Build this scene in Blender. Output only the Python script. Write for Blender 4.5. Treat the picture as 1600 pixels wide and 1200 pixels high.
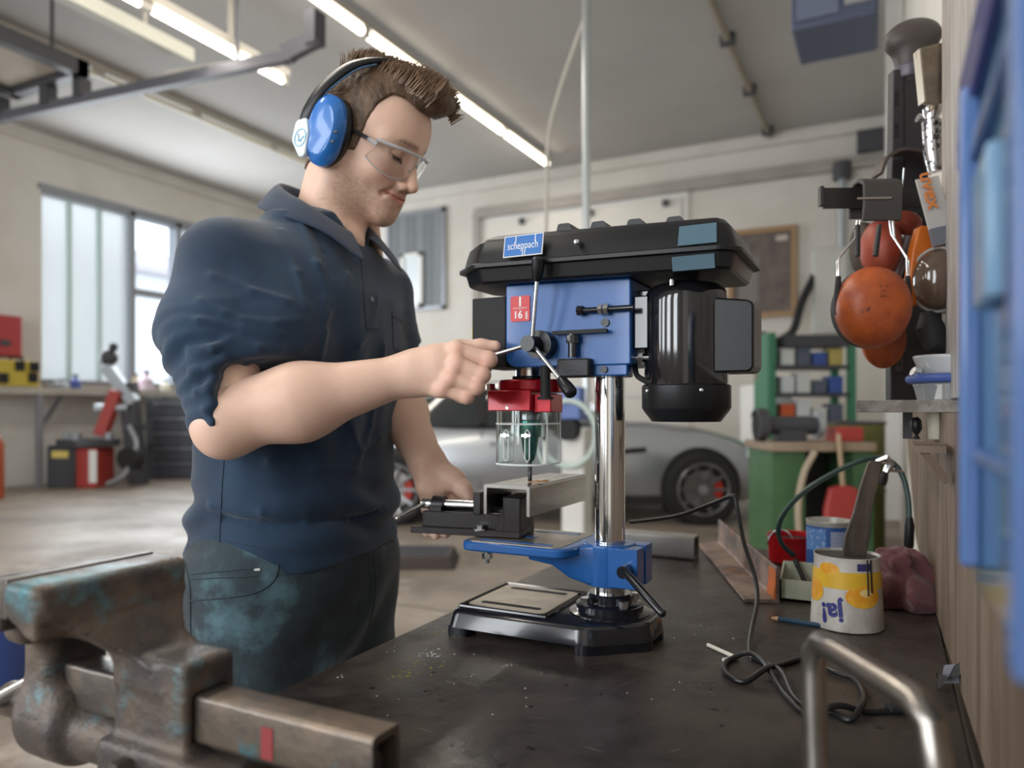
import bpy, math, random
import numpy as np
from mathutils import Matrix, Vector

for o in list(bpy.data.objects):
    bpy.data.objects.remove(o, do_unlink=True)
random.seed(7)
rng = np.random.default_rng(7)
SC = bpy.context.scene
COL = SC.collection
PI = math.pi

# ------------------------------------------------------------------ camera, world, exposure
HC = 1.14                       # eye height
FPX = 1163.0                    # focal length in pixels of a 1600 px wide frame
YAW = math.radians(26.9)
cam_d = bpy.data.cameras.new('camera')
cam = bpy.data.objects.new('camera', cam_d)
COL.objects.link(cam)
cam.location = (0, 0, HC)
cam.rotation_euler = (math.radians(90), 0, YAW)
cam_d.sensor_width = 36.0
cam_d.lens = FPX / 1600 * 36
cam_d.shift_y = 40 / 1600
cam_d.clip_start = 0.02
cam_d.clip_end = 200
cam_d.dof.use_dof = True
cam_d.dof.focus_distance = 1.0
cam_d.dof.aperture_fstop = 3.2
SC.camera = cam

w = bpy.data.worlds.new('daylight')
SC.world = w
w.use_nodes = True
nt = w.node_tree
bgn = nt.nodes['Background']
bgn.inputs[0].default_value = (0.86, 0.93, 1.0, 1)
bgn.inputs[1].default_value = 2.4
SC.view_settings.view_transform = 'Standard'
SC.view_settings.look = 'None'
SC.view_settings.exposure = 0.10
SC.view_settings.gamma = 1.0
SC.view_settings.use_curve_mapping = False

def area_light(name, loc, rot, sx, sy, power, color=(1, 1, 1)):
    l = bpy.data.lights.new(name, 'AREA')
    l.shape = 'RECTANGLE'; l.size = sx; l.size_y = sy; l.energy = power; l.color = color
    o = bpy.data.objects.new(name, l); COL.objects.link(o)
    o.location = loc; o.rotation_euler = rot
    return o
# daylight entering by the window band of the far left wall
area_light('window_daylight', (-11.3, 8.6, 3.1), (0, math.radians(-90), 0), 2.8, 3.6, 230, (0.9, 0.96, 1.0))
# added unseen windows behind the camera, with area lights for front fill and reflections
YF = -3.2
ADDED_FRONT_WINDOWS = [(-1.75, -1.0), (-3.6, -2.6), (-5.8, -4.7), (-8.6, -7.2)]
for _a, _b in ADDED_FRONT_WINDOWS:
    area_light('added_front_fill', ((_a + _b) / 2, YF + .02, 2.25), (math.radians(90), 0, 0), _b - _a, 2.7, 74 * (_b - _a), (0.93, 0.97, 1.0))

FWD = np.array([-math.sin(YAW), math.cos(YAW), 0.0])
RGT = np.array([math.cos(YAW), math.sin(YAW), 0.0])
UPV = np.array([0, 0, 1.0])
def P(px, py, d):
    """point of the room seen at photo pixel (px,py) at distance d along the view axis"""
    return np.array([0, 0, HC]) + d * (FWD + (px - 800) / FPX * RGT + (640 - py) / FPX * UPV)

# ------------------------------------------------------------------ materials
MATS = {}
def mat(name, col, rough=0.5, metal=0.0, col2=None, scale=8.0, mix=0.5, bump=0.0, bscale=60.0, detail=6.0,
        emit=0.0, trans=0.0, ior=1.45, alpha=1.0, coat=0.0, stretch=None, lo=0.42, hi=0.62, col3=None, scale3=3.0,
        lo3=.55, hi3=.62, spec=None, sheen=0.0, sss=0.0, rvar=0.0, attr=None):
    if name in MATS: return MATS[name]
    m = bpy.data.materials.new(name); m.use_nodes = True
    n = m.node_tree.nodes; L = m.node_tree.links
    b = n['Principled BSDF']
    c4 = lambda c: (c[0], c[1], c[2], 1)
    b.inputs['Base Color'].default_value = c4(col)
    b.inputs['Roughness'].default_value = rough
    b.inputs['Metallic'].default_value = metal
    b.inputs['IOR'].default_value = ior
    if spec is not None: b.inputs['Specular IOR Level'].default_value = spec
    if trans: b.inputs['Transmission Weight'].default_value = trans
    if alpha < 1: b.inputs['Alpha'].default_value = alpha
    if coat: b.inputs['Coat Weight'].default_value = coat; b.inputs['Coat Roughness'].default_value = 0.08
    if sheen: b.inputs['Sheen Weight'].default_value = sheen; b.inputs['Sheen Roughness'].default_value = 0.4
    if sss:
        b.inputs['Subsurface Weight'].default_value = sss
        b.inputs['Subsurface Radius'].default_value = (0.010, 0.004, 0.002)
        b.inputs['Subsurface Scale'].default_value = 1.0
    if emit:
        b.inputs['Emission Color'].default_value = c4(col); b.inputs['Emission Strength'].default_value = emit
    tc = n.new('ShaderNodeTexCoord')
    src = tc.outputs['Object']
    if stretch:
        mp = n.new('ShaderNodeMapping'); mp.inputs['Scale'].default_value = stretch
        L.new(src, mp.inputs['Vector']); src = mp.outputs['Vector']
    cur = None
    if attr:
        a = n.new('ShaderNodeAttribute'); a.attribute_name = attr; cur = a.outputs['Color']
    def noise(sc, det):
        t = n.new('ShaderNodeTexNoise'); t.inputs['Scale'].default_value = sc; t.inputs['Detail'].default_value = det
        t.inputs['Roughness'].default_value = 0.62
        L.new(src, t.inputs['Vector']); return t
    def ramp(fac, a, b_):
        r = n.new('ShaderNodeMapRange'); r.inputs['From Min'].default_value = a; r.inputs['From Max'].default_value = b_
        r.clamp = True; L.new(fac, r.inputs['Value']); return r.outputs['Result']
    def mixc(fac, A, B):
        x = n.new('ShaderNodeMix'); x.data_type = 'RGBA'
        L.new(fac, x.inputs['Factor'])
        if isinstance(A, tuple): x.inputs['A'].default_value = A
        else: L.new(A, x.inputs['A'])
        if isinstance(B, tuple): x.inputs['B'].default_value = B
        else: L.new(B, x.inputs['B'])
        return x.outputs['Result']
    if col2 is not None:
        t = noise(scale, detail)
        f = ramp(t.outputs['Fac'], lo, hi)
        mm = n.new('ShaderNodeMath'); mm.operation = 'MULTIPLY'; L.new(f, mm.inputs[0]); mm.inputs[1].default_value = mix
        cur = mixc(mm.outputs[0], cur if cur is not None else c4(col), c4(col2))
        if rvar:
            rr = n.new('ShaderNodeMapRange'); L.new(t.outputs['Fac'], rr.inputs['Value'])
            rr.inputs['From Min'].default_value = .3; rr.inputs['From Max'].default_value = .7
            rr.inputs['To Min'].default_value = max(0.02, rough - rvar); rr.inputs['To Max'].default_value = min(1, rough + rvar)
            L.new(rr.outputs['Result'], b.inputs['Roughness'])
    if col3 is not None:
        t = noise(scale3, 8)
        cur = mixc(ramp(t.outputs['Fac'], lo3, hi3), cur if cur is not None else c4(col), c4(col3))
    if cur is not None: L.new(cur, b.inputs['Base Color'])
    if bump:
        t = noise(bscale, 5)
        bp = n.new('ShaderNodeBump'); bp.inputs['Strength'].default_value = bump; bp.inputs['Distance'].default_value = 0.004
        L.new(t.outputs['Fac'], bp.inputs['Height']); L.new(bp.outputs['Normal'], b.inputs['Normal'])
    MATS[name] = m
    return m

# ------------------------------------------------------------------ scene graph helpers
WL = {}                                    # world position of each object's origin
def _link(o, parent, wloc):
    COL.objects.link(o)
    wloc = np.array(wloc, float)
    if parent is not None:
        o.parent = parent
        o.location = wloc - WL[parent.name]
    else:
        o.location = wloc
    WL[o.name] = wloc
    return o
def tag(o, label=None, cat=None, group=None, kind=None):
    if label: o['label'] = label
    if cat: o['category'] = cat
    if group: o['group'] = group
    if kind: o['kind'] = kind
    return o
def thing(name, label, cat, loc, group=None):
    o = bpy.data.objects.new(name, None); o.empty_display_size = 0.05
    _link(o, None, loc); tag(o, label, cat, group)
    return o
def mesh_obj(name, V, F, m, parent=None, ang=35, bevel=0.0, bseg=2, col=None, mids=None, subsurf=0, part_label=None):
    V = np.asarray(V, float)
    lo = V.min(0); hi = V.max(0)
    org = np.array([(lo[0] + hi[0]) / 2, (lo[1] + hi[1]) / 2, lo[2]])
    me = bpy.data.meshes.new(name)
    if isinstance(F, np.ndarray):
        me.from_pydata((V - org).tolist(), [], F.tolist())
    else:
        me.from_pydata((V - org).tolist(), [], F)
    me.update()
    ms = m if isinstance(m, (list, tuple)) else [m]
    for x in ms: me.materials.append(x)
    if mids is not None: me.polygons.foreach_set('material_index', np.asarray(mids, np.int32))
    if ang is not None:
        me.polygons.foreach_set('use_smooth', np.ones(len(me.polygons), bool))
        if ang < 180: me.set_sharp_from_angle(angle=math.radians(ang))
    if col is not None:
        a = me.color_attributes.new('tint', 'FLOAT_COLOR', 'POINT')
        c = np.ones((len(V), 4), np.float32); c[:, :3] = col
        a.data.foreach_set('color', c.ravel())
    o = bpy.data.objects.new(name, me)
    _link(o, parent, org)
    if bevel:
        bm = o.modifiers.new('bevel', 'BEVEL'); bm.width = bevel; bm.segments = bseg; bm.limit_method = 'ANGLE'
        bm.angle_limit = math.radians(35)
    if subsurf:
        s = o.modifiers.new('sub', 'SUBSURF'); s.levels = subsurf; s.render_levels = subsurf
    if part_label: o['label'] = part_label
    return o

def unit(v):
    v = np.asarray(v, float); return v / (np.linalg.norm(v) + 1e-12)
def perp(d):
    d = unit(d); a = np.array([0, 0, 1.0]) if abs(d[2]) < .9 else np.array([1.0, 0, 0])
    u = unit(np.cross(a, d)); return u, np.cross(d, u)
def rotz(a):
    c, s = math.cos(a), math.sin(a); return np.array([[c, -s, 0], [s, c, 0], [0, 0, 1.0]])
def smooth_path(pts, n=8):
    """Catmull-Rom through the points"""
    p = [np.asarray(q, float) for q in pts]
    p = [2 * p[0] - p[1]] + p + [2 * p[-1] - p[-2]]
    out = []
    for i in range(1, len(p) - 2):
        for k in range(n):
            t = k / n
            out.append(.5 * ((2 * p[i]) + (-p[i-1] + p[i+1]) * t + (2*p[i-1] - 5*p[i] + 4*p[i+1] - p[i+2]) * t*t
                             + (-p[i-1] + 3*p[i] - 3*p[i+1] + p[i+2]) * t**3))
    out.append(p[-2]); return out
def round_poly(pts, r, n=4):
    """round the corners of a 2D polygon"""
    out = []; N = len(pts)
    for i in range(N):
        p0, p1, p2 = (np.asarray(pts[j % N], float) for j in (i - 1, i, i + 1))
        ri = r[i] if isinstance(r, (list, tuple)) else r
        if ri <= 0: out.append(tuple(p1)); continue
        a = unit(p0 - p1) * min(ri, .48 * np.linalg.norm(p0 - p1)); b = unit(p2 - p1) * min(ri, .48 * np.linalg.norm(p2 - p1))
        for k in range(n + 1):
            t = k / n
            out.append(tuple(p1 + a * (1 - t) ** 2 + b * t ** 2))
    return out

class MB:
    def __init__(s): s.v = []; s.f = []; s.m = []; s.mi = 0
    def add(s, V, F):
        o = len(s.v); s.v += [tuple(map(float, q)) for q in V]
        s.f += [tuple(i + o for i in q) for q in F]; s.m += [s.mi] * len(F); return s
    def box(s, x0, x1, y0, y1, z0, z1):
        V = [(x0,y0,z0),(x1,y0,z0),(x1,y1,z0),(x0,y1,z0),(x0,y0,z1),(x1,y0,z1),(x1,y1,z1),(x0,y1,z1)]
        return s.add(V, [(3,2,1,0),(4,5,6,7),(0,1,5,4),(1,2,6,5),(2,3,7,6),(3,0,4,7)])
    def obox(s, c, ax, ay, az, hx, hy, hz):
        c = np.asarray(c, float); ax, ay, az = unit(ax) * hx, unit(ay) * hy, unit(az) * hz
        V = [c + sx*ax + sy*ay + sz*az for sz in (-1, 1) for sx, sy in ((-1,-1),(1,-1),(1,1),(-1,1))]
        return s.add(V, [(3,2,1,0),(4,5,6,7),(0,1,5,4),(1,2,6,5),(2,3,7,6),(3,0,4,7)])
    def bar(s, p0, p1, wv, w, h):
        """box beam from p0 to p1, width w along wv, height h"""
        p0 = np.asarray(p0, float); p1 = np.asarray(p1, float); d = unit(p1 - p0); wv = unit(np.asarray(wv, float) - d * np.dot(wv, d))
        return s.obox((p0 + p1) / 2, d, wv, np.cross(d, wv), np.linalg.norm(p1 - p0) / 2, w / 2, h / 2)
    def cyl(s, p0, p1, r0, r1=None, n=24, caps=True):
        r1 = r0 if r1 is None else r1
        return s.tube([p0, p1], [r0, r1], n, caps)
    def tube(s, pts, r, n=10, caps=True, closed=False):
        pts = [np.asarray(p, float) for p in pts]; N = len(pts)
        rr = r if isinstance(r, (list, tuple, np.ndarray)) else [r] * N
        T = []
        for i in range(N):
            if closed: t = pts[(i+1) % N] - pts[i-1]
            else: t = pts[min(i+1, N-1)] - pts[max(i-1, 0)]
            T.append(unit(t))
        u, v = perp(T[0]); V = []
        for i in range(N):
            u = unit(u - T[i] * np.dot(u, T[i])); v = np.cross(T[i], u)
            for k in range(n):
                a = 2 * PI * k / n
                V.append(pts[i] + rr[i] * (math.cos(a) * u + math.sin(a) * v))
        F = []
        for i in range(N if closed else N - 1):
            j = (i + 1) % N
            for k in range(n):
                F.append((i*n + k, i*n + (k+1) % n, j*n + (k+1) % n, j*n + k))
        if caps and not closed:
            F.append(tuple(range(n))[::-1]); F.append(tuple((N-1)*n + k for k in range(n)))
        return s.add(V, F)
    def lathe(s, prof, c=(0,0,0), axis=(0,0,1), n=32, a0=0.0, a1=2*PI, caps=True):
        c = np.asarray(c, float); w_ = unit(axis); u, v = perp(w_); full = abs(a1 - a0 - 2*PI) < 1e-6
        m_ = n if full else n + 1; V = []
        for r, z in prof:
            for k in range(m_):
                a = a0 + (a1 - a0) * k / n
                V.append(c + w_ * z + r * (math.cos(a) * u + math.sin(a) * v))
        F = []
        for i in range(len(prof) - 1):
            for k in range(n):
                k2 = (k + 1) % m_
                F.append((i*m_ + k, i*m_ + k2, (i+1)*m_ + k2, (i+1)*m_ + k))
        if full and caps:
            if prof[0][0] > 1e-6: F.append(tuple(range(n))[::-1])
            if prof[-1][0] > 1e-6: F.append(tuple((len(prof)-1)*m_ + k for k in range(n)))
        return s.add(V, F)
    def prism(s, poly, o, u, v, ext):
        """polygon (a,b) in the plane o+a*u+b*v, extruded by vector ext"""
        o, u, v, ext = (np.asarray(q, float) for q in (o, u, v, ext)); n = len(poly)
        V = [o + a*u + b*v for a, b in poly]; V += [q + ext for q in V]
        F = [(i, (i+1) % n, n + (i+1) % n, n + i) for i in range(n)]
        F += [tuple(range(n))[::-1], tuple(range(n, 2*n))]
        if np.dot(np.cross(u, v), ext) < 0: F = [q[::-1] for q in F]
        a2 = sum(poly[i][0]*poly[(i+1) % n][1] - poly[(i+1) % n][0]*poly[i][1] for i in range(n))
        if a2 < 0: F = [q[::-1] for q in F]
        return s.add(V, F)
    def loft(s, rings, caps=True, closed=False):
        n = len(rings[0]); V = [q for r in rings for q in r]; F = []
        R = len(rings)
        for i in range(R if closed else R - 1):
            j = (i + 1) % R
            for k in range(n): F.append((i*n + k, i*n + (k+1) % n, j*n + (k+1) % n, j*n + k))
        if caps and not closed: F += [tuple(range(n))[::-1], tuple((R-1)*n + k for k in range(n))]
        return s.add(V, F)
    def grid(s, G, thick=None):
        """G[i][j] points -> sheet"""
        R = len(G); C = len(G[0]); V = [q for r in G for q in r]
        F = [(i*C + j, i*C + j+1, (i+1)*C + j+1, (i+1)*C + j) for i in range(R-1) for j in range(C-1)]
        return s.add(V, F)
    def ball(s, c, r, n=16, m=10):
        r = np.ones(3) * r if np.isscalar(r) else np.asarray(r, float); c = np.asarray(c, float)
        V = [c + r * np.array([0, 0, -1.0])]
        for i in range(1, m):
            a = -PI/2 + PI*i/m
            for k in range(n):
                b = 2*PI*k/n; V.append(c + r * np.array([math.cos(a)*math.cos(b), math.cos(a)*math.sin(b), math.sin(a)]))
        V.append(c + r * np.array([0, 0, 1.0])); e = len(V) - 1
        F = [(0, 1 + (k+1) % n, 1 + k) for k in range(n)]
        for i in range(m - 2):
            for k in range(n): F.append((1+i*n+k, 1+i*n+(k+1) % n, 1+(i+1)*n+(k+1) % n, 1+(i+1)*n+k))
        F += [(e, 1+(m-2)*n+k, 1+(m-2)*n+(k+1) % n) for k in range(n)]
        return s.add(V, F)
    def xf(s, R, piv=(0,0,0), t=(0,0,0)):
        V = np.array(s.v) - np.array(piv); V = V @ np.asarray(R).T + np.array(piv) + np.array(t)
        s.v = [tuple(q) for q in V]; return s
    def build(s, name, m, parent=None, **k):
        if isinstance(m, (list, tuple)): k['mids'] = s.m
        return mesh_obj(name, s.v, s.f, m, parent, **k)

def part(name, m, parent, fn, **k):
    b = MB(); fn(b); return b.build(name, m, parent, **k)

def text(name, body, size, m, parent, o, u, v, ext=0.0006, align='CENTER', sx=1.0, bold=0.0):
    cu = bpy.data.curves.new(name, 'FONT'); cu.body = body; cu.size = 1.0; cu.align_x = align; cu.align_y = 'CENTER'
    cu.extrude = 0.02; cu.offset = bold; cu.resolution_u = 4
    t = bpy.data.objects.new(name + '_tmp', cu); COL.objects.link(t)
    me = bpy.data.meshes.new_from_object(t)
    V = np.array([q.co[:] for q in me.vertices]); F = [tuple(p.vertices) for p in me.polygons]
    bpy.data.objects.remove(t, do_unlink=True)
    u = unit(u); v = unit(v); w_ = np.cross(u, v)
    W = np.asarray(o) + size * (sx * V[:, :1] * u + V[:, 1:2] * v) + (V[:, 2:3] / 0.02) * ext * w_
    return mesh_obj(name, W, F, m, parent, ang=None)

# ------------------------------------------------------------------ signed distance modelling
def S_sphere(p, c, r): return np.linalg.norm(p - np.float32(c), axis=1) - r
def S_ell(p, c, r, R=None):
    q = p - np.float32(c)
    if R is not None: q = q @ np.float32(R)          # columns of R = local axes
    r = np.float32(r)
    k0 = np.linalg.norm(q / r, axis=1); k1 = np.linalg.norm(q / (r * r), axis=1)
    return k0 * (k0 - 1.0) / (k1 + 1e-9)
def S_cone(p, a, b, ra, rb):
    a = np.float32(a); b = np.float32(b); ba = b - a; L2 = float(ba @ ba) + 1e-12
    q = p - a; t = np.clip(q @ ba / L2, 0, 1)
    return np.linalg.norm(q - t[:, None] * ba, axis=1) - (ra + (rb - ra) * t)
def S_box(p, c, h, r=0.0, R=None):
    q = p - np.float32(c)
    if R is not None: q = q @ np.float32(R)
    d = np.abs(q) - (np.float32(h) - r)
    return np.linalg.norm(np.maximum(d, 0), axis=1) + np.minimum(d.max(1), 0) - r
def S_cyl(p, a, b, r, rd=0.0):
    a = np.float32(a); b = np.float32(b); ba = b - a; L = float(np.linalg.norm(ba)); w_ = ba / L
    q = p - a; t = q @ w_; rad = np.linalg.norm(q - t[:, None] * w_, axis=1)
    dx = rad - (r - rd); dy = np.abs(t - L / 2) - (L / 2 - rd)
    return np.minimum(np.maximum(dx, dy), 0) + np.hypot(np.maximum(dx, 0), np.maximum(dy, 0)) - rd
def smin(a, b, k):
    h = np.clip(.5 + .5 * (b - a) / k, 0, 1); return b * (1 - h) + a * h - k * h * (1 - h)
def smax(a, b, k): return -smin(-a, -b, k)
def sdf_mesh(fn, lo, hi, h, chunk=400000, relax=1):
    lo = np.asarray(lo, float); hi = np.asarray(hi, float)
    n = np.ceil((hi - lo) / h).astype(int) + 1
    ax = [lo[i] + h * np.arange(n[i]) for i in range(3)]
    X, Y, Z = np.meshgrid(*[a.astype(np.float32) for a in ax], indexing='ij')
    PT = np.stack([X.ravel(), Y.ravel(), Z.ravel()], 1)
    # coarse pass: only evaluate near the surface
    B = 5; nb = -(-n // B)
    cc = [lo[i] + h * (B * np.arange(nb[i]) + (B - 1) / 2) for i in range(3)]
    CX = np.stack([a.ravel() for a in np.meshgrid(*[a.astype(np.float32) for a in cc], indexing='ij')], 1)
    CD = np.concatenate([fn(CX[i:i+chunk]) for i in range(0, len(CX), chunk)]).reshape(nb)
    near = np.abs(CD) < h * B * 1.9
    rep = lambda a: a.repeat(B, 0).repeat(B, 1).repeat(B, 2)[:n[0], :n[1], :n[2]]
    D = rep(CD).astype(np.float32).ravel(); ev = np.flatnonzero(rep(near).ravel())
    PTe = PT[ev]
    for i in range(0, len(ev), chunk): D[ev[i:i+chunk]] = fn(PTe[i:i+chunk])
    D = D.reshape(n)
    s = D < 0
    c = np.zeros(n - 1, np.int8)
    for dx in (0, 1):
        for dy in (0, 1):
            for dz in (0, 1): c += s[dx:n[0]-1+dx, dy:n[1]-1+dy, dz:n[2]-1+dz]
    act = (c > 0) & (c < 8)
    idx = -np.ones(act.shape, np.int64); ii = np.argwhere(act); idx[act] = np.arange(len(ii))
    acc = np.zeros((len(ii), 3)); cnt = np.zeros(len(ii))
    cor = [(x, y, z) for x in (0, 1) for y in (0, 1) for z in (0, 1)]
    for a in cor:
        for k in range(3):
            if a[k] == 0:
                b = list(a); b[k] = 1
                va = D[ii[:,0]+a[0], ii[:,1]+a[1], ii[:,2]+a[2]]; vb = D[ii[:,0]+b[0], ii[:,1]+b[1], ii[:,2]+b[2]]
                m_ = (va < 0) != (vb < 0)
                t = va[m_] / (va[m_] - vb[m_])
                q = np.tile(np.array(a, float), (m_.sum(), 1)); q[:, k] = t
                acc[m_] += q; cnt[m_] += 1
    V = lo + h * (ii + acc / cnt[:, None])
    F = []
    for k in range(3):
        i1, i2 = (k + 1) % 3, (k + 2) % 3
        A = np.take(s, range(0, n[k]-1), k); B = np.take(s, range(1, n[k]), k)
        e = np.argwhere(A != B)
        e = e[(e[:, i1] > 0) & (e[:, i2] > 0) & (e[:, i1] < n[i1]-1) & (e[:, i2] < n[i2]-1)]
        if not len(e): continue
        def cell(o1, o2):
            q = e.copy(); q[:, i1] -= o1; q[:, i2] -= o2; return idx[q[:,0], q[:,1], q[:,2]]
        Q = np.stack([cell(1, 1), cell(0, 1), cell(0, 0), cell(1, 0)], 1)
        fl = ~A[e[:,0], e[:,1], e[:,2]]
        Q[fl] = Q[fl][:, ::-1]
        F.append(Q)
    F = np.concatenate(F); F = F[(F >= 0).all(1)]
    for _ in range(relax):
        S = np.zeros_like(V); N = np.zeros(len(V))
        for a, b in ((0,1),(1,2),(2,3),(3,0)):
            np.add.at(S, F[:, a], V[F[:, b]]); np.add.at(N, F[:, a], 1)
            np.add.at(S, F[:, b], V[F[:, a]]); np.add.at(N, F[:, b], 1)
        ok = N > 0
        V[ok] = V[ok] * .5 + .5 * S[ok] / N[ok, None]
    return V, F
def merge(parts):
    V = []; F = []; o = 0
    for v, f in parts:
        V.append(v); F.append(np.asarray(f) + o); o += len(v)
    return np.concatenate(V), np.concatenate(F)
# ================================================================== the hall
XL, YB, ZC, XR = -11.65, 12.03, 5.38, 0.10
m_wall = mat('wall_plaster', (.70, .67, .62), .9, col2=(.60, .56, .50), scale=.9, mix=.6, bump=.05)
m_ceil = mat('ceiling_paint', (.47, .455, .44), .95, col2=(.41, .395, .38), scale=.5, mix=.6)
m_floor = mat('concrete_floor', (.325, .270, .220), .5, col2=(.16, .130, .105), scale=1.1, mix=.8, bump=.1, bscale=30,
              col3=(.43, .37, .31), scale3=2.3, lo3=.56, hi3=.7, rvar=.15)
m_whitepaint = mat('white_paint', (.80, .79, .76), .5)
m_dgrey = mat('dark_grey_metal', (.09, .09, .10), .5, .4)
m_black = mat('black_plastic', (.012, .012, .014), .38)
m_blackm = mat('black_matte', (.02, .02, .022), .7)
m_steel = mat('bright_steel', (.72, .74, .76), .22, 1.0)
m_alu = mat('aluminium_frame', (.32, .33, .36), .45, .6)

def struct(name, m, fn, parent=None, **k):
    o = part(name, m, parent, fn, **k); o['kind'] = 'structure'; return o
flo = struct('floor', m_floor, lambda b: b.box(XL - .2, XR + .2, YF - .2, YB + .2, -.2, 0))
struct('ceiling', m_ceil, lambda b: b.box(XL - .2, XR + .2, YF - .2, YB + .2, ZC, ZC + .2))
# left wall with a glazed opening
WY0, WY1, WZ0, WZ1 = 6.95, 11.2, 1.55, 4.55
def wl(b):
    b.box(XL - .25, XL, YF, WY0, 0, ZC); b.box(XL - .25, XL, WY1, YB, 0, ZC)
    b.box(XL - .25, XL, WY0, WY1, 0, WZ0); b.box(XL - .25, XL, WY0, WY1, WZ1, ZC)
struct('wall_left', m_wall, wl)
struct('wall_back', m_wall, lambda b: (b.box(XL, XR, YB, YB + .25, 0, ZC)))
struct('wall_right', m_wall, lambda b: b.box(XR, XR + .2, YF, YB, 0, ZC))
# stepped beam where the left wall and the back wall meet the ceiling
struct('trim_1', m_wall, lambda b: b.box(XL, XL + .12, YF, YB, ZC - .18, ZC), bevel=.02)
struct('trim_2', m_wall, lambda b: b.box(XL + .12, XR, YB - .1, YB, ZC - .2, ZC), bevel=.02)

def wfr(b):
    xs = [XL] + [q for w_ in ADDED_FRONT_WINDOWS[::-1] for q in w_] + [XR]
    for i in range(0, len(xs), 2): b.box(xs[i], xs[i+1], YF - .25, YF, 0, ZC)
    for a_, b_ in ADDED_FRONT_WINDOWS: b.box(a_, b_, YF - .25, YF, 0, .9); b.box(a_, b_, YF - .25, YF, 3.6, ZC)
struct('wall_front', m_wall, wfr)  # unseen wall closing the hall, with openings added for light and reflections
for i_, (a_, b_) in enumerate(ADDED_FRONT_WINDOWS):
    struct('window_%d' % (i_ + 3), m_alu, lambda b: (b.box(a_, a_ + .06, YF - .12, YF - .06, .9, 3.6), b.box(b_ - .06, b_, YF - .12, YF - .06, .9, 3.6), b.box(a_, b_, YF - .12, YF - .06, .9, .96), b.box(a_, b_, YF - .12, YF - .06, 3.54, 3.6), b.box(a_, b_, YF - .12, YF - .06, 2.2, 2.26)))  # frames of the added, unseen windows that hold the front fill lights
# window band
m_frost = mat('frosted_glass', (.93, .97, .98), .6, trans=.55, ior=1.15)
m_clear = mat('window_glass', (.95, .98, 1), .02, trans=1.0, ior=1.02)
win = struct('window_1', m_alu, lambda b: (b.box(XL - .2, XL + .03, WY0, WY1, WZ1 - .07, WZ1), b.box(XL - .2, XL + .03, WY0, WY1, WZ0, WZ0 + .06),
             b.box(XL - .2, XL + .03, 8.43, 8.53, WZ0, WZ1), b.box(XL - .2, XL + .03, 9.36, 9.47, WZ0, WZ1), b.box(XL - .2, XL + .03, 8.53, 9.36, 3.13, 3.24)))
ys = [WY0, 7.42, 7.93, 8.43]
for i in range(3):
    part('glass_plank', m_frost, win, lambda b: b.box(XL - .12, XL - .06, ys[i] + .02, ys[i+1] - .02, WZ0 + .06, WZ1 - .07))
    if i: part('glazing_bar', mat('bar_green', (.55, .68, .66), .4), win, lambda b: b.box(XL - .14, XL - .04, ys[i] - .03, ys[i] + .03, WZ0 + .06, WZ1 - .07))
for y0, y1 in ((9.47, 10.0), (10.0, 10.6), (10.6, 11.2)):
    part('glass_plank', m_frost, win, lambda b: b.box(XL - .12, XL - .06, y0 + .02, y1 - .02, WZ0 + .06, WZ1 - .07))
for z0, z1 in ((WZ0 + .06, 3.13), (3.24, WZ1 - .07)):
    part('pane', m_clear, win, lambda b: b.box(XL - .11, XL - .1, 8.53, 9.36, z0, z1))
struct('trim_3', m_alu, lambda b: b.box(XL, XL + .05, WY0 - .06, WY1 + .06, WZ1, WZ1 + .07))
# neighbour building seen through the clear panes
nb = thing('neighbour_building', 'pale building with a low sloping roof outside the clear window panes', 'building', (-22, 15, 0))
m_nb = mat('neighbour_render', (.80, .82, .85), .9)
part('wall', m_nb, nb, lambda b: b.box(-24, -20, 10, 24, 0, 5.2))
part('roof', mat('neighbour_roof', (.50, .47, .50), .8), nb, lambda b: b.prism([(-25, 5.2), (-19.4, 5.2), (-19.4, 5.4), (-23, 6.6)], (0, 9.6, 0), (1, 0, 0), (0, 0, 1), (0, 15, 0)))
for y0 in (13.2, 16.4, 19.2):
    f = part('window', m_alu, nb, lambda b: b.box(-20.02, -19.95, y0, y0 + 1.4, 2.2, 4.0))
    part('pane', mat('neighbour_pane', (.5, .56, .6), .1), f, lambda b: b.box(-19.96, -19.93, y0 + .1, y0 + 1.3, 2.3, 3.9))
part('ground', mat('yard', (.6, .6, .58), .9), nb, lambda b: b.box(-30, -12.2, 4, 26, -.3, -.05))

# back wall: curtain window, sectional door, beam
w2 = struct('window_2', m_alu, lambda b: (b.box(-8.85, -7.5, YB - .06, YB, 4.9, 4.98), b.box(-8.85, -7.5, YB - .06, YB, 3.05, 3.12), b.box(-7.57, -7.5, YB - .06, YB, 3.05, 4.98), b.box(-8.85, -8.78, YB - .06, YB, 3.05, 4.98)))
for i in range(6):
    x = -8.78 + i * .2
    part('slat', mat('curtain_grey%d' % (i % 2), ((.19, .205, .215), (.23, .245, .25))[i % 2], .7), w2, lambda b: b.box(x + .005, x + .195, YB - .04, YB - .015, 3.12, 4.9))
vent = part('vent_frame', m_whitepaint, w2, lambda b: (b.box(-8.5, -8.0, YB - .09, YB - .03, 4.1, 4.16), b.box(-8.5, -8.0, YB - .09, YB - .03, 3.1, 3.18), b.box(-8.5, -8.42, YB - .09, YB - .03, 3.1, 4.16), b.box(-8.08, -8.0, YB - .09, YB - .03, 3.1, 4.16)))
part('pane', mat('vent_pane', (.75, .82, .86), .15), vent, lambda b: b.box(-8.42, -8.08, YB - .06, YB - .045, 3.18, 4.1))
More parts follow.
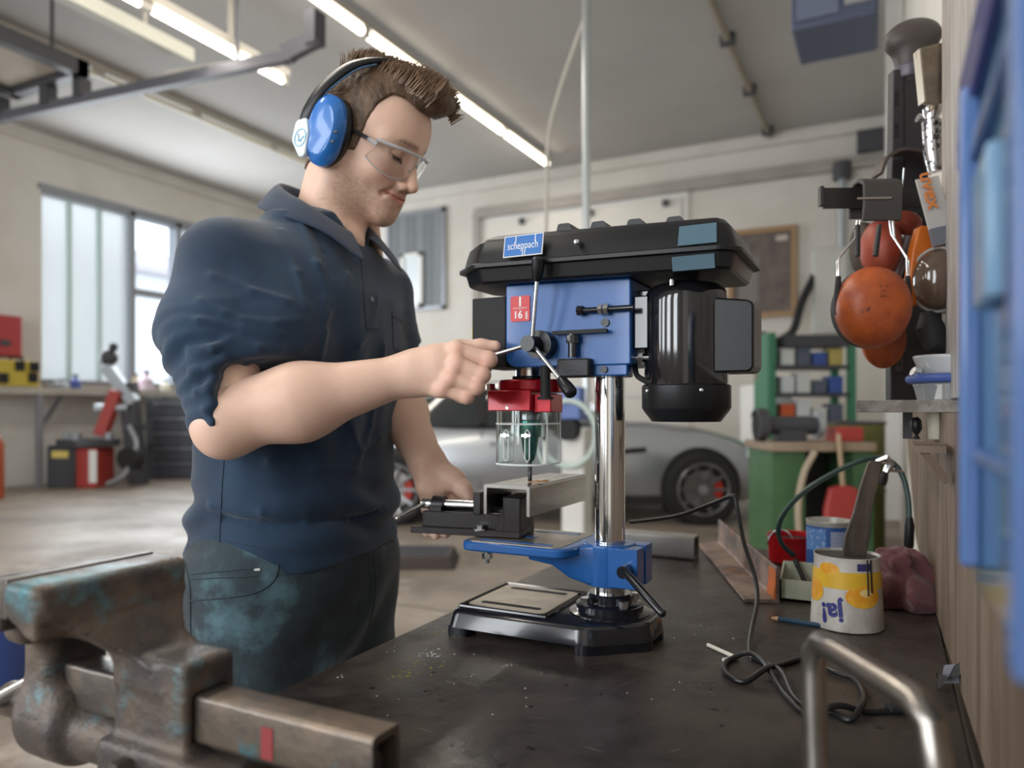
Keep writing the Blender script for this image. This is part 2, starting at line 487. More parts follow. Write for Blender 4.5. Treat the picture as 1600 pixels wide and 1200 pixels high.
struct('trim_4', mat('door_beam', (.42, .39, .36), .6, col2=(.3, .27, .24), scale=2), lambda b: (b.box(-6.85, XR, YB - .16, YB, 4.66, 4.72), b.box(-6.85, XR, YB - .10, YB, 4.72, 4.85), b.box(-6.85, -6.72, YB - .12, YB, 0, 4.66)))
dr = struct('door_1', m_whitepaint, lambda b: b.box(-6.72, -2.9, YB - .035, YB, 0, 4.66))
for i in range(7):
    part('panel', mat('door_panel', (.74, .71, .66), .6), dr, lambda b: b.box(-6.60, -3.0, YB - .07, YB - .03, .05 + i * .65, .05 + i * .65 + .63), bevel=.008)
for i, x in enumerate((-5.9, -4.6, -3.3)):
    part('door_bracket', m_dgrey, dr, lambda b: b.box(x, x + .1, YB - .14, YB - .06, 4.45, 4.55))
struct('trim_5', m_dgrey, lambda b: b.box(-.42, -.08, YB - .25, YB, 4.85, 5.15))
# vertical pale post near the right corner
struct('trim_6', mat('post_white', (.82, .82, .80), .5), lambda b: b.box(-.04, XR, 8.6, 8.9, 0, ZC))

# ceiling lights -------------------------------------------------
m_tube = mat('lit_tube', (1.0, .93, .80), .4, emit=7.0)
m_batten = mat('batten', (.50, .47, .42), .5)
m_unlit = mat('unlit_tube', (.72, .66, .54), .4)
def light_line(label, x, y0, y1, z, n, lit, rods, power=0, tw=.05, group=None, dxt=0.0):
    t = thing('strip_light', label, 'ceiling light', (x, (y0 + y1) / 2, z), group)
    part('batten', m_batten, t, lambda b: b.box(x - .05, x + .05, y0, y1, z + .05, z + .13))
    L_ = (y1 - y0) / n
    for i in range(n):
        ya = y0 + i * L_ + .06; yb = y0 + (i + 1) * L_ - .06
        part('tube', m_tube if lit else m_unlit, t, lambda b: b.cyl((x + dxt, ya, z), (x + dxt, yb, z), tw / 2, n=10))
        part('tube_holder', m_batten, t, lambda b: b.box(x - .03, x + .03, ya - .06, ya, z - .03, z + .06))
        part('tube_holder', m_batten, t, lambda b: b.box(x - .03, x + .03, yb, yb + .06, z - .03, z + .06))
    for y in rods:
        part('hanger', m_batten, t, lambda b: b.cyl((x, y, z + .1), (x, y, ZC), .03, n=8))
    if power:
        for i in range(max(1, n // 2)):
            ya = y0 + (y1 - y0) * (i + .5) / max(1, n // 2)
            l = area_light('tube_glow', (x, ya, z - .06), (0, 0, 0), .2, (y1 - y0) / max(1, n // 2), power, (1, .93, .82))
            l.parent = t; l.location = np.array([x, ya, z - .06]) - WL[t.name]
    return t
light_line('long lit fluorescent strip light hanging above the worker', -5.05, 1.6, 11.3, 5.2, 6, True, (5.6, 8.2, 10.9), 26, .085)
light_line('short lit fluorescent strip light on a hanger at the upper left', -5.7, 2.6, 5.95, 4.6, 2, True, (5.2,), 18, .06)
light_line('added unseen key strip light over the workbench aisle', -1.9, -.6, 2.6, 3.35, 2, True, (-.2, 2.2), 34, .05)  # out-of-view key light added for crisper highlights on bench and worker
light_line('unlit yellowed strip light on the ceiling left of the worker', -8.65, 1.5, 10.2, 5.24, 6, False, (), 0, .07)
con = thing('conduit', 'dark cable conduit clipped to the ceiling at the upper right', 'conduit', (-1.63, 9, ZC))
part('pipe', mat('conduit_brown', (.30, .26, .21), .6), con, lambda b: b.cyl((-1.63, 4, ZC - .06), (-1.63, 11.9, ZC - .06), .045, n=10))
for y in (6.2, 8.6, 10.1, 11.7): part('clip', m_dgrey, con, lambda b: b.box(-1.71, -1.55, y - .05, y + .05, ZC - .12, ZC - .004))
cn2 = thing('duct', 'pale cable duct hanging beside the short lit strip light', 'cable duct', (-6.1, 4, 4.6))
part('tray', mat('duct_pale', (.52, .52, .47), .6), cn2, lambda b: b.box(-6.2, -6.08, 2.2, 5.1, 4.55, 4.68))
for y in (2.8, 4.6): part('hanger', m_batten, cn2, lambda b: b.cyl((-6.14, y, 4.68), (-6.14, y, ZC), .02, n=8))
# overhead rails
ral = thing('overhead_rail', 'dark steel overhead rail with rollers across the upper left', 'rail', (-7, 5, 4.4))
m_rail = mat('rail_grey', (.13, .13, .15), .5, .3)
part('beam', m_rail, ral, lambda b: b.bar((-9.6, 4.76, 4.4), (-4.9, 5.2, 4.4), (0, 0, 1), .10, .09))
for x, y in ((-8.85, 4.83), (-7.6, 4.95), (-8.1, 4.9)): part('roller', m_dgrey, ral, lambda b: (b.box(x - .07, x + .07, y - .06, y + .06, 4.42, 4.62),))
part('end_bracket', m_rail, ral, lambda b: (b.bar((-5.0, 5.19, 4.42), (-4.6, 5.22, 4.52), (0, 0, 1), .16, .08), b.box(-4.72, -4.60, 5.15, 5.3, 4.45, 4.75)))
part('side_arm', m_batten, ral, lambda b: b.bar((-6.6, 5.2, 4.55), (-6.0, 5.4, 4.6), (0, 0, 1), .08, .08))
for x in (-9.2, -5.6): part('hanger', m_rail, ral, lambda b: b.cyl((x, 4.8 + (x + 9.2) * .11, 4.42), (x, 4.8 + (x + 9.2) * .11, ZC), .02, n=8))
odr = thing('overhead_door', 'raised overhead door frame at the far upper left', 'door', (-8, 3.5, 4.6))
part('frame', m_dgrey, odr, lambda b: (b.box(-7.6, -7.48, 1.2, 4.95, 4.62, 4.78), b.box(-8.75, -8.63, 1.2, 4.95, 4.62, 4.78), b.box(-8.75, -7.48, 4.83, 4.95, 4.62, 4.78)))
for i in range(3):
    y = 1.3 + i * 1.18
    part('panel', mat('door_leaf', (.52, .47, .40), .6), odr, lambda b: b.box(-8.62, -7.62, y, y + 1.14, 4.69, 4.73))
for x in (-8.7, -7.54):
    part('hanger', m_dgrey, odr, lambda b: b.cyl((x, 4.6, 4.78), (x, 4.6, ZC), .02, n=8))
# unit heater
uh = thing('unit_heater', 'dark blue unit heater hanging from the ceiling at the upper right', 'heater', (-.3, 6.3, 4.2))
m_uh = mat('heater_blue', (.11, .13, .20), .5, .2)
part('casing', m_uh, uh, lambda b: b.box(-.68, -.08, 6.1, 6.75, 4.06, 4.75), bevel=.02)
part('fan_grille', mat('heater_grille', (.5, .5, .5), .4, .5), uh, lambda b: b.box(-.3, -.1, 6.07, 6.1, 4.16, 4.6))
part('side_panel', mat('heater_panel', (.19, .22, .32), .45, .2), uh, lambda b: b.box(-.64, -.34, 6.08, 6.1, 4.12, 4.4))
part('burner', mat('heater_copper', (.6, .35, .2), .4, .6), uh, lambda b: b.cyl((-.42, 6.07, 4.52), (-.42, 6.1, 4.52), .05))
for x in (-.6, -.15): part('hanger', m_dgrey, uh, lambda b: b.cyl((x, 6.4, 4.75), (x, 6.4, ZC), .015, n=8))

# service pole
ps = P(916, 640, 6.0)
px_, py_ = ps[0], ps[1]
sp = thing('service_pole', 'steel service pole with a white foot column behind the drill press', 'pole', (px_, py_, 0))
part('pole', mat('pole_steel', (.62, .66, .68), .3, .7), sp, lambda b: b.cyl((px_, py_, 1.1), (px_, py_, ZC), .032, n=16))
part('column', m_whitepaint, sp, lambda b: (b.box(px_ - .18, px_ + .02, py_ - .1, py_ + .1, .1, 1.0), b.box(px_ - .25, px_ + .09, py_ - .18, py_ + .18, 0, .12)), bevel=.02)
part('hose_box', mat('hose_blue', (.16, .24, .55), .5), sp, lambda b: b.box(px_ - .17, px_ + .0, py_ - .14, py_ + .08, 1.06, 1.32), bevel=.015)
part('hose_reel', m_blackm, sp, lambda b: b.cyl((px_ - .09, py_ - .2, .98), (px_ - .09, py_ - .08, .98), .085, n=24))
part('hose_loop', mat('hose_pale', (.62, .74, .70), .5), sp, lambda b: b.tube([(px_ - .09 + .23 * math.cos(a), py_ - .16, .95 + .26 * math.sin(a)) for a in np.linspace(0, 2*PI, 32, endpoint=False)], .022, 8, closed=True))
cb = thing('hanging_cable', 'thin pale cable drooping from the strip light beside the steel pole', 'cable', (px_ - .3, py_, 3))
part('cable', mat('cable_pale', (.62, .58, .52), .6), cb, lambda b: b.tube(smooth_path([P(917, 20, 6.0), P(895, 80, 6.2), P(872, 150, 6.4), P(857, 215, 6.6), P(854, 300, 6.6), P(853, 420, 6.6)], 6), .018, 8))
# ================================================================== work bench along the right wall
BZ = 0.80
m_bench = mat('bench_top', (.034, .027, .024), .36, col2=(.085, .068, .058), scale=7, mix=.9, spec=.35, bump=.25, bscale=40, col3=(.020, .017, .016), scale3=3.5, lo3=.52, hi3=.66, rvar=.16)
wb = thing('workbench', 'dark scratched heavy workbench under the drill press along the right wall', 'workbench', (-.3, .9, 0))
part('bench_top', m_bench, wb, lambda b: b.box(-.66, .072, -.15, 1.9, BZ - .06, BZ), bevel=.004)
m_bframe = mat('bench_frame', (.05, .055, .06), .5, .5)
for x in (-.60, .0):
    for y in (.0, 1.8): part('leg', m_bframe, wb, lambda b: b.box(x - .035, x + .035, y - .035, y + .035, 0, BZ - .06))
part('rail', m_bframe, wb, lambda b: (b.box(-.63, -.57, 0, 1.8, BZ - .16, BZ - .06)))
part('rail', m_bframe, wb, lambda b: (b.box(-.03, .03, 0, 1.8, BZ - .16, BZ - .06)))
# flecks of dried paint on the bench: real little chips
m_fy = mat('fleck_yellow', (.33, .31, .08), .7); m_fw = mat('fleck_white', (.75, .78, .8), .6)
def flecks(b, pts, n, spread, r0, r1):
    for (px, py) in pts:
        d = (HC - BZ) * FPX / (py - 640); c = P(px, py, d)
        for _ in range(n):
            q = c + np.array([rng.normal(0, spread), rng.normal(0, spread), 0]); r = rng.uniform(r0, r1); k = 6
            if q[0] < -.652: continue
            poly = [(q[0] + r * rng.uniform(.5, 1.2) * math.cos(2*PI*i/k), q[1] + r * rng.uniform(.5, 1.2) * math.sin(2*PI*i/k)) for i in range(k)]
            b.prism(poly, (0, 0, BZ), (1, 0, 0), (0, 1, 0), (0, 0, .0006))
o = part('paint_flecks', m_fy, wb, lambda b: flecks(b, [(650, 1035), (635, 1050), (620, 1058), (700, 990), (652, 985), (680, 1045)], 10, .011, .0006, .0022), ang=None); o['kind'] = 'stuff'
o = part('paint_flecks', m_fw, wb, lambda b: (flecks(b, [(680, 1022)], 26, .010, .0008, .0022), flecks(b, [(560, 1050), (740, 1050), (660, 1080), (830, 1090), (600, 1010), (1000, 1080), (1180, 1050), (1080, 985)], 4, .03, .0007, .0016)), ang=None); o['kind'] = 'stuff'

def scuffs(b):
    for _ in range(60):
        c = np.array([rng.uniform(-.60, .03), rng.uniform(.55, 1.75), BZ]); a = rng.normal(.6, .7); L_ = rng.uniform(.006, .035); w_ = rng.uniform(.0003, .0009)
        u = np.array([math.cos(a), math.sin(a), 0]); v = np.array([-u[1], u[0], 0])
        b.add([c - u * L_ + UPV * .0004, c + v * w_ + UPV * .0004, c + u * L_ + UPV * .0004, c - v * w_ + UPV * .0004], [(0, 3, 2, 1)])
o = part('scratches', mat('scratch_pale', (.20, .18, .165), .5), wb, scuffs, ang=None); o['kind'] = 'stuff'
def tar(b):
    for _ in range(70):
        c = np.array([rng.uniform(-.62, .03), rng.uniform(.5, 1.8)]); r = rng.uniform(.001, .0045); k = 7
        b.prism([(c[0] + r * rng.uniform(.5, 1.3) * math.cos(2*PI*i/k), c[1] + r * rng.uniform(.5, 1.3) * math.sin(2*PI*i/k)) for i in range(k)], (0, 0, BZ), (1, 0, 0), (0, 1, 0), (0, 0, .0005))
o = part('tar_spots', mat('tar_spot', (.010, .008, .008), .3), wb, tar, ang=None); o['kind'] = 'stuff'
# ================================================================== drill press
YC = 1.055; XCOL = -.3716; XSP = -.5036
m_blue = mat('machine_blue', (.012, .095, .33), .34, col2=(.015, .12, .39), scale=30, mix=.5, bump=.04, bscale=200, coat=.3)
m_blk = mat('machine_black', (.010, .011, .016), .2, coat=.5)
m_cover = mat('cover_black', (.011, .0115, .013), .36, spec=.35, bump=.05, bscale=300)
m_chrome = mat('column_chrome', (.78, .79, .80), .10, 1.0)
m_zinc = mat('zinc_bolt', (.75, .77, .80), .25, 1.0)
m_cast = mat('machined_iron', (.42, .36, .29), .32, .75, col2=(.22, .19, .15), scale=22, mix=.6)
m_red = mat('red_anodised', (.40, .008, .02), .28, .35, coat=.3)
m_grip = mat('grip_black', (.01, .01, .012), .3)
dp = thing('drill_press', 'blue and black bench drill press standing on the dark workbench', 'drill press', (XCOL, YC, BZ))
# base
def ring_at(poly, z): return [(x, y, z) for x, y in poly]
B0 = [(-.597, .957), (-.373, .957), (-.297, 1.020), (-.297, 1.092), (-.373, 1.153), (-.597, 1.153)]
def inset(poly, d):
    c = np.mean(np.array(poly), 0); out = []
    n = len(poly)
    for i in range(n):
        p = np.array(poly[i]); a = unit(np.array(poly[i-1]) - p); b_ = unit(np.array(poly[(i+1) % n]) - p)
        bis = unit(a + b_); s_ = abs(a[0]*b_[1] - a[1]*b_[0]); out.append(tuple(p + bis * d / max(.2, math.sqrt((1 - a @ b_) / 2))))
    return out
def base(b):
    rp = lambda d: round_poly(inset(B0, d), .016, 4)
    b.loft([ring_at(rp(.000), BZ + .013), ring_at(rp(.004), BZ + .033), ring_at(rp(.007), BZ + .038), ring_at(rp(.011), BZ + .040)])
bs = part('base', m_blk, dp, base)
def feet(pts):
    return lambda b: b.prism(pts, (0, 0, BZ), (1, 0, 0), (0, 1, 0), (0, 0, .0145))
for pts in ([(-.596, .958), (-.562, .958), (-.562, .99), (-.596, .99)], [(-.392, .958), (-.373, .958), (-.299, 1.021), (-.299, 1.035), (-.34, 1.035), (-.392, .99)],
            [(-.596, 1.12), (-.562, 1.12), (-.562, 1.152), (-.596, 1.152)], [(-.392, 1.12), (-.34, 1.075), (-.299, 1.075), (-.299, 1.091), (-.373, 1.152), (-.392, 1.152)]):
    part('foot', m_blk, bs, feet(round_poly(pts, .006, 3)))
def plate(b):
    b.prism(round_poly([(-.578, .985), (-.447, .985), (-.447, 1.125), (-.578, 1.125)], .012), (0, 0, BZ + .038), (1, 0, 0), (0, 1, 0), (0, 0, .0055))
part('plate', m_cast, bs, plate, bevel=.001)
part('plate_rim', m_blk, bs, lambda b: [b.tube([(x0, y0, BZ + .041), (x1, y1, BZ + .041)], .0035, 8) for x0, y0, x1, y1 in ((-.584, .977, -.440, .977), (-.440, .977, -.440, 1.133), (-.440, 1.133, -.584, 1.133), (-.584, 1.133, -.584, .977))])
for y in (1.005, 1.105):
    part('slot', m_blackm, bs, lambda b: b.prism(round_poly([(-.562, y - .0055), (-.462, y - .0055), (-.462, y + .0055), (-.562, y + .0055)], .005), (0, 0, BZ + .0425), (1, 0, 0), (0, 1, 0), (0, 0, .0014)))
fl = part('column_flange', m_blk, dp, lambda b: b.lathe([(.060, 0), (.060, .004), (.050, .006), (.050, .015), (.047, .017), (.034, .018), (.034, .028), (.031, .031), (.0226, .031)], (XCOL, YC, BZ + .038)))
for a in (-2.3, -.75, .8, 2.3):
    part('bolt', m_zinc, fl, lambda b: (b.cyl((XCOL + .042 * math.cos(a), YC + .042 * math.sin(a), BZ + .054), (XCOL + .042 * math.cos(a), YC + .042 * math.sin(a), BZ + .064), .0065, n=6)))
part('set_screw', m_blk, fl, lambda b: b.cyl((XCOL - .01, YC - .03, BZ + .062), (XCOL - .015, YC - .042, BZ + .062), .004, n=8))
part('column', m_chrome, dp, lambda b: b.lathe([(.0225, 0), (.0225, .47)], (XCOL, YC, BZ + .05), n=64))
# table
tb = part('table', m_blue, dp, lambda b: (b.prism(round_poly([(-.585, .975), (-.415, .975), (-.405, 1.01), (-.405, 1.10), (-.415, 1.135), (-.585, 1.135)], [.02, .02, .01, .01, .02, .02], 5), (0, 0, .926), (1, 0, 0), (0, 1, 0), (0, 0, .014)),), bevel=.003)
part('table_face', m_cast, tb, lambda b: b.prism(round_poly([(-.577, .983), (-.423, .983), (-.423, 1.127), (-.577, 1.127)], .014), (0, 0, .9395), (1, 0, 0), (0, 1, 0), (0, 0, .0012)))
for y in (1.000, 1.110):
    part('slot', m_blue, tb, lambda b: b.prism(round_poly([(-.562, y - .006), (-.44, y - .006), (-.44, y + .006), (-.562, y + .006)], .0058), (0, 0, .9403), (1, 0, 0), (0, 1, 0), (0, 0, .0011)))
part('centre_hole', m_blue, tb, lambda b: b.cyl((XSP, YC, .9403), (XSP, YC, .9416), .012))
def neck(b):
    def ring(x, y0, y1, z0, z1):
        return [(x, y, z) for y, z in round_poly([(y0, z0), (y1, z0), (y1, z1), (y0, z1)], .006, 3)]
    b.loft([ring(-.475, .99, 1.12, .918, .932), ring(-.44, .995, 1.115, .912, .934), ring(-.42, 1.012, 1.098, .892, .937), ring(-.395, 1.018, 1.092, .884, .942), ring(-.37, 1.02, 1.09, .882, .943)])
part('table_neck', m_blue, tb, neck)
def clampb(b):
    b.lathe([(.038, 0), (.0385, .002), (.0385, .059), (.037, .061), (.0228, .061), (.0228, 0)], (XCOL, YC, .882), n=40)
    b.box(-.362, -.318, 1.018, 1.05, .884, .941); b.box(-.362, -.318, 1.06, 1.092, .884, .941)
cl_ = part('column_clamp', m_blue, dp, clampb, bevel=.0015)
part('lock_lever', m_blk, cl_, lambda b: (b.cyl((-.333, 1.018, .912), (-.333, .998, .912), .009, n=16), b.tube([(-.333, 1.003, .914), (-.326, .997, .911), (-.268, .965, .872)], [.0055, .0065, .006], 12), b.ball((-.268, .965, .872), .006)))
part('clamp_bolt', m_zinc, tb, lambda b: (b.cyl((-.55, 1.0, .905), (-.55, 1.0, .926), .004, n=10), b.cyl((-.55, 1.0, .912), (-.55, 1.0, .920), .008, n=6)))
# head
def headb(b):
    prof = round_poly([(-.518, 1.212), (-.505, 1.203), (-.322, 1.203), (-.322, 1.324), (-.518, 1.328)], [.008, .008, .004, .004, .004], 4)
    b.prism(prof, (0, 1.000, 0), (1, 0, 0), (0, 0, 1), (0, .110, 0))
    b.lathe([(.034, 0), (.034, .02)], (XCOL, YC, 1.188), n=36); b.box(-.40, -.328, 1.004, 1.03, 1.188, 1.206)
hd = part('head', m_blue, dp, headb, bevel=.002)
part('front_box', m_blackm, dp, lambda b: b.box(-.578, -.519, 1.002, 1.108, 1.205, 1.312), bevel=.002)
part('warning_strip', mat('warning_yellow', (.75, .66, .02), .5), dp, lambda b: b.box(-.5795, -.5775, 1.005, 1.1, 1.238, 1.270))
lb = part('size_label', mat('label_red', (.62, .022, .03), .4), hd, lambda b: b.prism(round_poly([(-.509, 1.272), (-.477, 1.272), (-.477, 1.310), (-.509, 1.310)], .003), (0, .9985, 0), (1, 0, 0), (0, 0, 1), (0, .0018, 0)))
m_wt = mat('print_white', (.85, .85, .85), .5)
text('lettering', '16', .0155, m_wt, lb, (-.4965, .9983, 1.2815), (1, 0, 0), (0, 0, 1), .0002, sx=1.0, bold=.02)
text('lettering', 'mm', .0075, m_wt, lb, (-.4825, .9983, 1.2805), (0, 0, 1), (-1, 0, 0), .0002, bold=.02)
part('drill_symbol', m_wt, lb, lambda b: (b.prism([(-.4945, 1.309), (-.4915, 1.309), (-.4915, 1.297), (-.493, 1.2935), (-.4945, 1.297)], (0, .9983, 0), (1, 0, 0), (0, 0, 1), (0, .0004, 0)),
     b.box(-.5045, -.4955, .9981, .9985, 1.2915, 1.2922), b.box(-.4905, -.4815, .9981, .9985, 1.2915, 1.2922), b.box(-.4945, -.4940, .9981, .9985, 1.288, 1.296), b.box(-.4920, -.4915, .9981, .9985, 1.288, 1.296)))
part('hole_plug', m_blk, hd, lambda b: b.cyl((-.359, 1.002, 1.263), (-.359, .997, 1.263), .006, n=16))
part('hole_plug', m_blk, hd, lambda b: b.cyl((-.362, 1.004, 1.197), (-.362, 1.000, 1.197), .005, n=16))
ab = part('tension_bolt', m_blk, hd, lambda b: (b.cyl((-.394, .992, 1.281), (-.315, .992, 1.281), .0042, n=12), b.cyl((-.398, .992, 1.281), (-.389, .992, 1.281), .0075, n=6)))
part('nut', m_zinc, ab, lambda b: (b.cyl((-.358, .992, 1.281), (-.351, .992, 1.281), .0085, n=6), b.cyl((-.366, .992, 1.281), (-.360, .992, 1.281), .0078, n=6)))
part('depth_bar', m_blackm, hd, lambda b: b.prism(round_poly([(-.435, 1.248), (-.352, 1.248), (-.352, 1.2535), (-.435, 1.2535)], .002), (0, .985, 0), (1, 0, 0), (0, 0, 1), (0, .008, 0)))
part('depth_screw', m_blk, hd, lambda b: (b.cyl((-.405, .990, 1.215), (-.405, .990, 1.248), .0065, n=16), b.cyl((-.405, .990, 1.235), (-.405, .990, 1.246), .0095, n=10)))
part('depth_block', mat('casting_black', (.02, .02, .022), .45, bump=.2, bscale=300), hd, lambda b: b.box(-.428, -.378, .985, 1.01, 1.186, 1.213), bevel=.003)
# feed hub and levers
HUB = np.array([-.458, .972, 1.2345])
hb_ = part('feed_hub', m_grip, dp, lambda b: (b.cyl(HUB + (.004, .028, 0), HUB + (.004, .006, 0), .021, .0205, n=32), b.cyl(HUB + (0, .008, 0), HUB + (-.002, -.018, 0), .012, .0115, n=24)))
LT = [HUB + (.017, -.022, .108), HUB + (.066, -.030, -.066), HUB + (-.086, -.028, -.024)]
for i, T_ in enumerate(LT):
    d_ = unit(T_ - HUB); L_ = np.linalg.norm(T_ - HUB)
    lv = part('feed_lever', m_steel, hb_, lambda b: b.cyl(HUB + d_ * .006 + (0, -.006, 0), HUB + d_ * (L_ - .012), .0033, n=12))
    e0 = HUB + d_ * (L_ - .022); e1 = HUB + d_ * (L_ + .012)
    part('grip', m_grip, lv, lambda b: b.tube([e0, e0 + d_ * .004, e0 + d_ * .02, e1 - d_ * .003, e1], [.0052, .0075, .0092, .0092, .0068], 16))
# belt cover
def cov_ring(z, ins, sl=0.0):
    base_ = [(-.602, 1.010), (-.552, .966), (-.190, .962), (-.172, .980), (-.172, 1.135), (-.190, 1.150), (-.552, 1.146), (-.602, 1.100)]
    r = round_poly(inset(base_, ins), .008, 3); f = lambda x: (x + .60) / .43
    zz = 1.349 + (z - 1.349) * (1 - .22 * 0) if z <= 1.349 else z
    return [(x, y, (z if z <= 1.3491 else 1.349 + (z - 1.349) * (1 - .27 * f(x))) + .009 * (1 - f(x)) - sl * max(0, (-.50 - x) / .10)) for x, y in r]
cv = part('cover_lower', m_cover, dp, lambda b: b.loft([cov_ring(1.321, .014), cov_ring(1.324, .010), cov_ring(1.343, .005)]))
part('cover_rim', m_cover, cv, lambda b: b.loft([cov_ring(1.342, .0), cov_ring(1.343, -.004), cov_ring(1.348, -.004), cov_ring(1.350, -.001)]))
cu_ = part('cover_lid', m_cover, dp, lambda b: b.loft([cov_ring(1.349, .003), cov_ring(1.365, .006, .002), cov_ring(1.388, .011, .010), cov_ring(1.400, .019, .020), cov_ring(1.406, .032, .024), cov_ring(1.4085, .046, .026)]), ang=28)
for x in (-.425, -.372, -.318, -.262):
    part('lid_rib', m_cover, cu_, lambda b: b.prism(round_poly([(x - .013, 1.398 - .03 * (x + .425)), (x + .013, 1.398 - .03 * (x + .425)), (x + .009, 1.4125 - .055 * (x + .425)), (x - .009, 1.4125 - .055 * (x + .425))], .003), (0, 1.005, 0), (1, 0, 0), (0, 0, 1), (0, .10, 0)))
m_reflection = mat('painted_reflection', (.09, .16, .21), .08, coat=1.0)  # pale blue window reflection on the black cover, put into the colour
part('painted_reflection', m_reflection, cu_, lambda b: b.add([(-.246, .9615, 1.353), (-.196, .9612, 1.353), (-.198, .9692, 1.380), (-.246, .9695, 1.380), (-.246, .9665, 1.353), (-.196, .9665, 1.353), (-.198, .975, 1.380), (-.246, .975, 1.380)], [(0, 1, 2, 3), (7, 6, 5, 4), (0, 4, 5, 1), (1, 5, 6, 2), (2, 6, 7, 3), (3, 7, 4, 0)]))
part('painted_reflection', m_reflection, cv, lambda b: b.add([(-.255, .9705, 1.322), (-.200, .9702, 1.322), (-.200, .9655, 1.340), (-.255, .9658, 1.340), (-.255, .976, 1.322), (-.200, .976, 1.322), (-.200, .972, 1.340), (-.255, .972, 1.340)], [(0, 1, 2, 3), (7, 6, 5, 4), (0, 4, 5, 1), (1, 5, 6, 2), (2, 6, 7, 3), (3, 7, 4, 0)]))
part('lid_screw', m_zinc, cu_, lambda b: (b.cyl((-.386, .975, 1.372), (-.386, .958, 1.371), .0038, n=12), b.ball((-.386, .958, 1.371), .0045)))
# maker's badge on the sloping side of the lid
bu = unit((1, -.004, 0)); bv = unit((0, .19, 1)); bo = np.array([-.4705, .9660, 1.376])
bn = np.cross(bu, bv)
def panel(b, w_, h_, off, th):
    q = bo + bn * off
    b.obox(q, bu, bv, bn, w_ / 2, h_ / 2, th)
bd = part('badge', m_wt, cu_, lambda b: panel(b, .0625, .0325, .0022, .0010))
part('badge_face', mat('badge_blue', (.03, .16, .48), .4), bd, lambda b: panel(b, .0595, .0295, .0034, .0006))
text('lettering', 'scheppach', .0165, m_wt, bd, bo + bn * .0042 - bv * .0004, bu, bv, .0002, sx=.72, bold=-.004)
part('badge_line', m_wt, bd, lambda b: [b.obox(bo + bn * .0042 + bu * x + bv * y, bu, bv, bn, .0006, .006, .0002) for x, y in ((-.012, .0095), (.0005, -.0095), (.004, -.0095), (.019, .0095))])
# quill, chuck, guard
part('quill', m_chrome, dp, lambda b: b.lathe([(.0225, 0), (.0225, .05)], (XSP, YC, 1.160), n=40))
part('quill_ring', m_blk, dp, lambda b: b.lathe([(.027, 0), (.029, .002), (.029, .004), (.027, .006)], (XSP, YC, 1.186), n=40))
gd = part('guard_collar', m_red, dp, lambda b: (b.lathe([(.0228, 0), (.048, 0), (.050, .002), (.050, .016), (.048, .018), (.0228, .018)], (XSP, YC, 1.168), n=48),
     b.box(XSP - .042, XSP + .030, YC - .062, YC - .010, 1.138, 1.169), b.box(XSP + .030, XSP + .058, YC - .050, YC - .005, 1.136, 1.163), b.box(XSP + .04, XSP + .062, YC - .03, YC + .01, 1.166, 1.186)), bevel=.0015)
part('guard_screw', m_zinc, gd, lambda b: (b.cyl((XSP - .046, YC - .035, 1.158), (XSP - .058, YC - .037, 1.158), .004, n=12), b.box(XSP - .052, XSP - .046, YC - .046, YC - .03, 1.160, 1.180)))
part('guard_screw', m_zinc, gd, lambda b: b.cyl((XSP - .008, YC - .0615, 1.1425), (XSP - .008, YC - .0635, 1.1425), .0022, n=10))
part('guard_hinge', m_blackm, gd, lambda b: (b.cyl((XSP + .05, YC - .052, 1.158), (XSP + .05, YC - .052, 1.205), .0075, n=16), b.cyl((XSP + .05, YC - .052, 1.155), (XSP + .05, YC - .052, 1.159), .012, n=20), b.box(XSP + .045, XSP + .058, YC - .052, YC - .03, 1.195, 1.208)))
part('brass_bush', mat('brass', (.75, .45, .08), .3, 1.0), gd, lambda b: b.cyl((XSP + .05, YC - .052, 1.159), (XSP + .05, YC - .052, 1.166), .0046, n=14))
m_pc = mat('clear_guard', (.93, .99, .98), .03, trans=1.0, ior=1.30, spec=.8)
m_edge = mat('guard_edge', (.90, .95, .95), .3)
def guard_sheet(b, z0, z1, r, th, s0, s1):
    # open U seen from above: left side, rounded front, right side
    def curve(rr):
        pts = [(-rr, .03)] + [(-rr * math.cos(a), -.020 - rr * .72 * math.sin(a)) for a in np.linspace(0, PI, 17)] + [(rr, .03)]
        return [(XSP - .004 + x, YC + y) for x, y in pts]
    A = curve(r); B = curve(r - th)
    poly = A + B[::-1]
    b.prism(poly, (0, 0, z0), (1, 0, 0), (0, 1, 0), (0, 0, z1 - z0))
gs = part('clear_guard', m_pc, dp, lambda b: guard_sheet(b, 1.098, 1.140, .038, .002, 0, 0))
part('clear_guard', m_pc, dp, lambda b: guard_sheet(b, 1.056, 1.118, .0425, .002, 0, 0))
def rimline(b):
    for z, r in ((1.056, .0415), (1.118, .0415)):
        pts = [(-r, .03)] + [(-r * math.cos(a), -.020 - r * .72 * math.sin(a)) for a in np.linspace(0, PI, 17)] + [(r, .03)]
        b.tube([(XSP - .004 + x, YC + y, z) for x, y in pts], .0016, 6)
    for x, y in ((-.0425, .03), (.0425, .03), (-.0425, -.02), (.0425, -.02)):
        b.cyl((XSP - .004 + x, YC + y, 1.056), (XSP - .004 + x, YC + y, 1.14), .0013, n=6)
part('guard_edge', m_edge, gs, rimline)
def slot_ring(b):
    for x in (-.012, .022):
        y = YC - .020 - .0425 * .72 * math.sqrt(max(0, 1 - (x / .0425) ** 2)) - .0012
        pts = [(x - .0038, 1.066), (x - .0038, 1.105), (x, 1.110), (x + .0038, 1.105), (x + .0038, 1.066), (x, 1.061)]
        b.tube([(XSP - .004 + a, y, z) for a, z in pts], .0009, 6, closed=True)
part('adjust_slot', m_edge, gs, slot_ring)
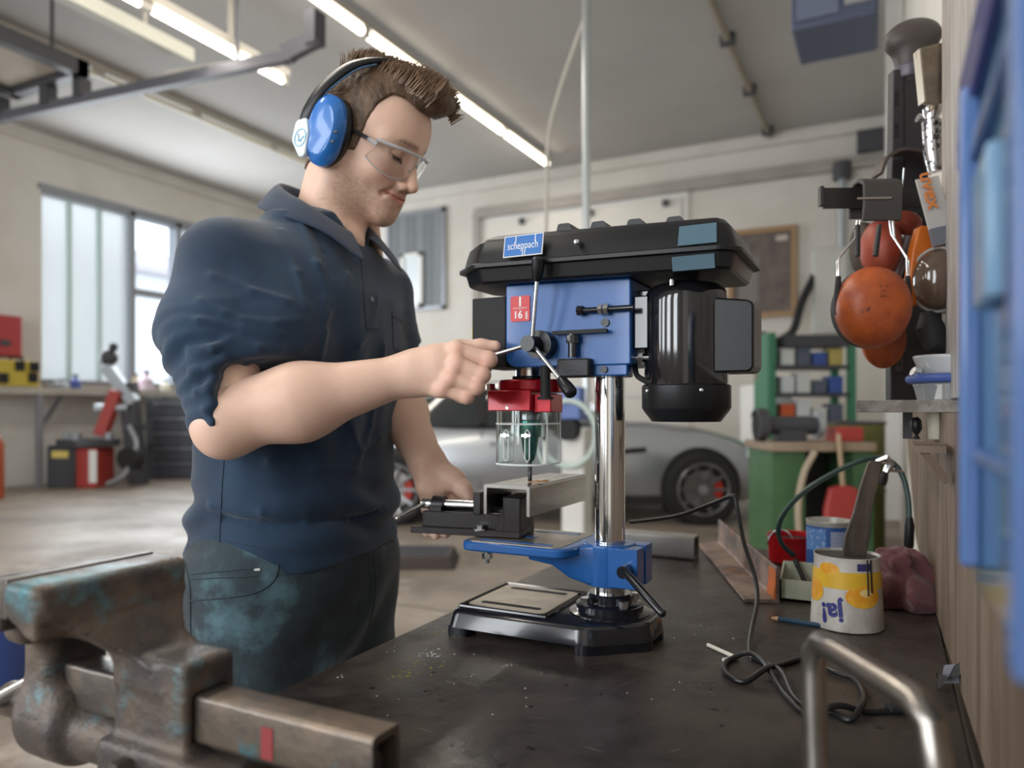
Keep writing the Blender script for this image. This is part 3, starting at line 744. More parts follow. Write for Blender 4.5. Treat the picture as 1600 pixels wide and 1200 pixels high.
for x in (-.012, .022):
    y = YC - .020 - .0425 * .72 * math.sqrt(max(0, 1 - (x / .0425) ** 2))
    part('wing_nut', m_zinc, gs, lambda b: (b.cyl((XSP - .004 + x, y, 1.101), (XSP - .004 + x, y - .007, 1.101), .0042, n=12), b.box(XSP - .012 + x, XSP + .004 + x, y - .0065, y - .0045, 1.0985, 1.1035)), bevel=.0006)
m_chuck = mat('chuck_green', (.05, .24, .20), .25, .85); m_chk = mat('chuck_steel', (.20, .21, .22), .25, 1.0)
ck = part('chuck', m_chk, dp, lambda b: b.lathe([(.010, .03), (.021, .03), (.022, .027), (.022, .012), (.0205, .010)], (XSP, YC, 1.112), n=32))
part('chuck_sleeve', m_chuck, ck, lambda b: b.lathe([(.0215, .012), (.0200, .012), (.0205, -.004), (.0185, -.012), (.014, -.016), (.0115, -.036), (.0075, -.05), (.004, -.054)], (XSP, YC, 1.112), n=32))
def bit(b):
    b.lathe([(.0032, .05), (.0032, .012), (.0030, .004), (.0002, 0)], (XSP, YC, 1.0255), n=12)
    for s in (0, PI):
        pts = [(XSP + .0030 * math.cos(s + k * .7), YC + .0030 * math.sin(s + k * .7), 1.028 + k * .0011) for k in range(24)]
        b.tube(pts, .0008, 5)
part('drill_bit', mat('bit_steel', (.12, .13, .15), .25, 1.0), ck, bit)
# motor
XM = -.258
m_motor = mat('motor_gloss', (.010, .010, .012), .12, coat=.8)
mo = part('motor_body', m_motor, dp, lambda b: b.lathe([(.050, .187), (.054, .184), (.0575, .176), (.0585, .165), (.0585, .045), (.0575, .042)], (XM, YC, 1.125), n=64))
part('motor_top', m_blk, mo, lambda b: b.lathe([(.0, .197), (.018, .197), (.020, .190), (.046, .190), (.052, .185), (.050, .18)], (XM, YC, 1.125), n=48))
fc = part('fan_cover', m_cover, mo, lambda b: b.lathe([(.0, .0), (.048, 0), (.060, .016), (.062, .020), (.062, .050), (.060, .052), (.055, .052)], (XM, YC, 1.123), n=64))
for a in (-2.35, -1.0, .6, 2.4):
    part('cover_screw', m_zinc, fc, lambda b: b.ball((XM + .0615 * math.cos(a), YC + .0615 * math.sin(a), 1.166), .0036, 10, 6))
part('cap_box', m_cover, mo, lambda b: b.prism(round_poly([(XM + .045, 1.190), (XM + .092, 1.190), (XM + .098, 1.196), (XM + .098, 1.280), (XM + .092, 1.286), (XM + .045, 1.292)], .004), (0, YC - .035, 0), (1, 0, 0), (0, 0, 1), (0, .07, 0)), bevel=.004)
part('motor_mount', m_blk, mo, lambda b: (b.box(-.322, -.300, 1.012, 1.098, 1.225, 1.300), b.box(-.330, XM, 1.03, 1.08, 1.298, 1.310)), bevel=.002)
part('motor_bolt', m_zinc, mo, lambda b: (b.cyl((-.325, 1.018, 1.213), (-.300, 1.018, 1.213), .003, n=10), b.cyl((-.316, 1.018, 1.213), (-.309, 1.018, 1.213), .007, n=6), b.cyl((XM - .005, .997, 1.308), (XM - .005, .997, 1.316), .003, n=8)))
part('motor_lead', m_black, mo, lambda b: b.tube(smooth_path([(-.325, 1.03, 1.205), (-.318, 1.018, 1.188), (-.300, 1.015, 1.178), (-.285, 1.02, 1.172)], 6), .004, 8))
# ================================================================== the worker
def march(px, py, f, d0=.6, d1=2.2):
    """first point of the solid f met by the line of sight through a photo pixel"""
    o = P(px, py, 0.0); dr = P(px, py, 1.0) - o
    ds = np.linspace(max(d0, .9), min(d1, 1.65), 260); pts = (o + ds[:, None] * dr).astype(np.float32)
    v = f(pts); i = int(np.argmax(v < 0))
    if v[i] >= 0: return None
    a, b = ds[max(i-1, 0)], ds[i]
    for _ in range(8):
        c = (a + b) / 2
        if f((o + c * dr)[None].astype(np.float32))[0] < 0: b = c
        else: a = c
    return o + b * dr
def grad(f, p):
    e = .003; p = np.asarray(p, np.float32)
    q = np.array([p + s * e * np.eye(3, dtype=np.float32)[k] for k in range(3) for s in (1, -1)], np.float32)
    v = f(q); return unit([v[0]-v[1], v[2]-v[3], v[4]-v[5]])

# head frame
hy, hp, hr = 0.1717, 0.462, -0.095
H0 = np.array([-.8195, 1.046, 1.6096])
_h = np.array([math.cos(hy), math.sin(hy), 0]); _f = math.cos(hp) * _h - math.sin(hp) * UPV; _u = math.sin(hp) * _h + math.cos(hp) * UPV
_l = np.cross(_u, _f)
HU = math.cos(hr) * _u + math.sin(hr) * _l; HL = math.cos(hr) * _l - math.sin(hr) * _u; HF = _f
HR = np.array([HF, HL, HU])                       # rows: forward, left, up
def hw(x, y, z): return H0 + np.array([x, y, z]) @ HR
def hloc(p): return (np.asarray(p) - H0) @ HR.T

NECK0 = hloc((-.885, 1.012, 1.40)); 
def sym(p): return np.stack([p[:, 0], -np.abs(p[:, 1]), p[:, 2]], 1)      # mirror on the near side (y negative)
def head_f(pw):
    p = ((pw - np.float32(H0)) @ np.float32(HR.T)); q = sym(p)
    d = S_ell(p, (-.004, 0, .036), (.099, .0765, .084))
    d = smin(d, S_ell(p, (.040, 0, .040), (.066, .0660, .062)), .03)
    d = smin(d, S_ell(p, (.044, 0, -.028), (.053, .0575, .080)), .03)
    d = smin(d, S_ell(p, (.010, 0, -.030), (.060, .0640, .062)), .03)
    # jaw
    d = smin(d, S_cone(q, (.078, 0, -.098), (.008, -.052, -.072), .021, .018), .03)
    d = smin(d, S_cone(q, (.008, -.052, -.072), (-.006, -.062, -.015), .017, .016), .03)
    d = smin(d, S_ell(p, (.084, 0, -.103), (.019, .025, .017)), .018)
    d = smin(d, S_ell(p, (.082, 0, -.066), (.025, .034, .034)), .02)            # muzzle
    d = smin(d, S_ell(q, (.060, -.043, -.032), (.026, .022, .022)), .025)       # cheekbone
    d = smin(d, S_cone(q, (.093, -.010, .022), (.070, -.050, .020), .0115, .010), .016)   # brow
    # eye socket and lidded eye
    d = smax(d, -S_ell(q, (.104, -.031, .002), (.017, .0195, .0125)), .014)
    eye = S_sphere(q, (.0790, -.0315, .002), .0148)
    d = smin(d, eye, .004)
    d = smax(d, -(np.abs(S_sphere(q, (.0790, -.0315, .002), .0165)) + np.abs((q[:, 2] + .0035) + .22 * (q[:, 0] - .09)) * 1.0 - .0016), .002)  # lash line
    d = smax(d, -S_cone(q, (.0925, -.020, .0105), (.0870, -.044, .0095), .0015, .0012), .004)                               # lid crease
    # nose
    d = smin(d, S_cone(p, (.097, 0, .006), (.1165, 0, -.036), .0080, .0092), .012)
    d = smin(d, S_ell(p, (.1185, 0, -.0395), (.0105, .0105, .0090)), .006)
    d = smin(d, S_ell(q, (.1030, -.0135, -.0440), (.0135, .0085, .0085)), .005)
    d = smax(d, -S_ell(q, (.1100, -.0068, -.0535), (.0055, .0032, .0045)), .003)
    # mouth
    d = smin(d, S_cone(q, (.1050, 0, -.0605), (.0890, -.0285, -.0625), .0060, .0030), .005)
    d = smin(d, S_cone(q, (.1045, 0, -.0722), (.0890, -.0260, -.0665), .0072, .0032), .005)
    d = smax(d, -S_cone(q, (.1110, 0, -.0665), (.0885, -.0310, -.0632), .0016, .0015), .003)
    d = smax(d, -S_ell(p, (.113, 0, -.0555), (.006, .0040, .005)), .004)           # philtrum
    d = smax(d, -S_cone(q, (.099, -.022, -.049), (.0875, -.033, -.068), .0010, .0008), .012)  # smile line
    # ears (under the muffs) and neck
    d = smin(d, S_ell(q, (-.006, -.078, -.010), (.022, .010, .032)), .006)
    nk = S_cone(p, (-.030, 0, -.030), NECK0, .056, .066)
    nk = smin(nk, S_cone(q, (-.012, -.055, -.055), NECK0 + np.array([.05, -.02, -.01]), .016, .022), .025)
    d = smin(d, nk, .022)
    d = smin(d, S_ell(p, NECK0 + np.array([.045, 0, .055]), (.014, .012, .016)), .03)
    return d
R0 = np.array([-.918, .820, 1.372]); RE = np.array([-.838, .768, 1.132]); RW = P(640, 584, 1.083)
L0 = np.array([-.89, 1.185, 1.372]); LE = P(604, 600, 1.46); LW = P(664, 716, 1.305)
def chain(p, pts, rs, d=None, k=.006):
    for i in range(len(pts) - 1):
        c = S_cone(p, pts[i], pts[i+1], rs[i], rs[i+1]); d = c if d is None else smin(d, c, k)
    return d
# right hand, closed on the lever end
RH = dict(w=RW, m=[P(716, 546, 1.062), P(715, 569, 1.052), P(706, 591, 1.050), P(692, 608, 1.055)],
          p=[P(763, 562, 1.062), P(753, 586, 1.052), P(744, 605, 1.050), P(729, 620, 1.055)],
          q=[P(757, 573, 1.092), P(744, 594, 1.083), P(735, 610, 1.079), P(722, 620, 1.078)],
          t=[P(732, 574, 1.098), P(722, 592, 1.090), P(715, 606, 1.086), P(706, 616, 1.084)])
def rhand_f(p):
    d = S_cone(p, RE, RE * .62 + RW * .38 + np.array([0, 0, -.004]), .049, .053)
    d = smin(d, S_cone(p, RE * .62 + RW * .38 + np.array([0, 0, -.004]), RW, .051, .0275), .03)
    d = smin(d, S_sphere(p, RE + np.array([-.010, -.006, -.020]), .042), .03)
    d = smin(d, S_ell(p, RW, (.030, .027, .029)), .02)
    palm = None
    for i in range(4):
        c = S_cone(p, RW + (RH['m'][i] - RW) * .25 + FWD * .006, RH['m'][i] + FWD * .009 - RGT * .008, .021, .0125)
        palm = c if palm is None else smin(palm, c, .014)
    palm = smin(palm, S_ell(p, (RH['m'][1] + RW) / 2 + FWD * .012 + np.array([0, 0, .002]), (.036, .030, .034)), .015)
    for i in range(4): palm = smin(palm, S_sphere(p, RH['m'][i] - FWD * .0015 - UPV * .001, .0122 - .0006 * i), .010)
    d = smin(d, palm, .018)
    for i in range(4):
        r = (.0117, .0114, .0109, .0099)[i]
        f = chain(p, [RH['m'][i] + FWD * .0005, RH['p'][i], RH['q'][i], RH['t'][i]], [r * 1.0, r, r * .9, r * .78])
        f = smin(f, S_sphere(p, RH['p'][i] - FWD * .002 + RGT * .0015, r * .93), .004)
        d = smin(smin(d, S_cone(p, RH['m'][i] - RGT * .004 + FWD * .003, RH['m'][i] * .45 + RH['p'][i] * .55, r * .98, r * .6), .006), f, .0018)
    th = chain(p, [RW + RGT * .018 + UPV * .012 + FWD * .022, P(715, 548, 1.102), P(752, 543, 1.100), P(774, 541, 1.096)], [.020, .0160, .0125, .0085])
    return smin(d, th, .010)
LHm = [P(698, 756, 1.302), P(686, 762, 1.294), P(674, 764, 1.290), P(663, 760, 1.290)]
def lhand_f(p):
    d = S_cone(p, LE, LE * .6 + LW * .4, .047, .045)
    d = smin(d, S_cone(p, LE * .6 + LW * .4, LW, .045, .031), .03)
    palm = None
    for i in range(4):
        c = S_cone(p, LW + (LHm[i] - LW) * .2, LHm[i], .022, .0165); palm = c if palm is None else smin(palm, c, .012)
    d = smin(d, palm, .018)
    for i in range(4):
        a = LHm[i]; b = a + np.array([.012 - .004 * i, .012, -.040]); c = b + np.array([.010, -.006, -.024]); e = c + np.array([.004, -.020, -.012])
        f = chain(p, [a, b, c, e], [.0122, .0112, .0102, .0088]); f = smin(f, S_sphere(p, a - FWD * .004, .0125), .006)
        d = smin(d, f, .005)
    th = chain(p, [LW + RGT * .012 + UPV * -.01, P(709, 749, 1.285), P(724, 764, 1.275), P(731, 780, 1.268)], [.022, .0185, .0150, .0105])
    return smin(d, th, .012)
# body under the clothes
def torso_under(p):
    d = S_ell(p, (-.915, 1.0, 1.20), (.10, .155, .27)); d = smin(d, S_ell(p, (-.92, 1.0, .95), (.10, .15, .16)), .06)
    d = smin(d, S_cone(p, (-.90, 1.0, 1.37), R0, .07, .05), .04); d = smin(d, S_cone(p, (-.90, 1.0, 1.37), L0, .07, .05), .04)
    d = smin(d, S_cone(p, R0, RE, .05, .042), .03); d = smin(d, S_cone(p, L0, LE, .05, .04), .03)
    for y in (.905, 1.095):
        d = smin(d, S_cone(p, (-.92, y, .88), (-.90, y - .01, .48), .075, .05), .04); d = smin(d, S_cone(p, (-.90, y - .01, .48), (-.945, y - .01, .08), .048, .035), .03)
    return d
HB0 = H0 + np.array([-.17, -.15, -.25]); HB1 = H0 + np.array([.18, .15, .17])
hv, hf_ = sdf_mesh(head_f, HB0, HB1, .00165)
rlo = np.minimum.reduce([RE, RW, RH['t'][3], RH['p'][0]]) - .075; rhi = np.maximum.reduce([RE, RW, RH['p'][0], RH['q'][0]]) + .07
rv, rf = sdf_mesh(rhand_f, rlo, rhi, .0020)
llo = np.minimum.reduce([LE, LW] + LHm) - np.array([.07, .07, .11]); lhi = np.maximum.reduce([LE, LW] + LHm) + .07
lv_, lf = sdf_mesh(lhand_f, llo, lhi, .0024)
uv_, uf = sdf_mesh(torso_under, (-1.06, .70, .04), (-.55, 1.30, 1.46), .010)
bv_, bf_ = merge([(hv, hf_), (rv, rf), (lv_, lf), (uv_, uf)])
# skin tint: base, beard shadow, lips, flush, brows
loc = hloc(bv_); hd_m = np.zeros(len(bv_), bool); hd_m[:len(hv)] = True
X_, Y_, Z_ = loc[:, 0], np.abs(loc[:, 1]), loc[:, 2]
skin = np.tile(np.array([.82, .555, .435]), (len(bv_), 1))
gs_ = lambda x: np.exp(-np.clip(x, 0, 60))
def blend(mask, c): 
    global skin
    skin = skin * (1 - mask[:, None]) + np.array(c) * mask[:, None]
nz = (np.sin(X_ * 310 + 3 * np.sin(Z_ * 190)) * np.sin(Z_ * 270 + 2 * np.sin(Y_ * 230)) * np.sin(Y_ * 330 + 1.3) + 1) / 2
beard = hd_m * np.clip((-.040 - Z_) / .022, 0, 1) * np.clip((X_ + .005) / .02, 0, 1) * np.clip((.135 + Z_) / .02, 0, 1)
beard = beard * (1 - gs_(((Y_) / .018) ** 2 + ((Z_ + .094) / .006) ** 2) * .5)
blend(beard * .50 * (.65 + .7 * nz), (.30, .185, .125))
mous = hd_m * gs_(((Z_ + .0540) / .0055) ** 2) * np.clip((.034 - Y_) / .01, 0, 1) * np.clip((X_ - .07) / .02, 0, 1)
blend(mous * .55 * (.7 + .5 * nz), (.24, .14, .09))
blend(hd_m * gs_(((Y_) / .014) ** 2 + ((Z_ + .0975) / .008) ** 2) * np.clip((X_ - .075) / .02, 0, 1) * .22, (.30, .18, .12))
blend(hd_m * gs_(((Y_ - .045) / .018) ** 2 + ((Z_ + .035) / .018) ** 2) * .30, (.80, .33, .25))
blend(hd_m * gs_(((Y_) / .014) ** 2 + ((Z_ + .042) / .012) ** 2) * (X_ > .1) * .35, (.82, .38, .28))
lip = hd_m * (X_ > .083) * np.clip((.0290 - Y_) / .006, 0, 1) * gs_(((Z_ + .0675 - .12 * Y_) / (.0088 - .16 * np.minimum(Y_, .03))) ** 4)
blend(lip * .85, (.62, .22, .19))
blend(hd_m * (X_ > .085) * np.clip((.031 - Y_) / .003, 0, 1) * gs_(((Z_ + .0660 - .11 * Y_) / .0015) ** 2) * .85, (.20, .06, .05))
brow = hd_m * (X_ > .05) * gs_(((Z_ - .0225 - .05 * (Y_ - .01) + 4.5 * np.maximum(0, Y_ - .036) ** 2 * 5) / .0046) ** 2) * np.clip((Y_ - .007) / .006, 0, 1) * np.clip((.056 - Y_) / .012, 0, 1)
blend(brow * .72 * (.6 + .6 * nz), (.15, .085, .05))
lash = hd_m * (X_ > .07) * gs_(((Z_ + .0035 + .22 * (X_ - .09)) / .0017) ** 2) * np.clip((Y_ - .0165) / .004, 0, 1) * np.clip((.0475 - Y_) / .004, 0, 1)
blend(np.clip(lash, 0, 1) * .95, (.035, .02, .015))
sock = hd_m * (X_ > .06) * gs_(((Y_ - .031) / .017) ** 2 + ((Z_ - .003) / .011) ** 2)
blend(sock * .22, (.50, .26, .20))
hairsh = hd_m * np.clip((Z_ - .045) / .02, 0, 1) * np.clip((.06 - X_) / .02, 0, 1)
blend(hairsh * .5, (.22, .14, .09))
hand_m = np.zeros(len(bv_), bool); hand_m[len(hv):len(hv) + len(rv)] = True
for i in range(4):
    for kk, r_ in (('m', .013), ('p', .011)):
        dk = np.linalg.norm(bv_ - (RH[kk][i] - FWD * .012), axis=1)
        blend(hand_m * gs_((dk / r_) ** 2) * .32, (.72, .30, .22))
m_skin = mat('skin', (.70, .45, .34), .42, attr='tint', sss=.12, col2=(.74, .46, .36), scale=70, mix=.20, bump=.10, bscale=420, spec=.4)
pe = thing('person', 'worker in navy polo shirt and work trousers drilling at the bench', 'person', (-.92, 1.0, 0))
body = mesh_obj('body', bv_, bf_, m_skin, pe, ang=180, col=skin)

# ------------------------------------------------------------------ shirt
zs = np.array([.86, .90, .95, 1.05, 1.15, 1.25, 1.33, 1.39, 1.44]); ta = np.array([.150, .148, .145, .136, .136, .140, .128, .090, .050]); tb_ = np.array([.196, .194, .192, .186, .186, .188, .182, .150, .09])
tcx = np.array([-.93, -.93, -.93, -.925, -.915, -.905, -.900, -.895, -.885])
def wob(x, y, z): return np.sin(9 * y + 14 * z + 2 * np.sin(7 * x)) * np.sin(17 * z - 8 * y + 1.3)
fold_lines = []
def shirt_f(p):
    x, y, z = p[:, 0], p[:, 1], p[:, 2]
    a = np.interp(z, zs, ta).astype(np.float32); b = np.interp(z, zs, tb_).astype(np.float32); cx = np.interp(z, zs, tcx).astype(np.float32)
    u = (x - cx) / a; v = (y - 1.0) / b
    rr = (np.abs(u) ** 2.4 + np.abs(v) ** 2.4) ** (1 / 2.4)
    d = (rr - 1) * .125
    d = np.maximum(d, z - 1.45)
    an = np.arctan2(v, u)
    lowm = np.exp(-((z - .965) / .05) ** 2)
    d = d - .0085 * lowm * np.sin(88 * (z - .9) + 1.7 * np.sin(2.3 * an + .5) + .8 * np.sin(5 * an)) * (.55 + .45 * np.sin(2 * an + 1))
    d = d - .0035 * wob(x, y, z)
    chest = np.exp(-((z - 1.17) / .12) ** 2)
    d = d - .0040 * chest * np.sin(16 * an + 9 * z) * np.exp(-((an + .5) / .8) ** 2)
    d = smin(d, S_cone(p, (-.892, 1.0, 1.405), R0 + (0, .015, -.004), .070, .060), .06)
    d = smin(d, S_cone(p, (-.892, 1.0, 1.405), L0 + (0, -.015, -.004), .070, .060), .06)
    d = smin(d, S_ell(p, (-.845, .93, 1.30), (.07, .09, .09)), .06)
    # sleeves
    for S0, S1, W1, ry in ((R0, RE, RW, 1), (L0, LE, LW, 0)):
        ax = unit(S1 - S0); L_ = np.linalg.norm(S1 - S0); q = p - np.float32(S0); t = (q @ np.float32(ax)) / L_
        mid = S0 + (S1 - S0) * .5 + np.array([-.014, -.012 if ry else .012, 0])
        s = smin(S_cone(p, S0 - UPV * .006, mid, .061, .0700), S_cone(p, mid, S1 + np.array([-.004, 0, .006]), .0715, .0590), .03)
        u1, v1 = perp(ax); ang = np.arctan2(q @ np.float32(v1), q @ np.float32(u1))
        env = (1 / (1 + np.exp(-(t - .52) * 16))) * np.clip((1.12 - t) / .25, 0, 1)
        ph = 1.9 * np.sin(ang + .6) + 1.3 * np.sin(2 * ang + 3 * t) + .9 * np.sin(3 * ang + 9 * t)
        w1 = np.sin(34 * t + ph); w1 = np.sign(w1) * np.abs(w1) ** 1.0
        s = s - env * (.0040 * w1 * (.6 + .4 * np.sin(ang * 2 + 11 * t)) + .0022 * np.sin(71 * t + 1.7 * ph + 2 * np.sin(2 * ang)))
        s = s - .004 * (1 - env) * np.sin(3 * ang + 7 * t + np.sin(9 * t)) * np.clip(t * 3, 0, 1)
        fd = unit(W1 - S1)
        if ry:
            s = smin(s, S_cone(p, S0 + np.array([.03, .03, -.03]), P(432, 520, 1.125), .050, .056), .05)
            s = smin(s, S_cone(p, P(432, 520, 1.125), P(400, 560, 1.09), .056, .050), .03)
            g1 = (p - np.float32(S1 - fd * .006)) @ np.float32(unit(fd + ax * .25)); g2 = np.float32(1.202) - p[:, 2] + .25 * (p[:, 0] - np.float32(S1[0]))
            s = smax(s, smin(g1, g2, .025), .006)
        else:
            cut = (p - np.float32(S1 + fd * .018 + UPV * .018)) @ np.float32(unit(fd + ax * .30)); s = smax(s, cut, .008)
        d = smin(d, s, .040 if ry else .03)
    # armhole seam groove and fold from the armpit
    for A, B, r in folds: d = smin(d, S_cone(p, A, B, r, r * .7), .007)
    for A, B, r in creases: d = smax(d, -S_cone(p, A, B, r, r * .6), .007)
    # hem, side vent, neck opening
    hemz = .893 + .010 * np.sin(an * 2 + .4)
    d = smax(d, hemz - z, .004)
    vent_ = np.maximum(np.abs(an + 2.0) * .13 - np.maximum(0, .925 - z) * .35, z - .930)
    d = smax(d, -np.maximum(vent_, .08 - rr * .1), .003)
    nkd = S_cone(p, hw(-.02, 0, -.07), np.array([-.885, 1.012, 1.36]), .066, .066)
    d = smax(d, -nkd, .006)
    return d
folds = []; creases = []
# raw fold guides placed on the unwrinkled surface
_g = [((470, 345), (512, 470), .006), ((455, 350), (500, 520), .005), ((440, 360), (478, 480), .004), ((505, 470), (500, 560), .005), ((545, 430), (470, 545), .004),
      ((560, 540), (590, 470), .004), ((600, 540), (575, 640), .004), ((520, 640), (600, 610), .004), ((298, 548), (360, 532), .006), ((360, 532), (440, 545), .005), ((300, 580), (350, 560), .006), ((350, 560), (410, 562), .005), ((312, 470), (380, 500), .004), ((380, 500), (470, 500), .004), ((330, 430), (450, 470), .004), ((520, 580), (560, 700), .004), ((590, 600), (560, 720), .004), ((420, 720), (560, 735), .004),
      ((308, 612), (335, 590), .006), ((335, 590), (365, 588), .005), ((320, 640), (345, 615), .005), ((332, 660), (350, 640), .005), ((310, 500), (440, 520), .004), ((560, 700), (615, 660), .005), ((330, 790), (480, 800), .005), ((480, 800), (610, 775), .005), ((340, 830), (560, 838), .005)]
_c = [((520, 400), (512, 560), .004), ((485, 345), (520, 430), .003), ((350, 810), (470, 818), .004), ((490, 815), (600, 795), .004), ((330, 700), (345, 800), .003)]
def lay(lst, out):
    for a, b, r in lst:
        A = march(*a, shirt_f); B = march(*b, shirt_f)
        if A is not None and B is not None:
            M = march((a[0]+b[0])/2 + 4, (a[1]+b[1])/2 + 5, shirt_f)
            if M is not None and max(np.linalg.norm(A - M), np.linalg.norm(B - M)) < .10: out += [(A, M, r), (M, B, r)]
fl_, cl2 = [], []
lay(_g, fl_); lay(_c, cl2); folds, creases = fl_, cl2
sv, sf = sdf_mesh(shirt_f, (-1.12, .66, .875), (-.64, 1.34, 1.50), .0042)
m_shirt = mat('navy_pique', (.011, .030, .066), .82, col2=(.026, .066, .125), scale=5, mix=.6, bump=.35, bscale=900, sheen=.35)
shirt = mesh_obj('polo_shirt', sv, sf, m_shirt, pe, ang=180)
def patch(name, m, parent, quad, n, mm, off, th, f, curve=None, **k):
    """cloth panel laid on surface f; quad = 4 photo pixels (tl,tr,br,bl)"""
    tl, tr, br, bl = [np.array(q, float) for q in quad]; top = []; bot = []
    for i in range(n + 1):
        rt, rb = [], []
        for j in range(mm + 1):
            s, t = j / mm, i / n
            q = (tl * (1-s) + tr * s) * (1-t) + (bl * (1-s) + br * s) * t
            if curve: q = q + curve(s, t)
            h = march(q[0], q[1], f)
            if h is None: h = rt[-1] if rt else (top[-1][j] if top else P(q[0], q[1], 1.3))
            g = grad(f, h); rt.append(h + g * (off + th)); rb.append(h + g * (off - .004))
        top.append(rt); bot.append(rb)
    V = [q for r in top for q in r] + [q for r in bot for q in r]; C = mm + 1; N = (n + 1) * C; F = []
    for i in range(n):
        for j in range(mm):
            F.append((i*C+j, (i+1)*C+j, (i+1)*C+j+1, i*C+j+1)); 
    bd_ = [(0, j) for j in range(mm)] + [(i, mm) for i in range(n)] + [(n, j) for j in range(mm, 0, -1)] + [(i, 0) for i in range(n, 0, -1)]
    for a in range(len(bd_)):
        i0, j0 = bd_[a]; i1, j1 = bd_[(a + 1) % len(bd_)]
        F.append((i0*C+j0, i1*C+j1, N + i1*C+j1, N + i0*C+j0))
    return mesh_obj(name, V, F, m, parent, ang=50, **k)
def seam(name, m, parent, pix, r, f, n=6, off=0.0):
    pts = []
    q = smooth_path([np.array([a, b, 0.0]) for a, b in pix], n)
    for c in q:
        h = march(c[0], c[1], f)
        if h is not None: pts.append(h + grad(f, h) * off)
    return part(name, m, parent, lambda b: b.tube(pts, r, 6))
m_shirt2 = mat('navy_rib', (.014, .032, .070), .8, bump=.4, bscale=1200, sheen=.35)
patch('placket', m_shirt2, shirt, ((563, 402), (586, 400), (592, 512), (572, 514)), 12, 4, .0, .0016, shirt_f)
pk = patch('chest_pocket', m_shirt2, shirt, ((612, 487), (643, 498), (642, 552), (614, 545)), 8, 6, .0, .0016, shirt_f)
seam('pocket_hem', m_shirt2, pk, [(612, 495), (628, 501), (642, 506)], .0011, shirt_f, 4, .0016)
for a, b in ((579, 468), (540, 377)):
    h = march(a, b, shirt_f); g = grad(shirt_f, h)
    part('button', mat('button_grey', (.20, .22, .26), .3), shirt, lambda bb: bb.cyl(h + g * .001, h + g * .0042, .0045, .004, n=14))
seam('side_seam', m_shirt2, shirt, [(352, 700), (347, 760), (344, 820), (343, 850)], .0013, shirt_f, 4)
seam('hem_stitch', m_shirt2, shirt, [(352, 845), (420, 856), (480, 862), (540, 858), (608, 838)], .0010, shirt_f, 5)
# collar: stand and fall around the neck, open at the front
def collar():
    C = np.array([-.878, 1.014, 1.470]); G = []
    rows = [(-.006, -.030, 0), (-.002, .016, 0), (.003, .024, .0), (.012, .016, .2), (.027, -.002, .6), (.040, -.020, 1.0)]
    n = 56; A0 = math.radians(17)
    for dr, dz, tipw in rows:
        r_ = []
        for i in range(n + 1):
            th = A0 + (2 * PI - 2 * A0) * i / n
            fr = max(0.0, math.cos(th)); bk = max(0.0, -math.cos(th))
            rx = .074 + dr; ry = .078 + dr
            x = C[0] + rx * math.cos(th); y = C[1] + ry * math.sin(th)
            z = C[2] - .052 * fr ** 1.3 + .048 * bk + dz * (1 - .25 * fr) 
            tip = math.exp(-((min(th, 2 * PI - th) - A0) / .38) ** 2) * tipw
            x += .016 * tip; z -= .030 * tip; y += (.014 * tip) * (1 if th < PI else -1)
            # lean with the shoulders
            r_.append(np.array([x, y, z]))
        G.append(r_)
    return G
cg = collar()
b = MB(); b.grid(cg); co = b.build('collar', m_shirt2, shirt, ang=180)
so = co.modifiers.new('thick', 'SOLIDIFY'); so.thickness = .0028; so.offset = 0
ss = co.modifiers.new('sub', 'SUBSURF'); ss.levels = 1; ss.render_levels = 1

# ------------------------------------------------------------------ trousers and shoes
def trou_f(p):
    x, y, z = p[:, 0], p[:, 1], p[:, 2]
    d = S_ell(p, (-.928, 1.0, .86), (.146, .190, .20))
    d = smax(d, z - .945, .01)
    for yy in (.895, 1.105):
        l = smin(S_cone(p, (-.928, yy, .86), (-.91, yy - .005, .47), .112, .082), S_cone(p, (-.91, yy - .005, .47), (-.945, yy - .005, .09), .082, .072), .04)
        d = smin(d, l, .03)
    d = d - .003 * np.sin(40 * z + 6 * np.sin(9 * y) + 8 * x) * np.exp(-((z - .76) / .10) ** 2) - .003 * wob(x * 1.3, y * 1.2, z)
    d = smax(d, .07 - z, .004)
    return d
tv, tf = sdf_mesh(trou_f, (-1.12, .74, .05), (-.74, 1.26, .97), .0058)
m_trou = mat('work_trousers', (.022, .030, .040), .85, col2=(.045, .075, .090), scale=9, mix=.9, bump=.3, bscale=600, col3=(.10, .19, .23), scale3=9, lo3=.56, hi3=.70, sheen=.2)
tro = mesh_obj('trousers', tv, tf, m_trou, pe, ang=180)
m_st = mat('trouser_seam', (.030, .050, .062), .8)
seam('pocket_seam', m_st, tro, [(434, 875), (433, 895), (420, 915), (390, 928), (340, 935), (298, 938)], .0016, trou_f, 6)
seam('pocket_seam', m_st, tro, [(298, 897), (340, 893), (400, 888)], .0014, trou_f, 4)
seam('pocket_seam', m_st, tro, [(298, 905), (340, 903), (402, 900)], .0012, trou_f, 4)
seam('side_seam', m_st, tro, [(290, 880), (297, 920), (298, 980), (300, 1040)], .0016, trou_f, 5)
seam('fly_seam', m_st, tro, [(576, 868), (579, 900), (577, 940), (566, 975), (548, 1000)], .0018, trou_f, 6)
seam('fly_seam', m_st, tro, [(584, 866), (586, 905), (584, 945), (574, 985)], .0014, trou_f, 6)
m_tk = mat('tack_white', (.7, .72, .74), .7)
patch('bar_tack', m_tk, tro, ((397, 888), (406, 888), (406, 892), (397, 892)), 2, 2, 0, .001, trou_f)
patch('bar_tack', m_tk, tro, ((459, 873), (486, 875), (486, 879), (459, 877)), 2, 3, .001, .001, trou_f)
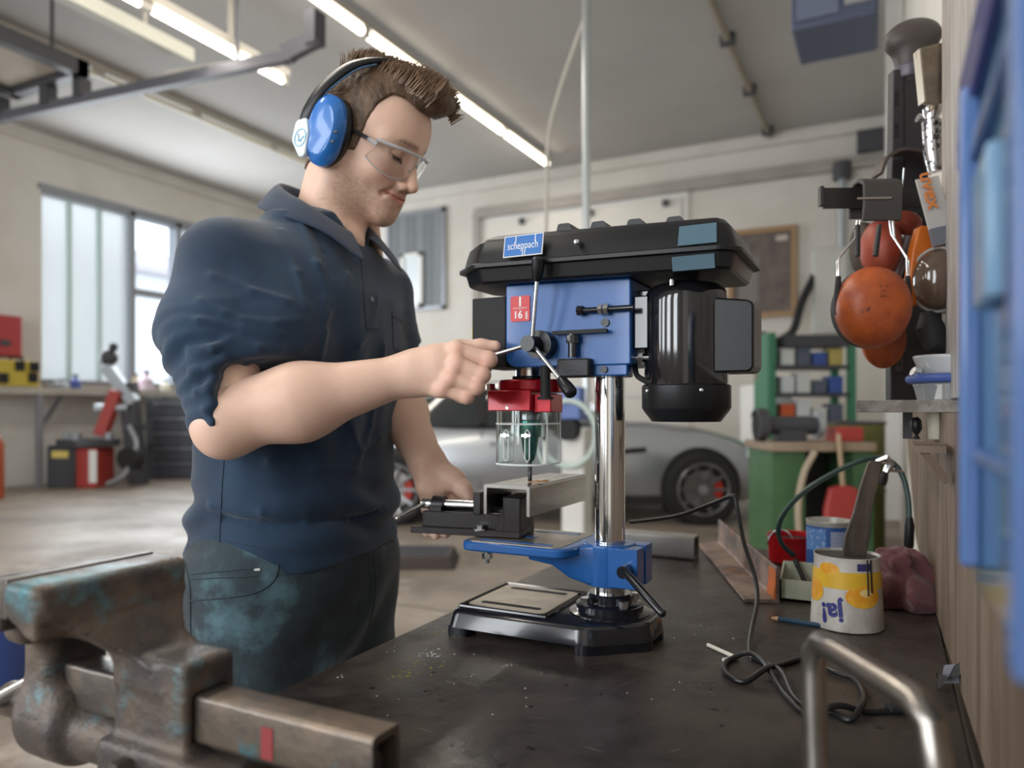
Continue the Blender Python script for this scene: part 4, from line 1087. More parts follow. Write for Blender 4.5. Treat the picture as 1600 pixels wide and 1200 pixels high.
def shoe_f(p):
    d = None
    for yy in (.89, 1.10):
        s = smin(S_ell(p, (-.86, yy, .045), (.135, .050, .055)), S_cone(p, (-.945, yy, .05), (-.945, yy, .12), .050, .046), .03)
        s = smax(s, .003 - p[:, 2], .003); d = s if d is None else np.minimum(d, s)
    return d
for yy in (.89, 1.10):
    def f1(p, yy=yy):
        s = smin(S_ell(p, (-.86, yy, .045), (.135, .050, .055)), S_cone(p, (-.945, yy, .05), (-.945, yy, .12), .050, .046), .03)
        return smax(s, .002 - p[:, 2], .003)
    v, f = sdf_mesh(f1, (-1.02, yy - .07, -.004), (-.70, yy + .07, .19), .009)
    mesh_obj('work_boot', v, f, mat('boot_leather', (.02, .018, .016), .5), pe, ang=180)

# ------------------------------------------------------------------ hair
def poly_sd(px, pz, poly):
    d = np.full(len(px), 1e9, np.float32); s = np.ones(len(px), np.float32); n = len(poly)
    for i in range(n):
        ax, az = poly[i]; bx, bz = poly[i-1]
        ex, ez = bx - ax, bz - az; wx, wz = px - ax, pz - az
        t = np.clip((wx * ex + wz * ez) / (ex * ex + ez * ez), 0, 1)
        d = np.minimum(d, (wx - ex * t) ** 2 + (wz - ez * t) ** 2)
        c1 = pz >= az; c2 = pz < bz; c3 = ex * wz > ez * wx
        flip = (c1 & c2 & c3) | (~c1 & ~c2 & ~c3); s = np.where(flip, -s, s)
    return s * np.sqrt(d)
HP = [(.135, .20), (.135, .084), (.094, .080), (.074, .088), (.056, .086), (.046, .062), (.040, .030), (.037, .004), (.034, -.022), (.016, -.026), (.012, -.004), (-.020, -.020), (-.04, -.050), (-.06, -.085), (-.13, -.085), (-.15, .20)]
def hair_f(pw):
    p = (pw - np.float32(H0)) @ np.float32(HR.T)
    d = head_f(pw) - .0030
    hi_ = np.clip((p[:, 2] - .055) / .05, 0, 1)
    d = d - hi_ * .006 - .0012 * np.sin(p[:, 0] * 420 + 5 * np.sin(p[:, 2] * 160)) * np.sin(p[:, 1] * 300 + p[:, 2] * 180)
    top = S_ell(p, (.030, .006, .108), (.074, .053, .034)); d = smin(d, top, .018)
    qf = S_ell(p, (.094, .006, .110), (.036, .047, .027)); d = smin(d, qf, .016)
    d = smax(d, poly_sd(p[:, 0], p[:, 2], HP), .004)
    return d
hhv, hhf = sdf_mesh(hair_f, H0 + np.array([-.16, -.13, -.11]), H0 + np.array([.20, .13, .20]), .0024)
m_hair = mat('brown_hair', (.075, .042, .024), .48, col2=(.17, .105, .062), scale=55, mix=.9, stretch=(1, 1, .35), bump=.6, bscale=160, lo=.4, hi=.65)
hair = mesh_obj('hair', hhv, hhf, m_hair, pe, ang=180)
hb2 = MB()
hr_ = random.Random(3)
def strand(root, d0, bend, L_, r):
    pts = []; rr = []; p = np.array(root); d = unit(d0)
    for k in range(7):
        pts.append(hw(*p)); rr.append(r * (1 - .78 * (k / 6) ** 1.5)); p = p + d * L_ / 6; d = unit(d + np.array(bend) / 6)
    hb2.tube(pts, rr, 4, caps=False)
for _ in range(1500):                                    # brushed-up top and quiff
    x = hr_.uniform(-.050, .118); y = hr_.uniform(-.052, .052)
    f = np.clip((x + .05) / .15, 0, 1)
    z0 = .132 - 6.0 * max(0, x - .065) ** 2 * 1.2 - 9 * y * y
    sz = -1 if y < 0 else 1
    d0 = (.30 + .35 * f, .25 * y / .05, 1.0)
    strand((x, y, z0 - .004), d0, (-.55 - .5 * f + hr_.uniform(-.25, .25), .75 + hr_.uniform(-.3, .3), -1.1), hr_.uniform(.018, .026) + .010 * f, hr_.uniform(.0014, .0024))
for _ in range(620):                                    # lower fringe of the top, hanging to the near side
    x = hr_.uniform(-.02, .118); f = np.clip((x + .02) / .12, 0, 1)
    strand((x, -.047 + .010 * f + hr_.uniform(-.005, .005), .094 + .004 * f), (.30 + .2 * f, -.22, 1.0), (-.75, .75, -.6), hr_.uniform(.026, .040) + .010 * f, hr_.uniform(.0013, .0022))
for _ in range(160):                                    # tuft behind the headband
    x = hr_.uniform(-.075, -.035); y = hr_.uniform(-.035, .04)
    strand((x, y, .105 - (x + .04) ** 2 * 8), (-.1, .1 * y / .04, 1.0), (-.6, .3, -.5), hr_.uniform(.018, .034), .0014)
for _ in range(1300):                                    # clipped sides
    x = hr_.uniform(-.075, .058); z = hr_.uniform(-.02, .085)
    if poly_sd(np.array([x], np.float32), np.array([z], np.float32), HP)[0] > -.002: continue
    yy = -.0765 * math.sqrt(max(0.02, 1 - ((x + .004) / .101) ** 2 - ((z - .036) / .086) ** 2)) - .0035
    strand((x, yy, z), (-.75, -.25, -.45 + .3 * hr_.random()), (-.2, .25, -.3), hr_.uniform(.007, .013), .0008)
hb2.build('hair_strands', mat('hair_strand', (.13, .075, .042), .38, col2=(.27, .17, .10), scale=40, mix=.8), hair, ang=180)
for s in (-1,):                                       # lashes of the near eye
    part('eyelashes', mat('lash_black', (.02, .012, .01), .5), pe, lambda b: [b.tube([hw(.0935 - abs(y_ + .0315) * .35, y_, -.0045), hw(.101 - abs(y_ + .0315) * .35, y_ * 1.08, -.0105)], [.0006, .0002], 4) for y_ in np.linspace(-.046, -.019, 16)])

# ------------------------------------------------------------------ ear defenders worn on the head
ed = thing('ear_defenders', 'blue ear defenders with black headband worn by the worker', 'ear defenders', hw(0, 0, .02))
m_edb = mat('muff_blue', (.022, .17, .55), .28, coat=.4); m_band = mat('band_black', (.010, .011, .014), .35)
def cup(sy):
    c = np.array([-.008, sy * .094, -.012])
    prof = [(1.0, .0), (1.04, .004), (1.02, .012), (.90, .020), (.74, .0255), (.72, .0258)]
    rings = []
    for s, y in prof:
        rings.append([hw(*(c + np.array([.032 * s * math.copysign(abs(math.cos(t)) ** .85, math.cos(t)) - .10 * .053 * s * math.sin(t), sy * y, .055 * s * math.copysign(abs(math.sin(t)) ** .85, math.sin(t))]))) for t in np.linspace(0, 2*PI, 40, endpoint=False)])
    b = MB(); b.loft(rings if sy > 0 else [r[::-1] for r in rings]); o = b.build('ear_cup', m_edb, ed, ang=22)
    cr = []
    for s, y in [(.86, -.020), (.98, -.018), (1.02, -.010), (1.0, .002)]:
        cr.append([hw(*(c + np.array([.034 * s * math.cos(t), sy * y, .056 * s * math.sin(t)]))) for t in np.linspace(0, 2*PI, 32, endpoint=False)])
    b = MB(); b.loft(cr if sy > 0 else [r[::-1] for r in cr]); b.build('cushion', m_band, o, ang=180)
    if sy < 0:
        bb = MB(); 
        poly = round_poly([(-.046, -.004), (-.028, .008), (-.016, -.012), (-.008, -.050), (-.018, -.056), (-.042, -.036)], .006, 3)
        bb.prism(poly, hw(*(c + np.array([0, -.016, 0]))), HF, HU, -HL * .012)
        bg = bb.build('badge_plate', mat('muff_white', (.74, .86, .93), .35), o, bevel=.002)
        q = c + np.array([-.027, -.0282, -.026])
        part('emblem', mat('emblem_blue', (.20, .45, .65), .4), bg, lambda b: (b.tube([hw(*(q + np.array([.010 * math.cos(t), 0, .014 * math.sin(t)]))) for t in np.linspace(0, 2*PI, 20, endpoint=False)], .0008, 5, closed=True),
             b.tube([hw(*(q + np.array([-.006, 0, .004]))), hw(*(q + np.array([.0, 0, -.006]))), hw(*(q + np.array([.006, 0, .005])))], .0010, 5), b.tube([hw(*(q + np.array([-.004, 0, -.006]))), hw(*(q + np.array([.005, 0, -.004])))], .0008, 5)))
        for dz in (.004, -.012):
            part('vent_slot', m_band, o, lambda b: b.obox(hw(*(c + np.array([.026, -.0225, dz]))), HF + HU * .5, HU - HF * .5, HL, .005, .0016, .0012))
cup(-1); cup(1)
def band():
    rings = []
    path = [(-.044, -.112, -.016), (-.043, -.113, .012), (-.036, -.104, .052), (-.018, -.082, .098), (.004, -.046, .128), (.012, 0, .139), (.004, .046, .128), (-.018, .082, .098), (-.036, .104, .052), (-.043, .113, .012), (-.044, .112, -.016)]
    pts = smooth_path(path, 6); n = len(pts)
    for i, p in enumerate(pts):
        t = unit(pts[min(i+1, n-1)] - pts[max(i-1, 0)]); wv = unit(np.array([1, 0, .25]) - t * np.dot(np.array([1, 0, .25]), t)); nv = np.cross(t, wv)
        e = min(i, n - 1 - i); hwid = .010 if e > 0 else .007
        rings.append([hw(*(p + wv * a * hwid + nv * b_ * .0042)) for a, b_ in ((-1, -.5), (-.8, -1), (.8, -1), (1, -.5), (1, .5), (.8, 1), (-.8, 1), (-1, .5))])
    return rings
b = MB(); b.loft(band()); bn_ = b.build('headband', m_band, ed, ang=50)
part('wire_arm', mat('wire_blue', (.07, .14, .26), .3), ed, lambda b: b.tube([hw(*q) for q in smooth_path([(-.036, -.112, -.004), (-.028, -.107, .042), (-.005, -.086, .094), (.010, -.060, .118)], 6)], .0015, 8))
part('wire_arm', mat('wire_blue', (.07, .14, .26), .3), ed, lambda b: b.tube([hw(*q) for q in smooth_path([(-.036, .112, -.004), (-.028, .107, .042), (-.005, .086, .094), (.010, .060, .118)], 6)], .0015, 8))

# ------------------------------------------------------------------ safety glasses
sg = thing('safety_glasses', 'clear wraparound safety glasses with black temples on the face of the worker', 'safety glasses', hw(.1, 0, 0))
m_lens = mat('lens_clear', (.97, .985, .99), .02, trans=1.0, ior=1.12, spec=.6)
m_fr = mat('frame_clear', (.80, .82, .85), .12, trans=.5, ior=1.35)
def lens_pt(th, t):
    y = -.0735 * math.sin(th); x = .040 + .078 * math.cos(th) ** .8 if math.cos(th) > 0 else .040
    ay = abs(y)
    zt = .0135 - .10 * max(0, ay - .045)
    sE = abs(ay - .039) / .0370; zb = .001 - .037 * max(0, 1 - sE ** 3.2) ** .5
    zb = min(zb, zt - .006)
    z = zt + (zb - zt) * t
    return np.array([x - .010 * t, y, z - .002])
ths = np.linspace(-1.32, 1.32, 61)
lo_ = [[hw(*lens_pt(th, t)) for th in ths] for t in np.linspace(0, 1, 9)]
b = MB(); b.grid(lo_); ln = b.build('lens', m_lens, sg, ang=180)
sd = ln.modifiers.new('thick', 'SOLIDIFY'); sd.thickness = .0018; sd.offset = 0
part('top_frame', m_fr, sg, lambda b: b.tube([hw(*(lens_pt(th, 0) + np.array([.0006, 0, .0006]))) for th in ths], .0028, 8))
part('lower_edge', m_fr, sg, lambda b: b.tube([hw(*lens_pt(th, 1)) for th in ths], .0013, 6))
part('nose_bridge', m_fr, sg, lambda b: b.tube([hw(.106, -.010, -.018), hw(.113, 0, -.004), hw(.106, .010, -.018)], .0018, 6))
for s in (-1, 1):
    e = lens_pt(-s * 1.32, .2)
    hg = part('temple_hinge', m_fr, sg, lambda b: b.tube([hw(e[0] + .006, e[1], e[2]), hw(e[0] - .010, s * .0775, e[2] + .002)], [.0045, .0036], 8))
    part('temple', m_band, sg, lambda b: b.tube([hw(e[0] - .008, s * .0772, e[2] + .002), hw(.010, s * .0795, .008), hw(-.02, s * .080, .006)], [.0034, .0036, .0034], 8))
# ================================================================== bench vise (front left)
m_vise = mat('vise_iron', (.085, .075, .072), .48, .35, col2=(.17, .125, .095), scale=14, mix=.9, bump=.8, bscale=45, col3=(.085, .25, .30), scale3=11, lo3=.535, hi3=.66, rvar=.12)
m_vjaw = mat('vise_jaw_steel', (.17, .15, .135), .42, .7, col2=(.12, .10, .09), scale=30, mix=.7)
VY = .446
bvz = thing('bench_vise', 'large worn cast iron bench vise with flaking turquoise paint at the front left', 'vise', (-.55, VY, BZ))
def vfix(p):
    d = S_box(p, (-.622, .423, .976), (.021, .069, .022), .005)
    zq = p[:, 2]; x0 = np.interp(zq, [.90, .93, .955, .975, .998], [-.604, -.604, -.622, -.642, -.642]).astype(np.float32); x1 = np.interp(zq, [.90, .925, .94, .965, .998], [-.545, -.552, -.572, -.590, -.597]).astype(np.float32)
    yh = np.interp(zq, [.90, .93, .95, .972, .998], [.027, .030, .046, .064, .068]).astype(np.float32); yc = np.interp(zq, [.92, .98], [VY, .423]).astype(np.float32)
    bx2 = np.maximum(np.maximum(x0 - p[:, 0], p[:, 0] - x1), np.abs(p[:, 1] - yc) - yh) * .75; bx2 = smax(bx2, np.abs(zq - .95) - .046, .004)
    d = smin(d, bx2 + .002, .014)
    d = smin(d, S_box(p, (-.557, VY, .885), (.046, .0265, .046), .006), .012)
    d = smax(d, -S_cyl(p, (-.655, .2, .915), (-.655, .7, .915), .052, .0), .010)
    d = smin(d, S_box(p, (-.535, VY, .838), (.078, .036, .018), .006), .012)
    d = smax(d, -S_box(p, (-.52, VY, .8840), (.25, .0175, .0205), .002), .002)
    return d
def vmov(p):
    d = S_box(p, (-.668, .423, .976), (.016, .069, .021), .005)
    d = smin(d, S_box(p, (-.690, .434, .955), (.018, .050, .024), .012), .02)
    d = smin(d, S_box(p, (-.708, VY, .905), (.022, .032, .062), .014), .022)
    d = smin(d, S_cyl(p, (-.735, VY, .846), (-.668, VY, .846), .040, .012), .020)
    d = smin(d, S_cone(p, (-.70, VY, .842), (-.61, VY, .838), .030, .024), .012)
    return d
v, f = sdf_mesh(vfix, (-.66, .33, .81), (-.44, .51, 1.01), .0022); fx = mesh_obj('fixed_jaw', v, f, m_vise, bvz, ang=180)
v, f = sdf_mesh(vmov, (-.755, .33, .79), (-.58, .51, 1.01), .0025); mj = mesh_obj('moving_jaw', v, f, m_vise, bvz, ang=180)
part('jaw_plate', m_vjaw, fx, lambda b: b.box(-.6485, -.6425, .355, .491, .968, 1.0010), bevel=.001)
part('jaw_plate', m_vjaw, mj, lambda b: b.box(-.6535, -.6490, .355, .491, .968, 1.0005), bevel=.001)
def slide(b):
    o_ = round_poly([(VY - .0165, .864), (VY + .0165, .864), (VY + .0165, .904), (VY - .0165, .904)], .004, 3); i_ = round_poly([(VY - .0115, .860), (VY + .0115, .860), (VY + .0115, .898), (VY - .0115, .898)], .003, 3)
    R_ = lambda poly, x: [(x, y, z) for y, z in poly]
    b.loft([R_(o_, -.70), R_(o_, -.33), R_(i_, -.33), R_(i_, -.50)], caps=True)
part('slide_bar', mat('slide_steel', (.13, .115, .105), .38, .7, col2=(.26, .20, .15), scale=12, mix=.8, bump=.3, bscale=60, col3=(.10, .27, .32), scale3=22, lo3=.62, hi3=.72), bvz, slide, bevel=.0012)
part('paint_mark', mat('red_mark', (.30, .045, .05), .6), bvz, lambda b: b.box(-.437, -.425, VY - .0172, VY - .0164, .868, .893))
part('lead_screw', m_vjaw, bvz, lambda b: (b.cyl((-.80, VY, .846), (-.34, VY, .884 - .006), .009, n=16), b.cyl((-.80, VY, .846), (-.735, VY, .846), .017, n=20)))
part('handle', m_steel, bvz, lambda b: (b.cyl((-.783, VY - .12, .830), (-.783, VY + .05, .870), .0085, n=14), b.ball((-.783, VY - .12, .830), .013), b.ball((-.783, VY + .05, .870), .013)))
part('swivel_base', m_vise, bvz, lambda b: b.lathe([(.078, .0), (.082, .004), (.080, .016), (.070, .022), (.055, .024)], (-.545, VY, BZ), n=40))
for a in (-1.9, -.3, 1.3, 2.6):
    part('base_bolt', m_vjaw, bvz, lambda b: b.cyl((-.545 + .066 * math.cos(a), VY + .066 * math.sin(a), BZ + .018), (-.545 + .066 * math.cos(a), VY + .066 * math.sin(a), BZ + .032), .009, n=6))
part('lock_bolt', m_vjaw, fx, lambda b: (b.cyl((-.568, VY - .034, .842), (-.568, VY - .050, .842), .0085, n=6),))

# ================================================================== machine vise on the drill table, with workpiece
va = math.radians(9); VU = np.array([math.cos(va), math.sin(va), 0]); VV = np.array([-math.sin(va), math.cos(va), 0]); VO = np.array([-.690, 1.000, .9415])
def vl(u, v, w_): return VO + u * VU + v * VV + np.array([0, 0, w_])
m_mv = mat('vise_black', (.022, .018, .020), .35, .2, bump=.1, bscale=250)
mv = thing('machine_vise', 'black machine vise with zinc screw clamped on the blue drill table', 'machine vise', vl(.09, .035, 0))
def lbox(b, u0, u1, v0, v1, w0, w1): b.obox(vl((u0+u1)/2, (v0+v1)/2, (w0+w1)/2), VU, VV, UPV, (u1-u0)/2, (v1-v0)/2, (w1-w0)/2)
part('bed', m_mv, mv, lambda b: (lbox(b, 0, .185, -.004, .006, 0, .010), lbox(b, 0, .185, .066, .076, 0, .010), lbox(b, .012, .185, .006, .066, .001, .009)), bevel=.0012)
part('body', m_mv, mv, lambda b: (lbox(b, .014, .150, .010, .024, .009, .034), lbox(b, .014, .150, .048, .062, .009, .034), lbox(b, .014, .024, .024, .048, .009, .034)), bevel=.0015)
part('screw_block', m_mv, mv, lambda b: (lbox(b, .024, .044, .018, .054, .030, .040), b.cyl(vl(.024, .036, .042), vl(.044, .036, .042), .0145, n=24)))
sc_ = part('screw', m_zinc, mv, lambda b: b.cyl(vl(.010, .036, .043), vl(.108, .036, .043), .0078, n=24))
part('handle', m_zinc, sc_, lambda b: (b.cyl(vl(.016, .044, .048), vl(-.012, -.026, .026), .0036, n=14), b.ball(vl(-.012, -.026, .026), .0042), b.cyl(vl(.004, .036, .043), vl(.020, .036, .043), .009, n=18)))
part('moving_jaw', m_mv, mv, lambda b: (lbox(b, .105, .118, .004, .068, .033, .068),), bevel=.0015)
part('fixed_jaw', m_mv, mv, lambda b: (lbox(b, .158, .185, -.002, .074, .008, .062), b.prism([(.140, .004), (.160, .004), (.160, .062)], vl(0, .004, 0), VU, UPV, VV * .012)), bevel=.0015)
part('jaw_plate', mat('jaw_polish', (.10, .09, .11), .18, .9), mv, lambda b: lbox(b, .156, .1585, .002, .070, .034, .062))
for u, v_ in ((.118, -.001), (.135, .070)):
    part('clamp_bolt', m_zinc, mv, lambda b: (b.cyl(vl(u, v_, .010), vl(u, v_, .017), .0075, n=6), b.cyl(vl(u, v_, .0095), vl(u, v_, .0115), .0105, n=20)))
wk = thing('steel_channel', 'bright steel channel section clamped in the machine vise under the drill bit', 'steel channel', (-.517, 1.11, .98))
m_chan = mat('mill_steel', (.36, .355, .34), .26, .95, col2=(.22, .20, .18), scale=18, mix=.6, stretch=(1, .15, 1), rvar=.1)
def chan(b):
    x0, x1, z0, z1, t = -.556, -.478, .980, 1.0255, .005
    o_ = [(x0, z0), (x0 + t, z0), (x0 + t, z1 - t), (x1 - t, z1 - t), (x1 - t, z0), (x1, z0), (x1, z1), (x0, z1)]
    poly = round_poly(o_, [0, 0, .002, .002, 0, 0, .005, .005], 4)
    b.prism(poly, (0, 1.000, 0), (1, 0, 0), (0, 0, 1), (0, .232, 0))
part('profile', m_chan, wk, chan, ang=30)
part('swarf', mat('swarf_orange', (.45, .20, .07), .4, .6), wk, lambda b: b.tube([(XSP + .008 * math.cos(t * 1.1) + .002 * t, YC + .006 * math.sin(t * 1.1), 1.0268 + .0002 * t) for t in range(16)], .0009, 5))

# ================================================================== loose things on the bench
def on_bench(px, py):
    d = (HC - BZ) * FPX / (py - 640); return P(px, py, d)
# square tube
st = thing('square_tube', 'grey square steel tube lying behind the drill press column', 'steel tube', (-.5, 1.70, BZ))
def sqt(b):
    y0, y1, z0, z1 = 1.675, 1.727, BZ + .001, BZ + .053
    o_ = round_poly([(y0, z0), (y1, z0), (y1, z1), (y0, z1)], .006, 4); i_ = round_poly([(y0 + .004, z0 + .004), (y1 - .004, z0 + .004), (y1 - .004, z1 - .004), (y0 + .004, z1 - .004)], .004, 4)
    R_ = lambda q, x: [(x, y, z) for y, z in q]
    b.loft([R_(o_, -.60), R_(o_, -.392), R_(i_, -.392), R_(i_, -.60)], caps=False, closed=True)
part('profile', mat('tube_grey', (.32, .31, .30), .35, .7, col2=(.2, .19, .18), scale=12), st, sqt)
# angle iron
ai = thing('angle_iron', 'rusty angle iron with an orange burnt end lying on the bench', 'angle iron', (-.33, 1.62, BZ))
A0 = np.array([-.228, 1.352, BZ]); A1 = np.array([-.438, 1.895, BZ]); ad = unit(A1 - A0); aw = np.array([ad[1], -ad[0], 0]); LL = np.linalg.norm(A1 - A0)
m_rust = mat('rusty_steel', (.30, .21, .165), .5, .35, col2=(.075, .055, .055), scale=9, mix=.9, bump=.4, bscale=80, col3=(.50, .16, .03), scale3=7, lo3=.60, hi3=.74)
def angle(b):
    pr = round_poly([(0, 0), (.060, 0), (.060, .062), (.0545, .062), (.0545, .006), (0, .006)], [.001, .004, .002, .002, .005, .002], 3)
    b.prism(pr, A0 + UPV * .001, aw, UPV, ad * LL)
part('profile', m_rust, ai, angle)
part('burnt_edge', mat('burnt_orange', (.55, .13, .015), .7, col2=(.25, .08, .03), scale=60), ai, lambda b: b.prism(round_poly([(.050, .0065), (.0542, .0065), (.0542, .058), (.0525, .03), (.050, .012)], .001, 2), A0 + UPV * .001, aw, UPV, ad * .05))
# red pot with wire bail
rp = P(1240, 870, 1.66); rp[2] = BZ
pot = thing('red_pot', 'small glossy red pot with wire handles at the far end of the bench', 'pot', rp)
m_redpot = mat('red_enamel', (.50, .012, .016), .18, coat=.6)
part('body', m_redpot, pot, lambda b: b.lathe([(.050, .001), (.054, .004), (.055, .03), (.056, .058), (.0575, .060), (.0575, .062), (.054, .061), (.052, .01), (0, .006)], rp, n=40))
part('inside', mat('pot_dark', (.03, .012, .012), .6), pot, lambda b: b.lathe([(.0525, .050), (.0515, .0105), (0, .0085)], rp, n=32))  # inside of the pot in a darker colour than the enamel
part('bail', m_steel, pot, lambda b: b.tube([rp + np.array([-.02 + .028 * math.cos(t), -.052, .042 + .036 * math.sin(t)]) for t in np.linspace(0, PI, 16)], .0018, 8))
# blue paper can
cb_ = P(1296, 900, 1.5); cb_[2] = BZ
bc = thing('blue_can', 'blue and white printed tin can behind the yellow labelled can', 'can', cb_)
part('can', mat('tin_pale', (.62, .62, .58), .3, .5), bc, lambda b: b.lathe([(.043, .0), (.0435, .003), (.0435, .112), (.0445, .115), (.0445, .118), (.042, .118), (.042, .108), (0, .107)], cb_, n=40))
vt = math.atan2(-cb_[1], -cb_[0])
def arc_label(b, c, r0, r1, z0, z1, a0, a1, n=20, th=.0006):
    V = []; F = []
    for i in range(n + 1):
        a = a0 + (a1 - a0) * i / n
        for z, rr in ((z0, r0), (z1, r1)): V.append(c + np.array([rr * math.cos(a), rr * math.sin(a), z]))
    for i in range(n): F.append((2*i, 2*i+2, 2*i+3, 2*i+1))
    b.add(V, F)
part('label', mat('label_blue', (.03, .10, .33), .45), bc, lambda b: arc_label(b, cb_, .0438, .0438, .004, .108, vt - 3.1, vt + 3.1, 48))
part('label_panel', mat('label_print', (.38, .42, .56), .5, col2=(.24, .29, .46), scale=350, mix=.8), bc, lambda b: arc_label(b, cb_, .0441, .0441, .03, .100, vt + .05, vt + 1.2, 16))
part('label_patch', mat('label_blue2', (.10, .24, .55), .45, col2=(.5, .55, .7), scale=120, mix=.6, lo=.55, hi=.6), bc, lambda b: arc_label(b, cb_, .0441, .0441, .06, .104, vt - 1.3, vt - .15, 16))
# yellow-labelled can, standing upside down
jc = P(1323, 976, 1.175); jc[2] = BZ
ja = thing('tin_can', 'open white tin can with yellow peach label standing upside down on the bench', 'can', jc)
def cr_(z): return .0535 - .006 * z / .113
part('can', mat('can_white', (.60, .57, .52), .4, .1, col2=(.36, .32, .28), scale=16, mix=.7, bump=.15, bscale=60), ja, lambda b: b.lathe([(.050, .0), (.0535, .002), (.0535, .006), (cr_(.05), .05), (cr_(.10), .10), (.0485, .110), (.0490, .113), (.0475, .113), (.0465, .105), (.048, .03), (0, .028)], jc, n=56))
part('rim_inside', mat('can_dark', (.05, .045, .04), .5), ja, lambda b: b.lathe([(.0468, .109), (.0470, .075), (0, .07)], jc, n=40))
jt = math.atan2(-jc[1], -jc[0])
m_yel = mat('label_yellow', (.72, .43, .03), .45, col2=(.60, .34, .03), scale=30, mix=.5)
part('label_band', m_yel, ja, lambda b: arc_label(b, jc, cr_(.066) + .0005, cr_(.092) + .0005, .066, .092, jt - 1.75, jt + 1.75, 40))
def blob(b, a0, z0, ra, rz):
    n = 18; R5 = 5; c0 = [(a0, z0)] + [(a0 + ra * s_ * math.cos(2*PI*k/n), z0 + rz * s_ * math.sin(2*PI*k/n)) for s_ in np.linspace(.2, 1, R5) for k in range(n)]
    V = [jc + np.array([(cr_(z) + .0007) * math.cos(a), (cr_(z) + .0007) * math.sin(a), z]) for a, z in c0]
    b.add(V, [(0, 1 + k, 1 + (k + 1) % n) for k in range(n)] + [(1 + j*n + k, 1 + (j+1)*n + k, 1 + (j+1)*n + (k+1) % n, 1 + j*n + (k+1) % n) for j in range(R5 - 1) for k in range(n)])
m_or = mat('peach_orange', (.72, .30, .02), .45, col2=(.78, .45, .05), scale=60, mix=.8)
for a, z, ra, rz in ((jt - 1.12, .058, .42, .018), (jt + .50, .056, .55, .017), (jt - .55, .095, .35, .009)):
    part('peach_print', m_or, ja, lambda b: blob(b, a, z, ra, rz))
part('peach_print', mat('peach_hole', (.80, .60, .25), .45), ja, lambda b: (blob(b, jt + .55, .062, .18, .006)))
part('drip', mat('tar_black', (.015, .012, .012), .4), ja, lambda b: (b.tube([jc + np.array([(cr_(z) + .001) * math.cos(jt + .62), (cr_(z) + .001) * math.sin(jt + .62), z]) for z in (.112, .09, .07, .058)], .0012, 6)))
part('drip', mat('tar_black', (.015, .012, .012), .4), ja, lambda b: (b.tube([jc + np.array([(cr_(z) + .001) * math.cos(jt + .75), (cr_(z) + .001) * math.sin(jt + .75), z]) for z in (.112, .09, .066, .062)], .0014, 6)))
part('label_patch', mat('label_navy', (.04, .035, .14), .5), ja, lambda b: arc_label(b, jc, cr_(.094) + .0008, cr_(.107) + .0008, .095, .106, jt + .30, jt + .72, 8))
# printed word, upside down, wrapped on the tin
def wrap_text(body, size, a_c, z_c, m, parent, flip=True, tilt=0.0, bold=.03):
    cu = bpy.data.curves.new('t', 'FONT'); cu.body = body; cu.size = 1.0; cu.align_x = 'CENTER'; cu.align_y = 'CENTER'; cu.offset = bold; cu.resolution_u = 4
    t = bpy.data.objects.new('t_tmp', cu); COL.objects.link(t); me = bpy.data.meshes.new_from_object(t)
    V = np.array([q.co[:] for q in me.vertices]); F = [tuple(p.vertices) for p in me.polygons]; bpy.data.objects.remove(t, do_unlink=True)
    X, Z = V[:, 0] * size * .95, V[:, 1] * size
    if flip: X, Z = -X, -Z
    X, Z = X * math.cos(tilt) - Z * math.sin(tilt), X * math.sin(tilt) + Z * math.cos(tilt)
    W = []
    for x, z in zip(X, Z):
        zz = z_c + z; r = cr_(zz) + .0009; a = a_c + x / r; W.append(jc + np.array([r * math.cos(a), r * math.sin(a), zz]))
    return mesh_obj('lettering', W, F, m, parent, ang=None)
wrap_text('ja!', .040, jt - .42, .030, mat('print_navy', (.035, .035, .20), .5), ja, True, .12, .035)
# stirring stick in the can
k0 = P(1335, 862, 1.18); k1 = P(1347, 800, 1.175); k2 = P(1366, 724, 1.17)
ss_ = thing('stirring_stick', 'worn wooden stirring stick standing in the yellow labelled can', 'stick', k0 - np.array([0, 0, .02]))
def stick(b):
    rings = []
    for c, w_ in ((k0 - np.array([.006, 0, .062]), .016), (k0, .019), (k0 * .6 + k1 * .4, .020), (k1, .014), (k1 * .5 + k2 * .5, .0135), (k2, .0105), (k2 + UPV * .004, .006)):
        rings.append([c + RGT * (w_ * a) + FWD * (.003 * e) for a, e in ((-1, -1), (1, -1), (1, 1), (-1, 1))])
    b.loft(rings)
part('stick', mat('stick_wood', (.055, .042, .035), .6, col2=(.17, .13, .10), scale=18, stretch=(1, 1, .2), mix=.8), ss_, stick, bevel=.001)
# pale box with pen
pb = on_bench(1218, 938)
bx_ = thing('plastic_box', 'pale green open plastic box beside the tin can', 'box', (pb[0] + .045, pb[1] + .03, BZ))
m_pb = mat('box_pale', (.42, .43, .33), .5, col2=(.30, .31, .24), scale=20, mix=.6)
def pbox(b):
    x0, x1, y0, y1 = pb[0], pb[0] + .088, pb[1], pb[1] + .055; z = BZ + .001
    b.box(x0, x1, y0, y0 + .003, z, z + .037); b.box(x0, x1, y1 - .003, y1, z, z + .060)
    b.prism([(y0, z), (y1, z), (y1, z + .060), (y0, z + .037)], (x0, 0, 0), (0, 1, 0), (0, 0, 1), (.003, 0, 0)); b.prism([(y0, z), (y1, z), (y1, z + .060), (y0, z + .037)], (x1 - .003, 0, 0), (0, 1, 0), (0, 0, 1), (.003, 0, 0)); b.box(x0, x1, y0, y1, z, z + .004)
part('box', m_pb, bx_, pbox)
pn = thing('pen', 'black pen leaning in the pale plastic box', 'pen', (pb[0] + .03, pb[1] + .03, BZ + .02))
